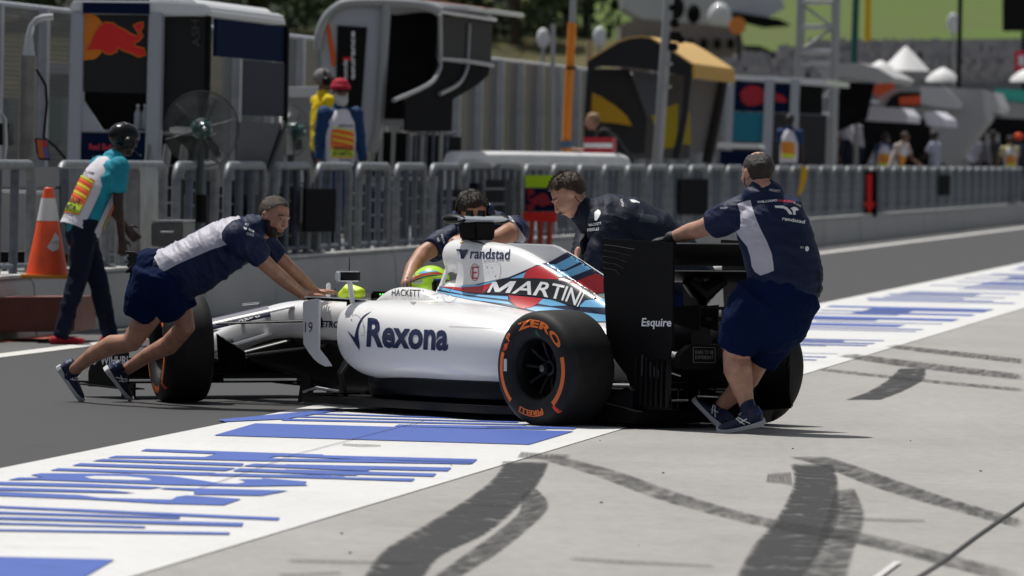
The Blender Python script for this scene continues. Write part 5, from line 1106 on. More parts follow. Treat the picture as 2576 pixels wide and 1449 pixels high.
m_vw = mat('bib_white', (.68, .66, .72), .7, bump=.2, bs=20); m_vo = mat('bib_orange', (.85, .22, .03), .6); m_vy = mat('bib_yellow', (.62, .78, .04), .6); m_vr = mat('bib_red', (.8, .06, .04), .6); m_vk = mat('bib_black', (.03, .03, .04), .6)
def bib(root, I, back=True, front=True, txt=True, col2=m_vy):
    k = I['k']; l = I['l']; sp = I['sp']; fn = l.cross(sp).normalized(); fn = fn if fn.dot(I['f']) > 0 else -fn
    for s, on_ in ((1, front), (-1, back)):
        if not on_: continue
        mb = MB(); o = I['hip']; W = 6
        rings = []
        for t, w_, dpt in ((-.06, .17, .155), (.1, .175, .15), (.25, .175, .152), (.4, .16, .148), (.52, .10, .105), (.56, .05, .04)):
            rings.append([o+sp*t*k+l*(w_*math.sin(R_(a)))*k+fn*(s*dpt*math.cos(R_(a)))*k for a in range(-72, 73, 18)])
        n = len(rings[0]); vs = [p for r in rings for p in r]; fs = [(j*n+i, j*n+i+1, (j+1)*n+i+1, (j+1)*n+i) for j in range(len(rings)-1) for i in range(n-1)]
        b2_ = [p+fn*s*.006 for p in vs]; N_ = len(vs); mb.add(vs+b2_, fs+[tuple(i+N_ for i in f_) for f_ in fs]); B = mb.build('bib', m_vw, root)
        def fn2(p, s=s, e=.009):
            t = p[1]; a = p[0]/.17; a = max(-1, min(1, a)); dp = .155 if t < .4 else .155-(t-.4)*.35
            return o+sp*t*k+l*(s*-1*.172*math.sin(a*1.15))*k+fn*(s*(dp*math.cos(a*1.15)+e))*k
        q = [(-.12, .02), (.12, .02), (.13, .20), (.12, .32), (-.12, .32), (-.13, .20)]
        decal('bib_print', q, [tuple(range(6))], m_vo, B, fn2, .03)
        decal('bib_print', [(-.125, .03), (.125, .03), (.12, .12), (-.12, .10)], [(0, 1, 2, 3)], m_vy, B, lambda p: fn2(p, s, .012), .03)
        for i in range(6):
            y = .13+i*.032; decal('bib_stripe', [(-.12, y), (.11, y+.05), (.11, y+.062), (-.12, y+.014)], [(0, 1, 2, 3)], m_vy if i % 2 else m_vr, B, lambda p: fn2(p, s, .012), .03)
        if txt:
            for tx_, x0, y0, sz in (('FLONG', -.09, .10, .042), ('ATMOS', -.09, .045, .042), ('MALAYSIA', -.10, .35, .025), ('GRAND PRIX', -.10, -.01, .018)):
                vs_, fs_, w3 = textbm(tx_, .03); decal('bib_lettering', [(x0+x*sz*.95, y0+y*sz) for x, y in vs_], fs_, m_vk, B, lambda p: fn2(p, s, .015), .03)
# ============================================================ MARSHAL AND NEAR THINGS AT THE LEFT
root, sh_, I = figure('marshal in turquoise shirt and orange yellow bib walking with black helmet and red shoes', 215, 855, 57.0, z0=0, h=1.80, face=28, top=(.02, .30, .40), legs=(.006, .009, .028), skn=sk_d, hair=None, bend=26, arms=((.35, .12), (-.05, .1)), hard=(.01, .01, .012), vest='red_shoes', vox=.011, stride=.26)
headset(root, I['hd'], I['hf'], I['hu'], I['hl'], I['k']*1.1, m_blk2)
bib(root, I)
# cone
c0 = G(118, 700, .50); CN = thing('traffic_cone', 'orange traffic cone with a white collar standing at the end of the pit wall', 'cone', c0)
m_co = mat('cone_orange', (.85, .10, .03), .45, var=.15, vs=8)
MB().lathe([(0.03, .165), (.30, .112), (.36, .10), (.50, .075), (.70, .035), (.705, .028)], c0, Z, V((1, 0, 0)), 32).build('cone_body', m_co, CN)
MB().lathe([(.445, .0865), (.62, .0555), (.62, .053), (.445, .084)], c0+Z*.002, Z, V((1, 0, 0)), 32, closed=True).build('reflective_collar', mat('collar_white', (.62, .62, .62), .4), CN)
MB().box(c0+Z*.015, .40, .40, .03).build('cone_foot', mat('cone_base', (.60, .28, .04), .6), CN, bevel=.01)
a = [(.0, .22), (.05, .30), (.085, .26), (.08, .22), (.07, .17), (.02, .15), (-.02, .18)]
decal('reflective_patch', a, [tuple(range(7))], _m['collar_white'], CN, lambda p: c0+V((math.sin(p[0]*8+.2)*(.165-.19*p[1]*1.0)*1.03, -math.cos(p[0]*8+.2)*(.165-.19*p[1]*1.0)*1.03, p[1]+.06)), .02)
# grey equipment cart
def lbox(nm, x0, y0, x1, y1, D, dep, m, parent, bev=.004):
    return MB().prism([P(x0, y0, D), P(x1, y0, D), P(x1, y1, D), P(x0, y1, D)], lu*dep).build(nm, m, parent, bevel=bev)
m_cart = mat('cart_grey', (.30, .30, .31), .4, .1, var=.1, vs=3, coat=.2)
ct = thing('equipment_cart', 'large grey wheeled tool cart with a long steel handle at the left edge', 'cart', P(60, 690, 60.5))
lbox('cart_body', -120, 420, 152, 470, 60.3, 1.1, m_cart, ct, .01); lbox('cart_door', -120, 474, 150, 632, 60.3, 1.1, m_cart, ct, .01); lbox('cart_chassis', -120, 636, 170, 662, 60.35, 1.0, m_blk, ct)
MB().tube([P(-80, 478, 60.15), P(126, 486, 60.15), P(130, 492, 60.25)], .014, n=8).build('handle', m_steel, ct)
lbox('side_trim', 152, 424, 172, 640, 60.3, 1.1, m_galvd, ct)
for x in (12, 34, 120): 
    c = P(x, 680, 60.4); MB().lathe([(-.02, .001), (-.02, .055), (.02, .055), (.02, .001)], c, V((1, 0, 0)), Z, 20).build('castor', m_blk, ct)
for x, y in ((80, 452), (66, 610)): MB().ell(P(x, y, 60.29), .012, .006, .012).build('lock', m_blk, ct)
bx_ = thing('steel_case', 'shiny ribbed steel case standing behind the marshal at the fence', 'case', P(260, 500, 64.2))
MB().prism([P(152, 405, 64.2), P(340, 408, 64.2), P(352, 425, 64.2), P(352, 688, 64.2), P(160, 688, 64.2)], lu*.9).build('case_body', mat('brushed_case', (.28, .28, .28), .35, .7, var=.4, vs=3), bx_, bevel=.02)
for y in (418, 640, 665): MB().tube([P(165, y, 64.15), P(345, y+2, 64.15)], .02, n=8).build('case_rail', m_steel, bx_)
# steel pole with bent arm, small screen
pl = thing('bent_pole', 'thick grey steel post with an angled arm at its top near the left edge', 'pole', P(72, 420, 63))
MB().tube([P(66, 425, 63), P(72, 140, 63)], [.075, .07], n=16).build('post', mat('pole_steel', (.22, .215, .20), .4, .5, var=.3), pl); MB().tube([P(72, 140, 63), P(73, 90, 63), P(80, 65, 63), P(92, 50, 63), P(108, 44, 63), P(134, 42, 63)], [.055, .03, .028, .028, .03, .03], n=10).build('arm', m_steel, pl)
MB().tube([P(92, 175, 62.9), P(115, 215, 62.9), P(118, 260, 62.9), P(110, 345, 62.9), P(140, 370, 62.9), P(165, 400, 62.9)], .012, n=6).build('cable', m_blk, pl)
sc_ = thing('monitor', 'small tilted monitor with a red and orange picture beside the steel post', 'monitor', P(105, 400, 62.6))
MB().prism([P(86, 347, 62.5), P(118, 350, 62.5), P(127, 404, 62.5), P(96, 402, 62.5)], V((0, .1, 0))).build('casing', m_blk, sc_, bevel=.008)
MB().prism([P(92, 351, 62.49), P(118, 353, 62.49), P(125, 399, 62.49), P(98, 397, 62.49)], V((0, -.004, 0))).build('screen', mat('screen_orange', (.55, .12, .03), .3), sc_)
MB().prism([P(106, 352, 62.48), P(118, 353, 62.48), P(125, 399, 62.48), P(112, 398, 62.48)], V((0, -.004, 0))).build('screen_picture', mat('screen_violet', (.12, .10, .30), .3), sc_)
MB().prism([P(107, 353, 62.47), P(118, 354, 62.47), P(120, 370, 62.47), P(109, 369, 62.47)], V((0, -.004, 0))).build('screen_picture', mat('screen_red', (.5, .03, .05), .3), sc_)
bk = thing('side_bracket', 'chrome curved bracket cut by the left edge of the view', 'bracket', P(5, 420, 62)); MB().tube([P(8, 418, 62), P(14, 360, 62), P(12, 300, 62), P(2, 284, 62), P(-10, 300, 62)], .02, n=8).build('bracket_tube', m_steel, bk); lbox('bracket_block', -8, 310, 22, 365, 62.1, .2, m_blk, bk)
# ============================================================ FANS
def fan(x, y, D, r, label, yaw=0, base=430):
    c = P(x, y, D); t = thing('standing_fan', label, 'fan', P(x, base, D), 0, 'big standing fans on the pit island')
    ax = V((math.sin(yaw), -math.cos(yaw), 0)); rt = Z.cross(ax).normalized(); m_w = mat('fan_wire', (.16, .165, .165), .4, .7)
    def pt(rr_, a, o): return c+rt*(rr_*math.cos(a))+Z*(rr_*math.sin(a))+ax*o
    g = MB()
    for s in (1, -1):
        for q in range(1, 17):
            rr_ = r*q/16; o = s*.10*(1-(q/16)**3)
            g.tube([pt(rr_, 2*math.pi*i/36, o) for i in range(36)], .0022 if q < 16 else .007, n=4, closed=True, caps=False)
        for q in range(6): a = math.pi*q/3+.3; g.tube([pt(r*j/6, a, s*.10*(1-(j/6)**3)) for j in range(7)], .004, n=4)
    g.build('fan_guard', m_w, t)
    for q in range(3):
        a = math.pi*(1.02+q*2/3); b_ = MB(); L_ = []
        for rr_, w, tw in ((.12, .12, .04), (.35, .22, .06), (.65, .30, .05), (.85, .20, .03)):
            L_.append([pt(r*rr_, a-w*.9/rr_*.35, -tw), pt(r*rr_*1.02, a, 0), pt(r*rr_, a+w*.9/rr_*.35, tw), pt(r*rr_, a+w*.9/rr_*.33, tw-.006), pt(r*rr_, a, -.008), pt(r*rr_, a-w*.9/rr_*.33, -tw-.006)])
        b_.loft(L_).build('fan_blade', mat('fan_blade_grey', (.05, .055, .06), .35, .4), t)
    MB().lathe([(.16, .001), (.16, .05), (.10, .09), (0, .10), (-.12, .09), (-.2, .05), (-.2, .001)], c, ax, Z, 24).build('motor', mat('motor_green', (.02, .07, .06), .3, coat=.4), t)
    MB().ell(c+ax*.165, .022, .022, .022).build('motor_cap', m_steel, t)
    MB().tube([c-Z*.08, V((P(x, base, D).x-.03, P(x, base, D).y, .5))], [.035, .045], n=12).build('stand', mat('stand_green', (.05, .07, .07), .4, .3), t)
    MB().tube([P(x, base+60, D), P(x, base+130, D)], .06, n=12).build('stand_clamp', m_blk, t)
    return t
fan(507, 324, 67.2, .345, 'big wire guard fan on a stand in front of the left pit stand', .2)
fan(735, 330, 77.5, .27, 'second standing fan turned sideways left of the yellow shirted man', .9)
# ============================================================ PIT STANDS (built along the lane)
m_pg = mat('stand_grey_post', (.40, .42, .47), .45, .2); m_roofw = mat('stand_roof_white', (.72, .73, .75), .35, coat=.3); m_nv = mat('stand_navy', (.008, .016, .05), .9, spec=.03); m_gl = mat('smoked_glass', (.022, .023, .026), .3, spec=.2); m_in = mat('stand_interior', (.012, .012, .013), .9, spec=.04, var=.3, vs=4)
m_frame = mat('stand_frame_grey', (.34, .35, .36), .35, .4)
def ext(nm, pts, D, L_, m, parent, bev=0): return MB().prism([P(x, y, D) for x, y in pts], lu*L_).build(nm, m, parent, bevel=bev)
def pole_px(nm, pts, D, r, m, parent, n=10): return MB().tube([P(x, y, D) for x, y in pts], r, n=n).build(nm, m, parent)
def sheet_on(nm, pts, D, m, parent, off=.01): return MB().prism([P(x, y, D)-V((0, off, 0)) for x, y in pts], V((0, -.004, 0))).build(nm, m, parent)
A_ = thing('pit_stand', 'navy and grey pit wall stand with a charging bull emblem at the left', 'pit stand', P(290, 560, 70), -LA)
ext('roof', [(176, 4), (190, 0), (420, 2), (520, 10), (530, 22), (530, 40), (176, 32)], 70, 4.4, m_roofw, A_, .02)
ext('roof_fascia', [(208, 6), (376, 8), (376, 36), (208, 33)], 69.97, .02, m_nv, A_)
for x0, x1 in ((176, 208), (372, 406)): ext('post', [(x0+2, 30), (x1+2, 32), (x1-7, 440), (x0-9, 436)], 69.98, .16, m_pg, A_, .01)
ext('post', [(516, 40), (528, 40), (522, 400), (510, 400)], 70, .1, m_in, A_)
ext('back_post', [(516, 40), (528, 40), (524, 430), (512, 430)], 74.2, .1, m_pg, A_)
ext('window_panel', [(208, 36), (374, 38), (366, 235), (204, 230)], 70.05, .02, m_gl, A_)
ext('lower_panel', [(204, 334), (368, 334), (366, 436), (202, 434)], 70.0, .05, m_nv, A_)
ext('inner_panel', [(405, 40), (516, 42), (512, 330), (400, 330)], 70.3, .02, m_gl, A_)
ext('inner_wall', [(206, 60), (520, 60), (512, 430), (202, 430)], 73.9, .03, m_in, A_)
ext('side_strut', [(206, 245), (262, 332), (206, 332)], 70.02, .04, m_pg, A_)
ext('desk', [(206, 325), (370, 328), (370, 336), (206, 334)], 70.1, 3.8, m_frame, A_)
for i in range(6): ext('slanted_rail', [(262+i*24, 130), (266+i*24, 130), (242+i*24, 190), (237+i*24, 190)], 70.6+i*.1, .03, m_frame if i % 2 else m_in, A_)
ext('light_reflector', [(228, 145), (330, 140), (300, 190), (214, 190)], 71.5, .03, mat('interior_grey', (.12, .12, .12), .4), A_)
for i, x in enumerate((346, 364)):
    b = P(x, 330, 70.2); w_b = thing('water_bottle', 'clear plastic water bottle on the stand desk, %s of the pair' % ('left' if i == 0 else 'right'), 'bottle', b, 0, 'water bottles on the desk')
    MB().lathe([(0, .03), (.02, .034), (.15, .034), (.19, .014), (.215, .013)], b+Z*.02, Z, V((1, 0, 0)), 16).build('bottle', mat('bottle_clear', (.45, .48, .52), .1, coat=.5), w_b); MB().lathe([(.215, .015), (.235, .015)], b+Z*.02, Z, V((1, 0, 0)), 12).build('bottle_cap', m_wht, w_b)
# side facing the lane
def side(nm, t, s0, s1, z0, z1, m, parent, th=.03): return MB().prism([L(s0, t, z0), L(s1, t, z0), L(s1, t, z1), L(s0, t, z1)], ln*-th).build(nm, m, parent, bevel=.004)
def sof(x, t):   # distance along the lane where the image column x meets the plane at offset t
    k = (x-1288)/FV; s = 60
    for _ in range(30):
        q = L(s, t, 1.5); s += -(q.x/q.y-k)*q.y/(lu.x-k*lu.y)
    return s
def zof(x, y, s, t):
    q = L(s, t, 0); d = (q-cC).dot(V((0, 1, 0))); r_ = ray(x, y); return CH+r_.z/r_.y*d
t0 = -12.0; s1 = sof(532, t0); s2 = sof(704, t0)
z1 = zof(532, 46, s1, t0); z2_ = zof(532, 141, s1, t0)
side('awning', t0, s1, s2, z2_, z1, m_nv, A_); side('clear_curtain', t0+.01, sof(600, t0), s2, z2_-.55, z2_-.01, mat('curtain_grey', (.06, .065, .08), .9, spec=.05), A_, .01)
side('side_screen', t0, sof(590, t0), s2, .7, z2_-.62, mat('screen_grey', (.14, .145, .15), .9, spec=.05), A_, .02)
MB().prism([L(s1-.3, -12.6, z1+.22), L(s1-.3, -12.2, z1+.18), L(s1-.3, -11.98, z1+.02), L(s1-.3, -12.6, z1+.0)], lu*(s2-s1+.35)).build('roof_edge', m_roofw, A_, bevel=.02)
MB().tube([L(s2, t0+.02, z1), L(s2, t0+.02, z2_-.6), L(s2-.9, t0+.02, z2_-1.05), L(s2-2.4, t0+.05, z2_-1.5)], .03, n=8).build('curved_arm', m_blk, A_)
for i in range(5): MB().tube([L(s1-3+i*.9, -12.15, .95), L(s1-2.75+i*.9, -12.12, 1.5)], [.04, .16], ry=[.03, .03], n=10, side=lu).build('stool', mat('stool_grey', (.16, .165, .17), .3), A_)
# emblem
sheet_on('sun_emblem', [(208, 34)]+[(222+44*math.cos(R_(a)), 93-60*math.sin(R_(a))) for a in range(75, -81, -12)]+[(208, 152)], 70.05, mat('emblem_orange', (.75, .22, .01), .45), A_, .012)
BUL = [(705, 402), (735, 345), (760, 280), (800, 215), (850, 182), (910, 190), (960, 225), (1000, 240), (1060, 280), (1100, 292), (1128, 280), (1100, 235), (1078, 205), (1110, 190), (1152, 180), (1150, 215), (1128, 250), (1148, 290), (1120, 325), (1080, 345), (1090, 375), (1160, 392), (1172, 440), (1120, 455), (1050, 420), (990, 402), (965, 380), (945, 385), (940, 412), (895, 432), (850, 425), (828, 405), (790, 398), (750, 398)]
def bull(cx_, cy_, k, D, off, par, grow=0):
    c_ = (935, 310); pts = []
    for i, p in enumerate(BUL):
        a = BUL[i-1]; b = BUL[(i+1) % len(BUL)]; t_ = V((b[0]-a[0], b[1]-a[1], 0)).normalized(); pts.append((cx_+(p[0]-c_[0]+t_.y*grow)*k, cy_+(p[1]-c_[1]-t_.x*grow)*k))
    return pts
sheet_on('bull_outline', bull(292, 97, .3125, 70, 0, A_, 10), 70.05, _m['emblem_orange'], A_, .018); sheet_on('bull_emblem', bull(292, 97, .3125, 70, 0, A_, 0), 70.05, mat('emblem_red', (.75, .02, .02), .45), A_, .024)
def plane_text(s, p0, p1, hgt, D, m, parent, off=.02, **k_): return pxtext(s, p0, p1, hgt, lambda p: P(p[0], p[1], D-off), m, parent, 'stand_lettering', step=0, **k_)
plane_text('Red Bull', (224, 376), (282, 377), 15, 70, mat('pink_red_print', (.55, .04, .07), .5), A_, bold=.03)
plane_text('RACING', (232, 400), (276, 401), 8, 70, _m['grey_print'], A_)
plane_text('ASH', (504, 118), (500, 50), 20, 70.28, mat('faint_print', (.09, .09, .095), .4), A_, up=(-1, 0))
# ---- second stand (light panels, black opening)
B_ = thing('pit_stand', 'light grey pit wall stand with rounded roof and black vertical name board', 'pit stand', P(900, 520, 86), -LA)
z_ = lambda x, y: (644+x*.3125, y*.3125)
def ex2(nm, pts, D, L_, m, bev=0): return ext(nm, [z_(*p) for p in pts], D, L_, m, B_, bev)
m_lp = mat('stand_light_panel', (.44, .46, .51), .35, coat=.2)
ex2('end_panel', [(520, 420), (545, 220), (590, 130), (650, 80), (740, 50), (1015, 55), (985, 500), (945, 1050), (905, 1210), (855, 1210), (800, 1150), (560, 1150)], 86, .06, m_lp, .006)
ex2('orange_stripe', [(556, 165), (583, 160), (640, 440), (636, 535), (610, 535)], 85.98, .02, mat('stand_orange', (.80, .12, .01), .4))
ex2('name_board', [(655, 205), (893, 220), (840, 950), (640, 940)], 85.97, .025, m_blk)
for i_, (tx, a, b, h_) in enumerate((('esurance', (795, 640), (795, 250), 40), ('honda', (735, 640), (735, 480), 36))): pxtext(tx, z_(*a), z_(*b), h_*.3125, lambda p: P(p[0], p[1], 85.94), m_wht, B_, 'stand_lettering', step=0, up=(-1, -.03), bold=.03)
ex2('red_badge', [(700, 462), (776, 458), (776, 488), (700, 490)], 85.95, .01, _m['emblem_red'])
def tb2(nm, pts, r, m=m_frame, D=85.95): return pole_px(nm, [z_(*p) for p in cr(pts, 5)], D, r, m, B_)
tb2('frame_tube', [(500, 400), (512, 270), (560, 150), (650, 60), (760, 22), (1050, 18), (1300, 35), (1430, 70), (1480, 105)], .055); tb2('frame_tube', [(1050, 30), (1035, 300), (1010, 700), (975, 1080), (935, 1215)], .06)
ex2('rubber_seal', [(1022, 60), (1034, 60), (1000, 700), (955, 1140), (925, 1212), (905, 1212), (945, 1060), (985, 600)], 85.99, .05, m_blk)
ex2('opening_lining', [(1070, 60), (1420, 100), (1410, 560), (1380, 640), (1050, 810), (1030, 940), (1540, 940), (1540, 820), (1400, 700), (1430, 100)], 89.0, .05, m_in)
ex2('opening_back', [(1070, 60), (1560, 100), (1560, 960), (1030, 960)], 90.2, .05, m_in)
ex2('roof', [(640, 52), (760, 10), (1050, 0), (1300, 18), (1400, 32), (1500, 85), (1490, 110), (1400, 75), (1250, 45), (900, 38), (700, 60)], 86, 4.9, m_roofw, .01)
t1 = -12.08
sa, sb_ = sof(1098, t1), sof(1226, t1)
def sp2(nm, pts, m, th=.03): return MB().prism([L(s, t1, z) for s, z in pts], ln*-th).build(nm, m, B_, bevel=.003)
za = lambda x, y: zof(x, y, sof(x, t1), t1)
sp2('side_screen', [(sof(x, t1), za(x, y)) for x, y in ((1097, 38), (1226, 58), (1224, 160), (1090, 146))], mat('side_screen_grey', (.075, .075, .072), .9, spec=.05))
sp2('lower_side', [(sof(x, t1), za(x, y)) for x, y in ((1090, 153), (1222, 166), (1218, 190), (1190, 215), (1130, 250), (1128, 330), (1015, 330), (1010, 250), (1080, 200))], m_in)
for pts in ([(1087, 36), (1090, 146), (1086, 178), (1062, 212), (975, 252)], [(1088, 148), (1156, 153), (1222, 164)], [(1160, 60), (1158, 150), (1154, 180), (1135, 212), (1090, 236)]):
    MB().tube([L(sof(x, t1), t1+.03, za(x, y)) for x, y in cr(pts, 4)], .026, n=8).build('frame_tube', m_frame, B_)
MB().prism([L(sa-.1, t1+.35, za(1110, 28)), L(sa-.1, t1-.5, za(1098, 10)), L(sb_+.4, t1-.5, za(1225, 22)), L(sb_+.4, t1+.35, za(1238, 44))], Z*.06).build('canopy', m_roofw, B_, bevel=.02)
MB().prism([L(sa+1.3, t1+.36, za(1110, 28)+.061), L(sa+1.3, t1-.4, za(1098, 10)+.07), L(sa+1.6, t1-.4, za(1098, 10)+.07), L(sa+1.6, t1+.36, za(1110, 28)+.061)], Z*.006).build('canopy_stripe', _m['stand_orange'], B_)
ex2('bench', [(1015, 960), (1190, 965), (1190, 1020), (1015, 1015)], 86.3, .5, m_frame, .02)
for i, (x, y) in enumerate([(1225, 1040), (1290, 1060), (1370, 1040), (1430, 1025), (1500, 1065), (1540, 1060)]):
    c = P(*z_(x, y), 86.8+i*.3); MB().ell(c, .12, .06, .05, n=14).build('seat_shell', mat('seat_chrome', (.3, .31, .32), .2, .8), B_); MB().tube([c, c-Z*.9], .02, n=6).build('seat_leg', m_galvd, B_)
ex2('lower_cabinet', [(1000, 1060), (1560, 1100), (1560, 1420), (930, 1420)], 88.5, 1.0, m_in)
for x in (1010, 1110, 1250, 1340, 1490): pole_px('rack_post', [z_(x, 1030), z_(x-12, 1400)], 87.5, .025, m_frame, B_)
# white pipe barrier and small tents/boxes
Wb = thing('white_barrier', 'white padded pipe barrier standing behind the fence beside the second stand', 'barrier', P(1350, 480, 92))
wl_ = lambda x, z: L(sof(x, -12.15), -12.15, z)
m_bw = mat('barrier_white', (.80, .80, .80), .5, var=.1)
MB().tube([wl_(1125, .5), wl_(1126, 1.38), wl_(1132, 1.45), wl_(1300, 1.46), wl_(1545, 1.46), wl_(1562, 1.42), wl_(1570, 1.3), wl_(1572, .5)], .10, n=10).build('padded_rail', m_bw, Wb)
MB().tube([wl_(1130, 1.27), wl_(1560, 1.27)], .05, n=8).build('lower_rail', m_galv, Wb)
for i, x in enumerate(range(1180, 1560, 62)): MB().box(wl_(x, .9), .03, .5, .35, ln, lu, Z).build('white_panel', m_bw, Wb)
Gt = thing('white_parasol_tent', 'small white flat topped tent behind the yellow shirted man', 'tent', P(770, 420, 89)); ext('tent_top', [(708, 240), (722, 218), (800, 216), (812, 232), (812, 246), (712, 246)], 89, 1.2, m_roofw, Gt, .01); ext('tent_wall', [(716, 247), (810, 247), (808, 420), (712, 420)], 89.05, 1.1, mat('tent_wall_grey', (.35, .35, .35), .6), Gt)
# clutter between the stands: cases and racks
rc = random.Random(11)
for i, (x, y, w, h_, D, c) in enumerate([(640, 440, 40, 50, 72, (.35, .36, .37)), (690, 470, 60, 90, 74, (.05, .05, .055)), (420, 420, 90, 70, 73, (.03, .03, .035)), (560, 455, 70, 110, 76, (.04, .045, .05)), (380, 560, 80, 60, 62, (.12, .12, .12)), (660, 330, 60, 60, 77, (.22, .22, .21)), (880, 470, 60, 80, 82, (.03, .03, .035)), (985, 455, 90, 110, 84, (.02, .022, .025)), (1060, 520, 70, 70, 84, (.30, .30, .30)), (1250, 520, 50, 60, 92, (.25, .25, .25)), (1400, 520, 60, 90, 96, (.04, .04, .045))]):
    o = thing('equipment_case', ['pale grey equipment case', 'tall black equipment case', 'black flight case', 'dark rack case', 'grey low case', 'grey box', 'black box', 'dark cabinet', 'light metal case', 'grey metal case', 'black tall case'][i]+' behind the fence '+['under the fan', 'right of the big fan', 'below the left stand', 'left of the second fan', 'near the steel case', 'beside the left stand', 'behind the red turbaned marshal', 'below the rounded stand', 'right of the dark cabinet', 'behind the headset mechanic', 'behind the sponsor board'][i], 'case', P(x+w/2, y+h_, D))
    lbox('case_body', x, y, x+w, y+h_, D, .6, mat('case_%d' % i, c, .4, .2, var=.3, vs=5), o, .01); lbox('case_lid', x-1, y-6, x+w+1, y-1, D, .6, m_frame, o, .004)
    MB().tube([P(x+w*.3, y+h_*.4, D-.02), P(x+w*.7, y+h_*.4, D-.02)], .012, n=6).build('case_handle', m_steel, o)
rk = random.Random(8)
RK = ['just right of the steel case', 'below the middle post of the left stand', 'left of the big fan stand', 'directly under the big fan', 'right of the big fan stand', 'above the back of the pushing mechanic', 'above the head of the pushing mechanic', 'left of the hung black board', 'hidden partly by the hung black board', 'at the legs of the red turbaned marshal', 'right of the red turbaned marshal', 'under the rounded stand', 'left of the headset mechanic', 'above the elbow of the headset mechanic', 'behind the head of the headset mechanic', 'right of the headset mechanic']
for i in range(16):
    x = 345+i*58+rk.uniform(-8, 8); D = 66.5+i*1.35; y0 = 470+rk.uniform(-25, 30); w = rk.uniform(30, 52)
    o = thing('rack_unit', 'dark equipment rack behind the hoop fence '+RK[i], 'rack', P(x+w/2, 640, D), 0, 'dark racks behind the hoop fence'); o.location.z = .48
    lbox('rack_body', x, y0, x+w, 640-i*1.5, D, .45, mat('rack_%d' % (i % 4), [(.012, .012, .014), (.03, .03, .033), (.008, .012, .025), (.05, .05, .052)][i % 4], .8, spec=.08), o, .01)
    for j in range(3): lbox('rack_shelf', x-1, y0+20+j*38, x+w+1, y0+25+j*38, D-.02, .02, m_frame, o, 0)
# boards hung on the fence
def board(nm, label, x0, y0, x1, y1, m, cat='board', extra=None):
    t_ = -11.52; a = sof(x0, t_); b = sof(x1, t_); o = thing(nm, label, cat, L(a, t_, .5), -LA)
    MB().prism([L(a, t_, zof(x0, y1, a, t_)), L(b, t_, zof(x1, y1, b, t_)), L(b, t_, zof(x1, y0, b, t_)), L(a, t_, zof(x0, y0, a, t_))], ln*.03).build('panel', m, o, bevel=.004); return o, a, b, t_
m_bb = mat('board_black', (.008, .008, .009), .9, spec=.04)
board('hung_board', 'plain black board hung on a barrier beside the pushing mechanic', 757, 475, 834, 583, m_bb); board('hung_board', 'dark square board hung on the barrier left of the rear mechanic', 1700, 450, 1772, 540, m_bb)
board('hung_board', 'small black bag like board hung on a far barrier at the right', 2356, 440, 2382, 492, m_bb)
Bd = thing('pit_board', 'pit signal board with yellow strip, dark bull panel and red strip behind the car', 'pit board', P(1357, 620, 91.4)); DB = 89.6
for nm, q, m in (('yellow_strip', (1321, 441, 1398, 472), mat('signal_yellow', (.55, .85, .01), .5)), ('dark_panel', (1320, 473, 1398, 532), m_nv), ('red_strip', (1314, 533, 1400, 558), mat('signal_red', (.85, .02, .01), .5))): lbox(nm, *q, DB, .04, m, Bd)
pts = [(1357+(p[0]-935)*.14, 503+(p[1]-310)*.14) for p in BUL]; sheet_on('bull_emblem', [(2714-x, y) for x, y in pts], DB, mat('dull_red', (.35, .015, .03), .5), Bd, .02)
for x, y in ((1336, 483), (1336, 522)): sheet_on('board_mark', [(x-10, y-7), (x+8, y-7), (x+8, y+7), (x-10, y+7)], DB, _m['dull_red'], Bd, .02)
for x in (1338, 1362, 1385): pole_px('board_leg', [(x, 558), (x-6, 640)], DB, .035, mat('leg_pink_red', (.55, .07, .05), .6), Bd)
fx = thing('fire_extinguisher_sign', 'red downward arrow on a black strip hung on the far barriers', 'sign', L(sof(2186, -11.5), -11.5, .5)); D_ = P(0, 0, 1); sF_ = sof(2186, -11.5); DD = L(sF_, -11.5, 0).y
lbox('sign_strip', 2168, 430, 2206, 545, DD, .05, m_bb, fx); sheet_on('arrow', [(2180, 438), (2194, 438), (2193, 508), (2202, 510), (2187, 538), (2173, 510), (2181, 508)], DD, _m['signal_red'], fx, .03)
yf = thing('yellow_flag', 'yellow flag hanging over the barriers beside the far marshal', 'flag', P(2022, 490, 127)); MB().loft([[P(x, y, 126.5), P(x+w, y, 126.5), P(x+w, y, 126.6), P(x, y, 126.6)] for x, y, w in ((2016, 418, 14), (2014, 440, 17), (2012, 462, 13), (2008, 480, 12), (2006, 492, 5))]).build('flag_cloth', mat('flag_yellow', (.75, .42, .01), .7), yf); pole_px('flag_stick', [(2018, 415), (2014, 420)], 126.5, .02, m_frame, yf)
# ============================================================ POLES
def simple_pole(nm, label, pts, D, r, m, cat='pole'):
    o = thing(nm, label, cat, P(*pts[0], D)); pole_px('shaft', pts, D, r, m, o); return o
op = simple_pole('orange_pole', 'tall orange pole rising behind the white barrier', [(1424, 385), (1432, 200), (1440, 58)], 100, .06, mat('pole_orange', (.78, .24, .02), .5)); pole_px('upper_shaft', [(1440, 58), (1443, -20)], 100, .045, m_frame, op); lbox('clamp', 1424, 168, 1448, 174, 99.9, .15, m_blk, op); lbox('flag_bracket', 1410, 355, 1436, 372, 99.9, .1, mat('bracket_blue', (.05, .12, .2), .5), op)
mp = simple_pole('camera_mast', 'grey steel mast with a cluster of cameras and clamps by the black and yellow tent', [(1652, 430), (1660, 320), (1672, 150), (1684, -20)], 112, .078, m_frame); 
for y, r in ((160, .1), (218, .09), (416, .1)): lbox('mast_clamp', 1664-(y-160)*.05, y-4, 1688-(y-160)*.05, y+4, 111.9, .2, m_frame, mp)
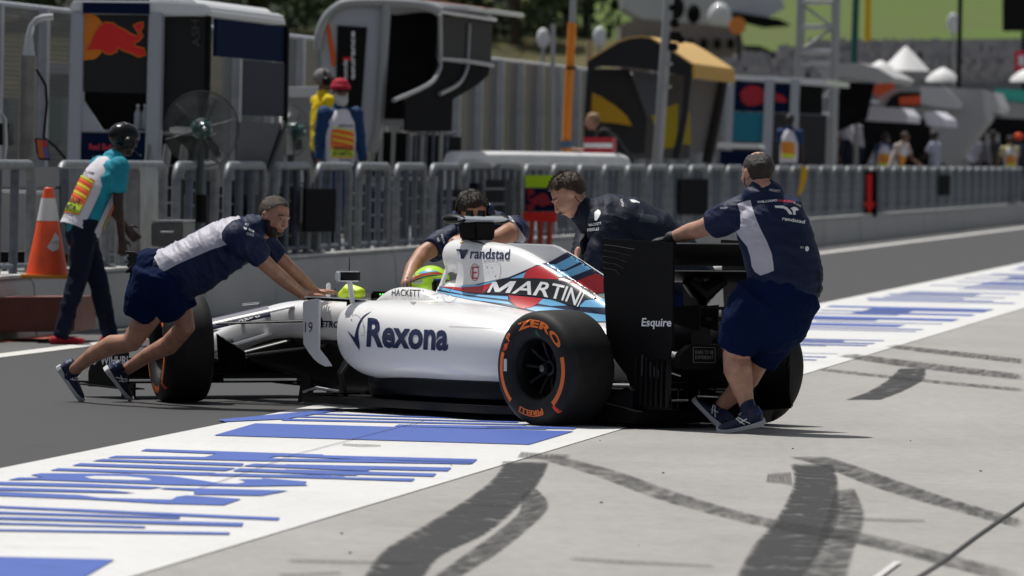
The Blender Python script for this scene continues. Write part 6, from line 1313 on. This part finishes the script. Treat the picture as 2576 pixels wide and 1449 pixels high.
for x, y, s in ((1700, 92, .16), (1712, 100, .12), (1694, 118, .14), (1690, 20, .1), (1698, 60, .12)): MB().box(P(x, y, 112), s, .2, s*.9).build('mast_camera', m_blk, mp, bevel=.02)
for x0, x1 in ((1690, 1699), (1680, 1672), (1696, 1712)): pole_px('mast_cable', [(x0, 60), (x1, 0)], 112, .01, m_blk, mp)
simple_pole('thin_pole', 'thin pale pole beside the orange pole', [(1388, 390), (1390, 200), (1392, 60)], 112, .035, m_frame)
simple_pole('thin_pole', 'thin tan pole left of the black and yellow tent', [(1482, 190), (1483, 100)], 130, .06, mat('pole_tan', (.4, .3, .18), .6))
simple_pole('green_pole', 'dark green pole at the right in front of the grandstand', [(2148, 160), (2154, -20)], 190, .09, mat('pole_green', (.01, .10, .08), .5))
simple_pole('yellow_pole', 'hanging yellow pole at the top right', [(2182, 104), (2184, -20)], 200, .09, mat('pole_yellow', (.7, .45, .01), .5))
simple_pole('dark_pole', 'dark thin pole at the far right above the white awnings', [(2408, 400), (2412, 200), (2416, -20)], 190, .06, m_blk)
for i, (x, y, D) in enumerate([(1366, 96, 160), (1508, 92, 170), (2398, 58, 260)]):
    o = thing('floodlight', ['white round floodlight head on a post left of the tan pole', 'white round floodlight head above the black and yellow tent', 'white floodlight before the grass hill at the right'][i], 'floodlight', P(x, 400, D)); MB().ell(P(x, y, D), .14*D/160, .1, .22*D/160).build('lamp_head', m_roofw, o); pole_px('lamp_post', [(x, y+14), (x, 300)], D, .04, m_frame, o)
# truss tower
tt = thing('truss_tower', 'silvery lattice truss tower right of the red emblem stand', 'tower', P(2055, 430, 150)); DT = 150
cor = [(2010, 0), (2098, 0)]
for x0, x1, dd in ((2012, 2002, 0), (2100, 2090, 0), (2012, 2002, .7), (2100, 2090, .7)): MB().tube([P(x0, -20, DT)+lu*dd, P(x1, 430, DT)+lu*dd], .06, n=8).build('truss_leg', m_frame, tt)
for y in (6, 68, 130, 160, 290): MB().tube([P(2012-y*.022, y, DT), P(2100-y*.022, y, DT)], .05, n=8).build('truss_bar', m_steel, tt)
for y0, y1, a, b in ((6, 68, 2010, 2098), (68, 130, 2098, 2010), (130, 220, 2008, 2096), (220, 310, 2096, 2006)): MB().tube([P(a, y0, DT), P(b, y1, DT)], .03, n=6).build('truss_brace', m_frame, tt)
# ============================================================ BLACK AND YELLOW TENT
Y_ = thing('gazebo_tent', 'black tent with yellow gabled roof standing on the pit island', 'tent', P(1600, 430, 118), -LA); m_ty = mat('tent_yellow', (.62, .40, .14), .6); m_tb = mat('tent_black', (.012, .012, .014), .6); m_tg = mat('tent_yellow_deep', (.55, .30, .01), .6)
k3 = lambda x, y: (1368.6+x*.3333, y*.3333)
def ex3(nm, pts, D, L_, m, bev=0): return ext(nm, [k3(*p) for p in pts], D, L_, m, Y_, bev)
top3 = [(330, 460), (430, 400), (560, 320), (650, 290), (740, 282), (800, 290), (900, 345), (1000, 410), (1120, 490)]
mbt = MB(); rg = [[P(*k3(x, y-6), 118), P(*k3(x, y+6), 118)] for x, y in top3]
L3 = lu*6.5
for (x0, y0), (x1, y1) in zip(top3[:-1], top3[1:]):
    a, b = P(*k3(x0, y0), 118), P(*k3(x1, y1), 118); mbt.prism([a, b, b+L3, a+L3], Z*.03)
mbt.build('roof', m_ty, Y_); ex3('gable', top3+[(1110, 580), (900, 540), (640, 510), (420, 500), (332, 540)], 118.02, .03, m_tb)
ex3('tent_post', [(330, 470), (360, 500), (345, 1000), (300, 1130), (300, 900)], 118, .15, m_tb); ex3('tent_post', [(1060, 560), (1115, 560), (1080, 880), (1020, 1200), (960, 1200), (1040, 860)], 118, .15, m_tb)
ex3('yellow_wedge', [(360, 700), (430, 730), (540, 800), (620, 870), (665, 950), (540, 930), (420, 920), (360, 900)], 118.3, .03, m_tg)
ex3('curtain', [(345, 520), (640, 520), (780, 900), (760, 1160), (340, 1160)], 118.6, .03, mat('curtain_dark', (.02, .02, .022), .5)); ex3('clear_window', [(660, 530), (860, 560), (900, 880), (780, 860)], 118.4, .02, mat('window_dim', (.09, .09, .11), .3))
ex3('yellow_panel', [(800, 850), (1010, 780), (1000, 1110), (900, 1120)], 121, .03, mat('panel_yellow', (.55, .42, .02), .6)); ex3('yellow_panel', [(1030, 900), (1100, 840), (1105, 1090), (1020, 1090)], 121.5, .03, _m['panel_yellow'])
ex3('back_wall', [(640, 560), (1100, 560), (1100, 1200), (640, 1200)], 124.2, .03, mat('back_grey', (.12, .12, .12), .7))
a3 = P(*k3(1120, 492), 118); z3 = P(*k3(1120, 590), 118)
MB().prism([a3, a3+L3, V(((z3+L3).x, (z3+L3).y, z3.z)), z3], V((.03, 0, 0))).build('valance', m_tg, Y_)
bP = P(*k3(1330, 1200), 124); MB().tube([P(*k3(1350, 620), 124.3), P(*k3(1310, 850), 124.3), P(*k3(1230, 1230), 124.3)], .09, n=8).build('tent_post', m_tb, Y_)
ex3('side_sheet', [(1110, 600), (1330, 620), (1260, 1150), (1100, 1150)], 124.35, .02, mat('sheet_grey', (.28, .28, .29), .6))
# ============================================================ TEAM STAND WITH RED EMBLEM
R3 = thing('pit_stand', 'far pit stand with navy header, red emblem and turquoise panel', 'pit stand', P(1950, 430, 140), -LA)
def ex4(nm, pts, D, L_, m, par=R3, bev=0): return ext(nm, pts, D, L_, m, par, bev)
ex4('roof', [(1832, 187), (2080, 200), (2080, 214), (1832, 199)], 140, 5, m_roofw)
for a, b in ((1836, 1848), (1925, 1948), (1990, 2012)): ex4('post', [(a, 198), (b, 200), (b-10, 430), (a-10, 430)], 139.9, .12, m_pg)
ex4('header', [(1842, 203), (1990, 210), (1990, 284), (1840, 279)], 140, .05, m_nv); ex4('turquoise_panel', [(1838, 281), (1922, 284), (1918, 358), (1832, 354)], 140, .05, mat('turquoise', (.01, .19, .28), .5)); ex4('dark_opening', [(2012, 214), (2070, 218), (2068, 288), (2010, 286)], 140.2, .05, m_blk)
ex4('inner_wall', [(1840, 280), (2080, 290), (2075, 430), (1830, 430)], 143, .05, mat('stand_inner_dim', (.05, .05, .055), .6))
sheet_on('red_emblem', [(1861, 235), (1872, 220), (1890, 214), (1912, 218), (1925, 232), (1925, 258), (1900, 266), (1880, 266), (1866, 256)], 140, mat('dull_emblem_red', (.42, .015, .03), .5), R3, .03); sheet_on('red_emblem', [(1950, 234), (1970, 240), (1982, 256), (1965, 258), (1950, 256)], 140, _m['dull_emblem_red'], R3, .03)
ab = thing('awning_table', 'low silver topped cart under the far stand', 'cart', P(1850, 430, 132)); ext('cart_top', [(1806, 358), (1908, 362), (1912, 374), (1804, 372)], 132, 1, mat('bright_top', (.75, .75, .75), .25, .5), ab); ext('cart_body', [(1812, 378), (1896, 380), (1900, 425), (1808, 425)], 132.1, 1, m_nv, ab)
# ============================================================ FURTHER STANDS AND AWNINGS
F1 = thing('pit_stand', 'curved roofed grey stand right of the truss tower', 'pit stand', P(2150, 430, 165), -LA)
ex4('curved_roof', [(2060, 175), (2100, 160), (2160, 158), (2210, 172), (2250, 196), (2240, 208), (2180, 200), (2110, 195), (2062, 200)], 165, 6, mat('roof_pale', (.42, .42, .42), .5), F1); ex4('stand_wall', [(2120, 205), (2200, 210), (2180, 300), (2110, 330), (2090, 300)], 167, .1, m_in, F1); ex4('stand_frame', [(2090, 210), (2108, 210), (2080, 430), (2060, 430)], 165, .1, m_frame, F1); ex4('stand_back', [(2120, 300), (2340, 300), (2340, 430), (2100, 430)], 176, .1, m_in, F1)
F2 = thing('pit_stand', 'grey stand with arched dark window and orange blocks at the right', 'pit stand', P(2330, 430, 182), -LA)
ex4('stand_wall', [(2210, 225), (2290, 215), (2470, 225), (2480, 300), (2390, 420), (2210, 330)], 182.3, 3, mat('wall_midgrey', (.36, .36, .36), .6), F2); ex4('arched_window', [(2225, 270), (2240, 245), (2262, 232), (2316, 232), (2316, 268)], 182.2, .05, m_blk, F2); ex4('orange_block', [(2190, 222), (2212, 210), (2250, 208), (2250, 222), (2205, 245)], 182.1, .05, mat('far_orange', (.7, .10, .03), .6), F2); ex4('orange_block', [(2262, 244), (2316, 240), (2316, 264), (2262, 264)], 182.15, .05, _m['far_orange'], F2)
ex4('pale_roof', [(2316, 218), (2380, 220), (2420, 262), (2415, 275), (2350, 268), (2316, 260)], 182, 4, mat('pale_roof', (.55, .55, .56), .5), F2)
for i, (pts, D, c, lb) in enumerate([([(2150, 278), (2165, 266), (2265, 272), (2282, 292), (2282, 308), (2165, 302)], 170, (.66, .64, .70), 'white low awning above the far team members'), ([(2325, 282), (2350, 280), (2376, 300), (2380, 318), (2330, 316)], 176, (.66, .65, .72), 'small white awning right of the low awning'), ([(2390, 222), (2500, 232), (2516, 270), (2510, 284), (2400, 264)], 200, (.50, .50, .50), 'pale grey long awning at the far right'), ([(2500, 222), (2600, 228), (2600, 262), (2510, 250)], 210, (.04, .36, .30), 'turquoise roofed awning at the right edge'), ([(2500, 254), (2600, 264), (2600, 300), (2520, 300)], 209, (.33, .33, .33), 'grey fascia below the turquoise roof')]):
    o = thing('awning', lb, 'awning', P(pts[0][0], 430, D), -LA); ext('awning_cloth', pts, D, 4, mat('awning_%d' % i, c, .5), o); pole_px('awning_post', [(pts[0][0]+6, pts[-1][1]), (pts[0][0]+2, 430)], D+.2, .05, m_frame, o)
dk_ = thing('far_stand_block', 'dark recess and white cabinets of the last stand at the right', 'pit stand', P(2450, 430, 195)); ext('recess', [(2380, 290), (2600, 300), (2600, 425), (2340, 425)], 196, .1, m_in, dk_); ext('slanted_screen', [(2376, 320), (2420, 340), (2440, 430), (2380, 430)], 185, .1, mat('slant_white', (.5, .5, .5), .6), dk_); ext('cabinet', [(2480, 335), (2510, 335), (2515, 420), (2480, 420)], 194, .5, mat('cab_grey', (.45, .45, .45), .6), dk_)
# umbrellas / pavilion tents behind
for i, (x, y, w, h_, D, lb) in enumerate([(2278, 116, 62, 62, 260, 'pointed white pavilion tent above the far stands'), (2215, 152, 44, 40, 230, 'white dome parasol left of the pointed pavilion'), (2372, 170, 44, 36, 235, 'white dome parasol right of the pointed pavilion'), (2590, 170, 50, 36, 235, 'white dome parasol at the right edge')]):
    o = thing('pavilion' if i == 0 else 'parasol', lb, 'tent' if i == 0 else 'parasol', P(x, 400, D)); c = P(x, y+h_, D); r = w*D/FV; hh = h_*D/FV
    prof_ = [(0, r), (hh*.08, r*.92), (hh*.95, .08), (hh, .01)] if i == 0 else [(0, r), (hh*.3, r*.9), (hh*.7, r*.55), (hh, .05)]
    MB().lathe(prof_, c, Z, V((1, 0, 0)), 8 if i == 0 else 20).build('canopy', mat('pavilion_white', (.72, .72, .72), .6), o); MB().tube([c, c-Z*3.5], .06, n=6).build('mast', m_frame, o)
# ============================================================ FAR GROUND: bank, hill, grandstand, trees
struct('teal_hoarding_ground', MB().prism([P(-80, 470, 110), P(760, 430, 110), P(760, 436, 110), P(-80, 476, 110)], V((0, 3, 0))), mat('verge_green', (.12, .16, .05), .9), smooth=0)
hb = thing('advertising_hoarding', 'teal and white advertising boards seen through the debris fence at the left', 'hoarding', P(60, 430, 108)); 
for i, (x0, x1, c) in enumerate([(-80, -10, (.02, .16, .14)), (-9, 20, (.02, .17, .15)), (21, 48, (.38, .38, .38)), (49, 66, (.30, .13, .10)), (67, 110, (.35, .35, .36)), (111, 154, (.01, .20, .16)), (155, 172, (.4, .42, .41)), (173, 420, (.02, .17, .15)), (421, 640, (.04, .15, .13)), (641, 760, (.3, .3, .3))]): lbox('hoarding_board', x0, 245, x1, 372, 108, .1, mat('hoard_%d' % i, c, .6), hb)
lbox('white_plinth', -80, 376, 760, 425, 107.8, .4, m_isl, hb, 0); 
wv = thing('white_vehicle', 'blurred white vehicle roof behind the mesh fence at the left', 'vehicle', P(110, 260, 104)); MB().loft([[P(x, y, 104), P(x, y2, 104), P(x, y2, 105.6), P(x, y, 105.6)] for x, y, y2 in ((48, 172, 182), (60, 160, 184), (110, 156, 186), (165, 158, 186), (176, 175, 184))]).build('vehicle_roof', m_roofw, wv, bevel=.05); lbox('vehicle_body', 50, 187, 176, 244, 104.1, 1.4, m_in, wv)
struct('grass_bank', MB().add([(-120, 340, -1), (30, 340, -1), (14, 425, 7.9), (-130, 425, 10.2)], [(0, 1, 2, 3)]), mat('dry_grass', (.12, .095, .03), .95, var=.55, vs=.25, c2=(.04, .05, .02)), smooth=0)
hill = MB(); n_ = 24
for j in range(7):
    for i in range(n_+1):
        x = -20+i*6.5; y = 520+j*30; h_ = 3+j*4.2+min(0, (x-25))*.10; hill.v.append(V((x, y, h_+noise.noise(V((x*.05, y*.05, 0)))*1.5)))
for j in range(6):
    for i in range(n_): a = j*(n_+1)+i; hill.f.append((a, a+1, a+n_+2, a+n_+1))
struct('grass_hill', hill, mat('hill_grass', (.075, .135, .016), .95, var=.35, vs=.08, c2=(.085, .105, .03)))
# grandstand with rows of seats and people
gs = thing('grandstand', 'long grey grandstand with blurred rows below the grass hill', 'grandstand', P(2200, 400, 330)); m_gs = mat('grandstand_hazy_grey', (.22, .225, .235), .8, var=.25, vs=.3, stretch=(.4, 1, 1))  # tier grey made paler to stand in for distance haze
for i, (x0, x1, y0, y1, D) in enumerate([(1470, 2620, 214, 420, 330), (1500, 2620, 198, 214, 333), (1560, 2620, 182, 198, 336), (1640, 2620, 165, 182, 339), (1740, 2620, 148, 165, 342), (1850, 2620, 132, 148, 345), (1960, 2620, 116, 132, 348), (2050, 2620, 102, 116, 351)]):
    MB().prism([P(x0, y0+2, D), P(x1, y0-6, D), P(x1, y1, D), P(x0, y1, D)], V((0, 3, 0))).build('seat_tier', m_gs, gs)
for i in range(26): x = 1490+i*44; MB().prism([P(x, 226, 329.6), P(x+5, 226, 329.6), P(x+5, 420, 329.6), P(x, 420, 329.6)], V((0, -.2, 0))).build('tier_pier', mat('pier_grey', (.24, .25, .27), .7), gs)
cr_ = random.Random(4); crowd = MB()
for i in range(700):
    x = cr_.uniform(1650, 2600); yb = cr_.choice([212, 197, 181, 164, 147, 131, 115]); D = 329+(212-yb)*.18+1
    if x < 1500+(212-yb)*5.5: continue
    c = P(x, yb-6-cr_.uniform(0, 4), D); crowd.box(c, .22, .2, cr_.uniform(.2, .4))
crowd.build('seated_crowd', mat('crowd_mixed', (.36, .34, .34), .9, var=.8, vs=1.5, c2=(.20, .20, .21)), kind='stuff', smooth=0)['label'] = 'blurred crowd on the grandstand rows'
ob = thing('orange_banner', 'round orange banner glowing above the grandstand roof line', 'banner', P(1856, 120, 300)); MB().lathe([(-.1, .01), (-.1, .36), (.1, .36), (.1, .01)], P(1855, 64, 300), V((0, -1, 0)), Z, 24).build('banner_disc', mat('banner_orange', (.80, .28, .06), .6), ob); pole_px('banner_post', [(1857, 85), (1860, 150)], 300, .07, m_blk, ob)
wr = thing('white_building', 'pale rounded building with dark eaves left of the grass hill', 'building', P(1900, 100, 420)); MB().prism([P(*p, 420) for p in [(1560, -30), (1960, -30), (1975, 20), (1930, 45), (1890, 52), (1850, 30), (1820, 28), (1780, 60), (1700, 78), (1620, 50), (1565, 20)]], V((0, 10, 0))).build('wall', mat('building_white', (.62, .64, .67), .6, var=.15, vs=.2), wr); MB().prism([P(*p, 418) for p in [(1828, 40), (1850, 30), (1960, 48), (1990, 62), (1930, 66)]], V((0, 6, 0))).build('eaves', m_in, wr)
for x, y, r in ((1700, 20, .5), (1745, 35, .4), (1810, 50, .7)): MB().ell(P(x, y, 416), r, .4, r*1.4).build('roof_fitting', m_in if x != 1810 else m_roofw, wr)
bkw = thing('tan_building', 'low tan building block behind the black and yellow tent', 'building', P(1650, 200, 380)); MB().prism([P(*p, 380) for p in [(1560, 64), (1600, 46), (1720, 56), (1860, 70), (1880, 150), (1560, 200)]], V((0, 10, 0))).build('wall', mat('tan_wall', (.27, .23, .21), .8, var=.25, vs=.3), bkw)
for i in range(8): MB().box(P(1600+i*34, 110, 379.5), .35, .3, .5).build('window', m_in, bkw)
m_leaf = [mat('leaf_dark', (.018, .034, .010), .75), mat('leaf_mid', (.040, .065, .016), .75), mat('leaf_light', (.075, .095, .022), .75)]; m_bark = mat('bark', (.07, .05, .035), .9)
def tree(x, D, hgt, w, seed, label, mi=0, base=3):
    r = random.Random(seed); b = P(x, 380, D); b.z = base; t = thing('tree', label, 'tree', b, 0, 'trees behind the debris fence')
    mb = MB(); mb.tube([b-Z*2, b+Z*hgt*.35, b+Z*hgt*.6], [.35, .25, .1], n=8)
    for i in range(4): a = r.uniform(0, 6.28); mb.tube([b+Z*hgt*(.3+.06*i), b+Z*hgt*(.5+.06*i)+V((math.cos(a), math.sin(a), 0))*w*.3], [.13, .04], n=5)
    mb.build('trunk', m_bark, t)
    cl_ = [[], [], []]
    for q in range(26):
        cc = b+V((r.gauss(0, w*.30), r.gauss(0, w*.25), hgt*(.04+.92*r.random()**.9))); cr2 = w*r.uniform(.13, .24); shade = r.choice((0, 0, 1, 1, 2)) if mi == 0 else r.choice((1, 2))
        for k in range(70):
            d = V((r.gauss(0, 1), r.gauss(0, 1), r.gauss(0, 1))).normalized(); p = cc+d*cr2*r.uniform(.6, 1.05); s = r.uniform(.16, .38); a = V((r.gauss(0, 1), r.gauss(0, 1), r.gauss(0, 1))).normalized(); e = a.orthogonal().normalized(); cl_[shade].append((p, a*s, e*s*.6))
    for k in range(3):
        if cl_[k]:
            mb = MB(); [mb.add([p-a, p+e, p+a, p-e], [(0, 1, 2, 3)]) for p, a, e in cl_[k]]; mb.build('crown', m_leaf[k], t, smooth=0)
tr = random.Random(21); TL = ['at the far left', 'above the left stand', 'above the bull emblem', 'right of the bull emblem', 'above the navy awning', 'left of the rounded stand', 'above the rounded stand roof', 'over the middle of the rounded stand', 'above its canopy edge', 'left of the orange pole', 'behind the orange pole', 'right of the orange pole']
for i in range(12): tree(-30+i*132, 430+tr.uniform(-12, 12), tr.uniform(9, 12), tr.uniform(6.5, 8), 40+i, 'dark leafy tree on the bank '+TL[i], 0, 7.2 if i > 4 else 8.2)
for i in range(10): tree(640+i*92, 455, tr.uniform(10, 13), 8, 80+i, 'tall dark tree in the rear row '+['above the navy awning', 'over the gap between the stands', 'over the left of the rounded stand', 'over the stand roof', 'over the black opening', 'over the side screens', 'right of the canopy', 'left of the first floodlight', 'behind the floodlight', 'at the end of the tree row'][i], 0, 6.5)
for i in range(5): tree(1960+i*130, 640+i*6, 5, 6, 120+i, 'small tree on the grass hill, '+['leftmost', 'second from the left', 'middle one', 'second from the right', 'rightmost'][i], 1, 25)
dkb = thing('screen_board', 'large black screen board at the top right corner', 'screen', P(2560, 90, 280)); lbox('screen', 2522, -40, 2640, 78, 280, .6, m_blk, dkb); lbox('screen_post', 2570, 80, 2580, 260, 280.2, .4, m_in, dkb)
rf = thing('red_flag', 'small red and white flag at the right edge before the grandstand', 'flag', P(2568, 200, 270)); lbox('flag_cloth', 2552, 128, 2590, 182, 270, .05, mat('far_red', (.65, .03, .07), .7), rf); lbox('flag_patch', 2562, 140, 2578, 165, 269.9, .02, m_wht, rf)
# ============================================================ PEOPLE BEHIND THE FENCE
r_, s_, I = figure('grey haired man in yellow shirt with sunglasses and headphones facing right', 806, 640, 84.5, z0=.56, h=1.92, face=20, top=(.75, .55, .01), legs=(.03, .03, .035), skn=sk_c, hair='short', hc_=(.25, .24, .23), arms=((.1, .08), (.1, .08)), vox=.013); headset(r_, I['hd'], I['hf'], I['hu'], I['hl'], I['k'], m_blk); MB().box(I['hd']+I['hf']*.098+I['hu']*.015, .02, .13, .032, I['hf'], I['hl'], I['hu']).build('sunglasses', m_blk, r_, bevel=.006)
r_, s_, I = figure('white bearded marshal in red turban, blue overalls and bright bib', 848, 650, 80.5, h=1.83, face=288, top=(.012, .045, .13), legs=(.012, .042, .12), skn=sk_c, hair=None, arms=((.05, .18), (.05, .18)), sleeves='long', vox=.013); bib(r_, I, back=False); hd, hf, hu, hl = I['hd'], I['hf'], I['hu'], I['hl']
mb = MB().ell(hd+hu*.07-hf*.01, .115, .10, .085, hf, hl, hu, 24, 16); mb.tube([hd+hu*.05+hf*.1*math.cos(a)+hl*.09*math.sin(a) for a in [R_(q) for q in range(0, 360, 24)]], .028, n=8, closed=True, caps=False); blob('turban', mb, .009, cloth((.38, .01, .035)), r_, it=2, disp=wrinkle(25, .005))
mb = MB().ell(hd-hu*.09+hf*.045, .07, .075, .075, hf, hl, hu, 20, 14); mb.ell(hd-hu*.04+hf*.02, .07, .082, .06, hf, hl, hu, 20, 14); blob('beard', mb, .009, mat('beard_white', (.5, .49, .47), .8), r_, it=2, disp=wrinkle(40, .004)); MB().box(hd+hf*.098+hu*.015, .02, .13, .03, hf, hl, hu).build('sunglasses', m_blk, r_, bevel=.006)
figure('blond man in black shirt bending left in front of the tent', 1560, 430, 106, z0=.48, h=1.85, face=175, top=(.012, .012, .014), legs=(.012, .012, .014), skn=sk_a, hair='short', hc_=(.35, .22, .10), bend=38, arms=((.9, .1), (.8, .1)))
rw = thing('red_white_cabinet', 'red and white striped low cabinet left of the bending blond man', 'cabinet', P(1500, 430, 104)); lbox('cabinet_body', 1468, 346, 1540, 390, 104, .5, mat('cab_red', (.5, .02, .04), .5), rw); lbox('white_stripe', 1468, 360, 1540, 372, 103.97, .02, m_wht, rw)
r_, s_, I = figure('marshal with blue and white bib standing at the far fence with his back turned', 1985, 430, 131, z0=.62, h=1.72, face=75, top=(.02, .05, .14), legs=(.02, .03, .07), skn=sk_d, hair='short', vox=.02); bib(r_, I, front=False, txt=False)
WS = (.60, .60, .68); far = [(2130, 172, .95, 1.9, WS, 'man in white shirt and black trousers standing highest beside the truss'), (2158, 174, .85, 1.8, (.5, .5, .56), 'white shirted man close behind the highest one'), (2198, 168, .5, 1.7, WS, 'white shirted man leaning right near the red arrow sign', ), (2225, 166, .45, 1.72, (.03, .07, .16), 'man in blue with a pale bib right of the red arrow sign'), (2255, 164, .45, 1.78, (.5, .42, .38), 'marshal in a bright green and orange bib leaning on the fence'), (2300, 178, .65, 1.78, (.22, .26, .34), 'man in grey blue shirt turned to the screens'), (2322, 180, .55, 1.7, (.55, .56, .64), 'pale shirted man at the screens'), (2352, 172, .5, 1.75, (.38, .40, .50), 'man in lilac shirt beside the black bag board'), (2445, 188, .6, 1.75, (.35, .36, .42), 'seated looking man in lilac shirt under the grey awning'), (2478, 190, .6, 1.72, (.12, .12, .14), 'dark shirted man next to the white cabinet'), (2540, 186, .5, 1.72, (.55, .50, .25), 'marshal with yellow orange bib at the right edge'), (2566, 188, .5, 1.78, (.02, .03, .06), 'man in navy with orange helmet at the right edge')]
MORE = [(2090, 170, 'dark clothed man under the truss tower'), (2145, 178, 'tall dark figure behind the white shirted pair'), (2182, 182, 'man in black behind the leaning white shirt'), (2240, 180, 'man in grey between the blue and green bibs'), (2275, 184, 'man in black shirt left of the screens'), (2340, 186, 'dark shirted man turned to the pit stand'), (2400, 192, 'man in dark jacket beside the slanted white screen'), (2425, 194, 'man in navy sitting under the pale awning'), (2460, 196, 'man in black beside the lilac shirt'), (2505, 194, 'man in grey behind the white cabinet')]
for i, (x, D, lb) in enumerate(MORE): figure(lb, x, 430, D, z0=.6, h=1.78+.03*(i % 3), face=[10, 170, 90, 200, 30, 300][i % 6], top=[(.015, .02, .05), (.03, .03, .035), (.28, .28, .32), (.012, .014, .02)][i % 4], legs=(.012, .014, .02), skn=sk_d if i % 2 else sk_c, hair='short', bend=(i*7) % 18, vox=.035)
for i, (x, D, z0, h_, c, lb) in enumerate(far):
    r_, s_, I = figure(lb, x, 430, D, z0=z0, h=h_, face=[170, 200, 10, 80, 320, 120, 200, 150, 90, 160, 100, 200][i], top=c, legs=(.012, .014, .03), skn=sk_d if i % 2 else sk_c, hair='short', bend=[12, 8, 25, 5, 20, 8, 10, 3, 20, 10, 3, 5][i], arms=((.5, .2), (.2, .1)), vox=.028, hard=(.8, .08, .03) if i == 11 else None)
    if i in (3, 4, 10): bib(r_, I, txt=False)
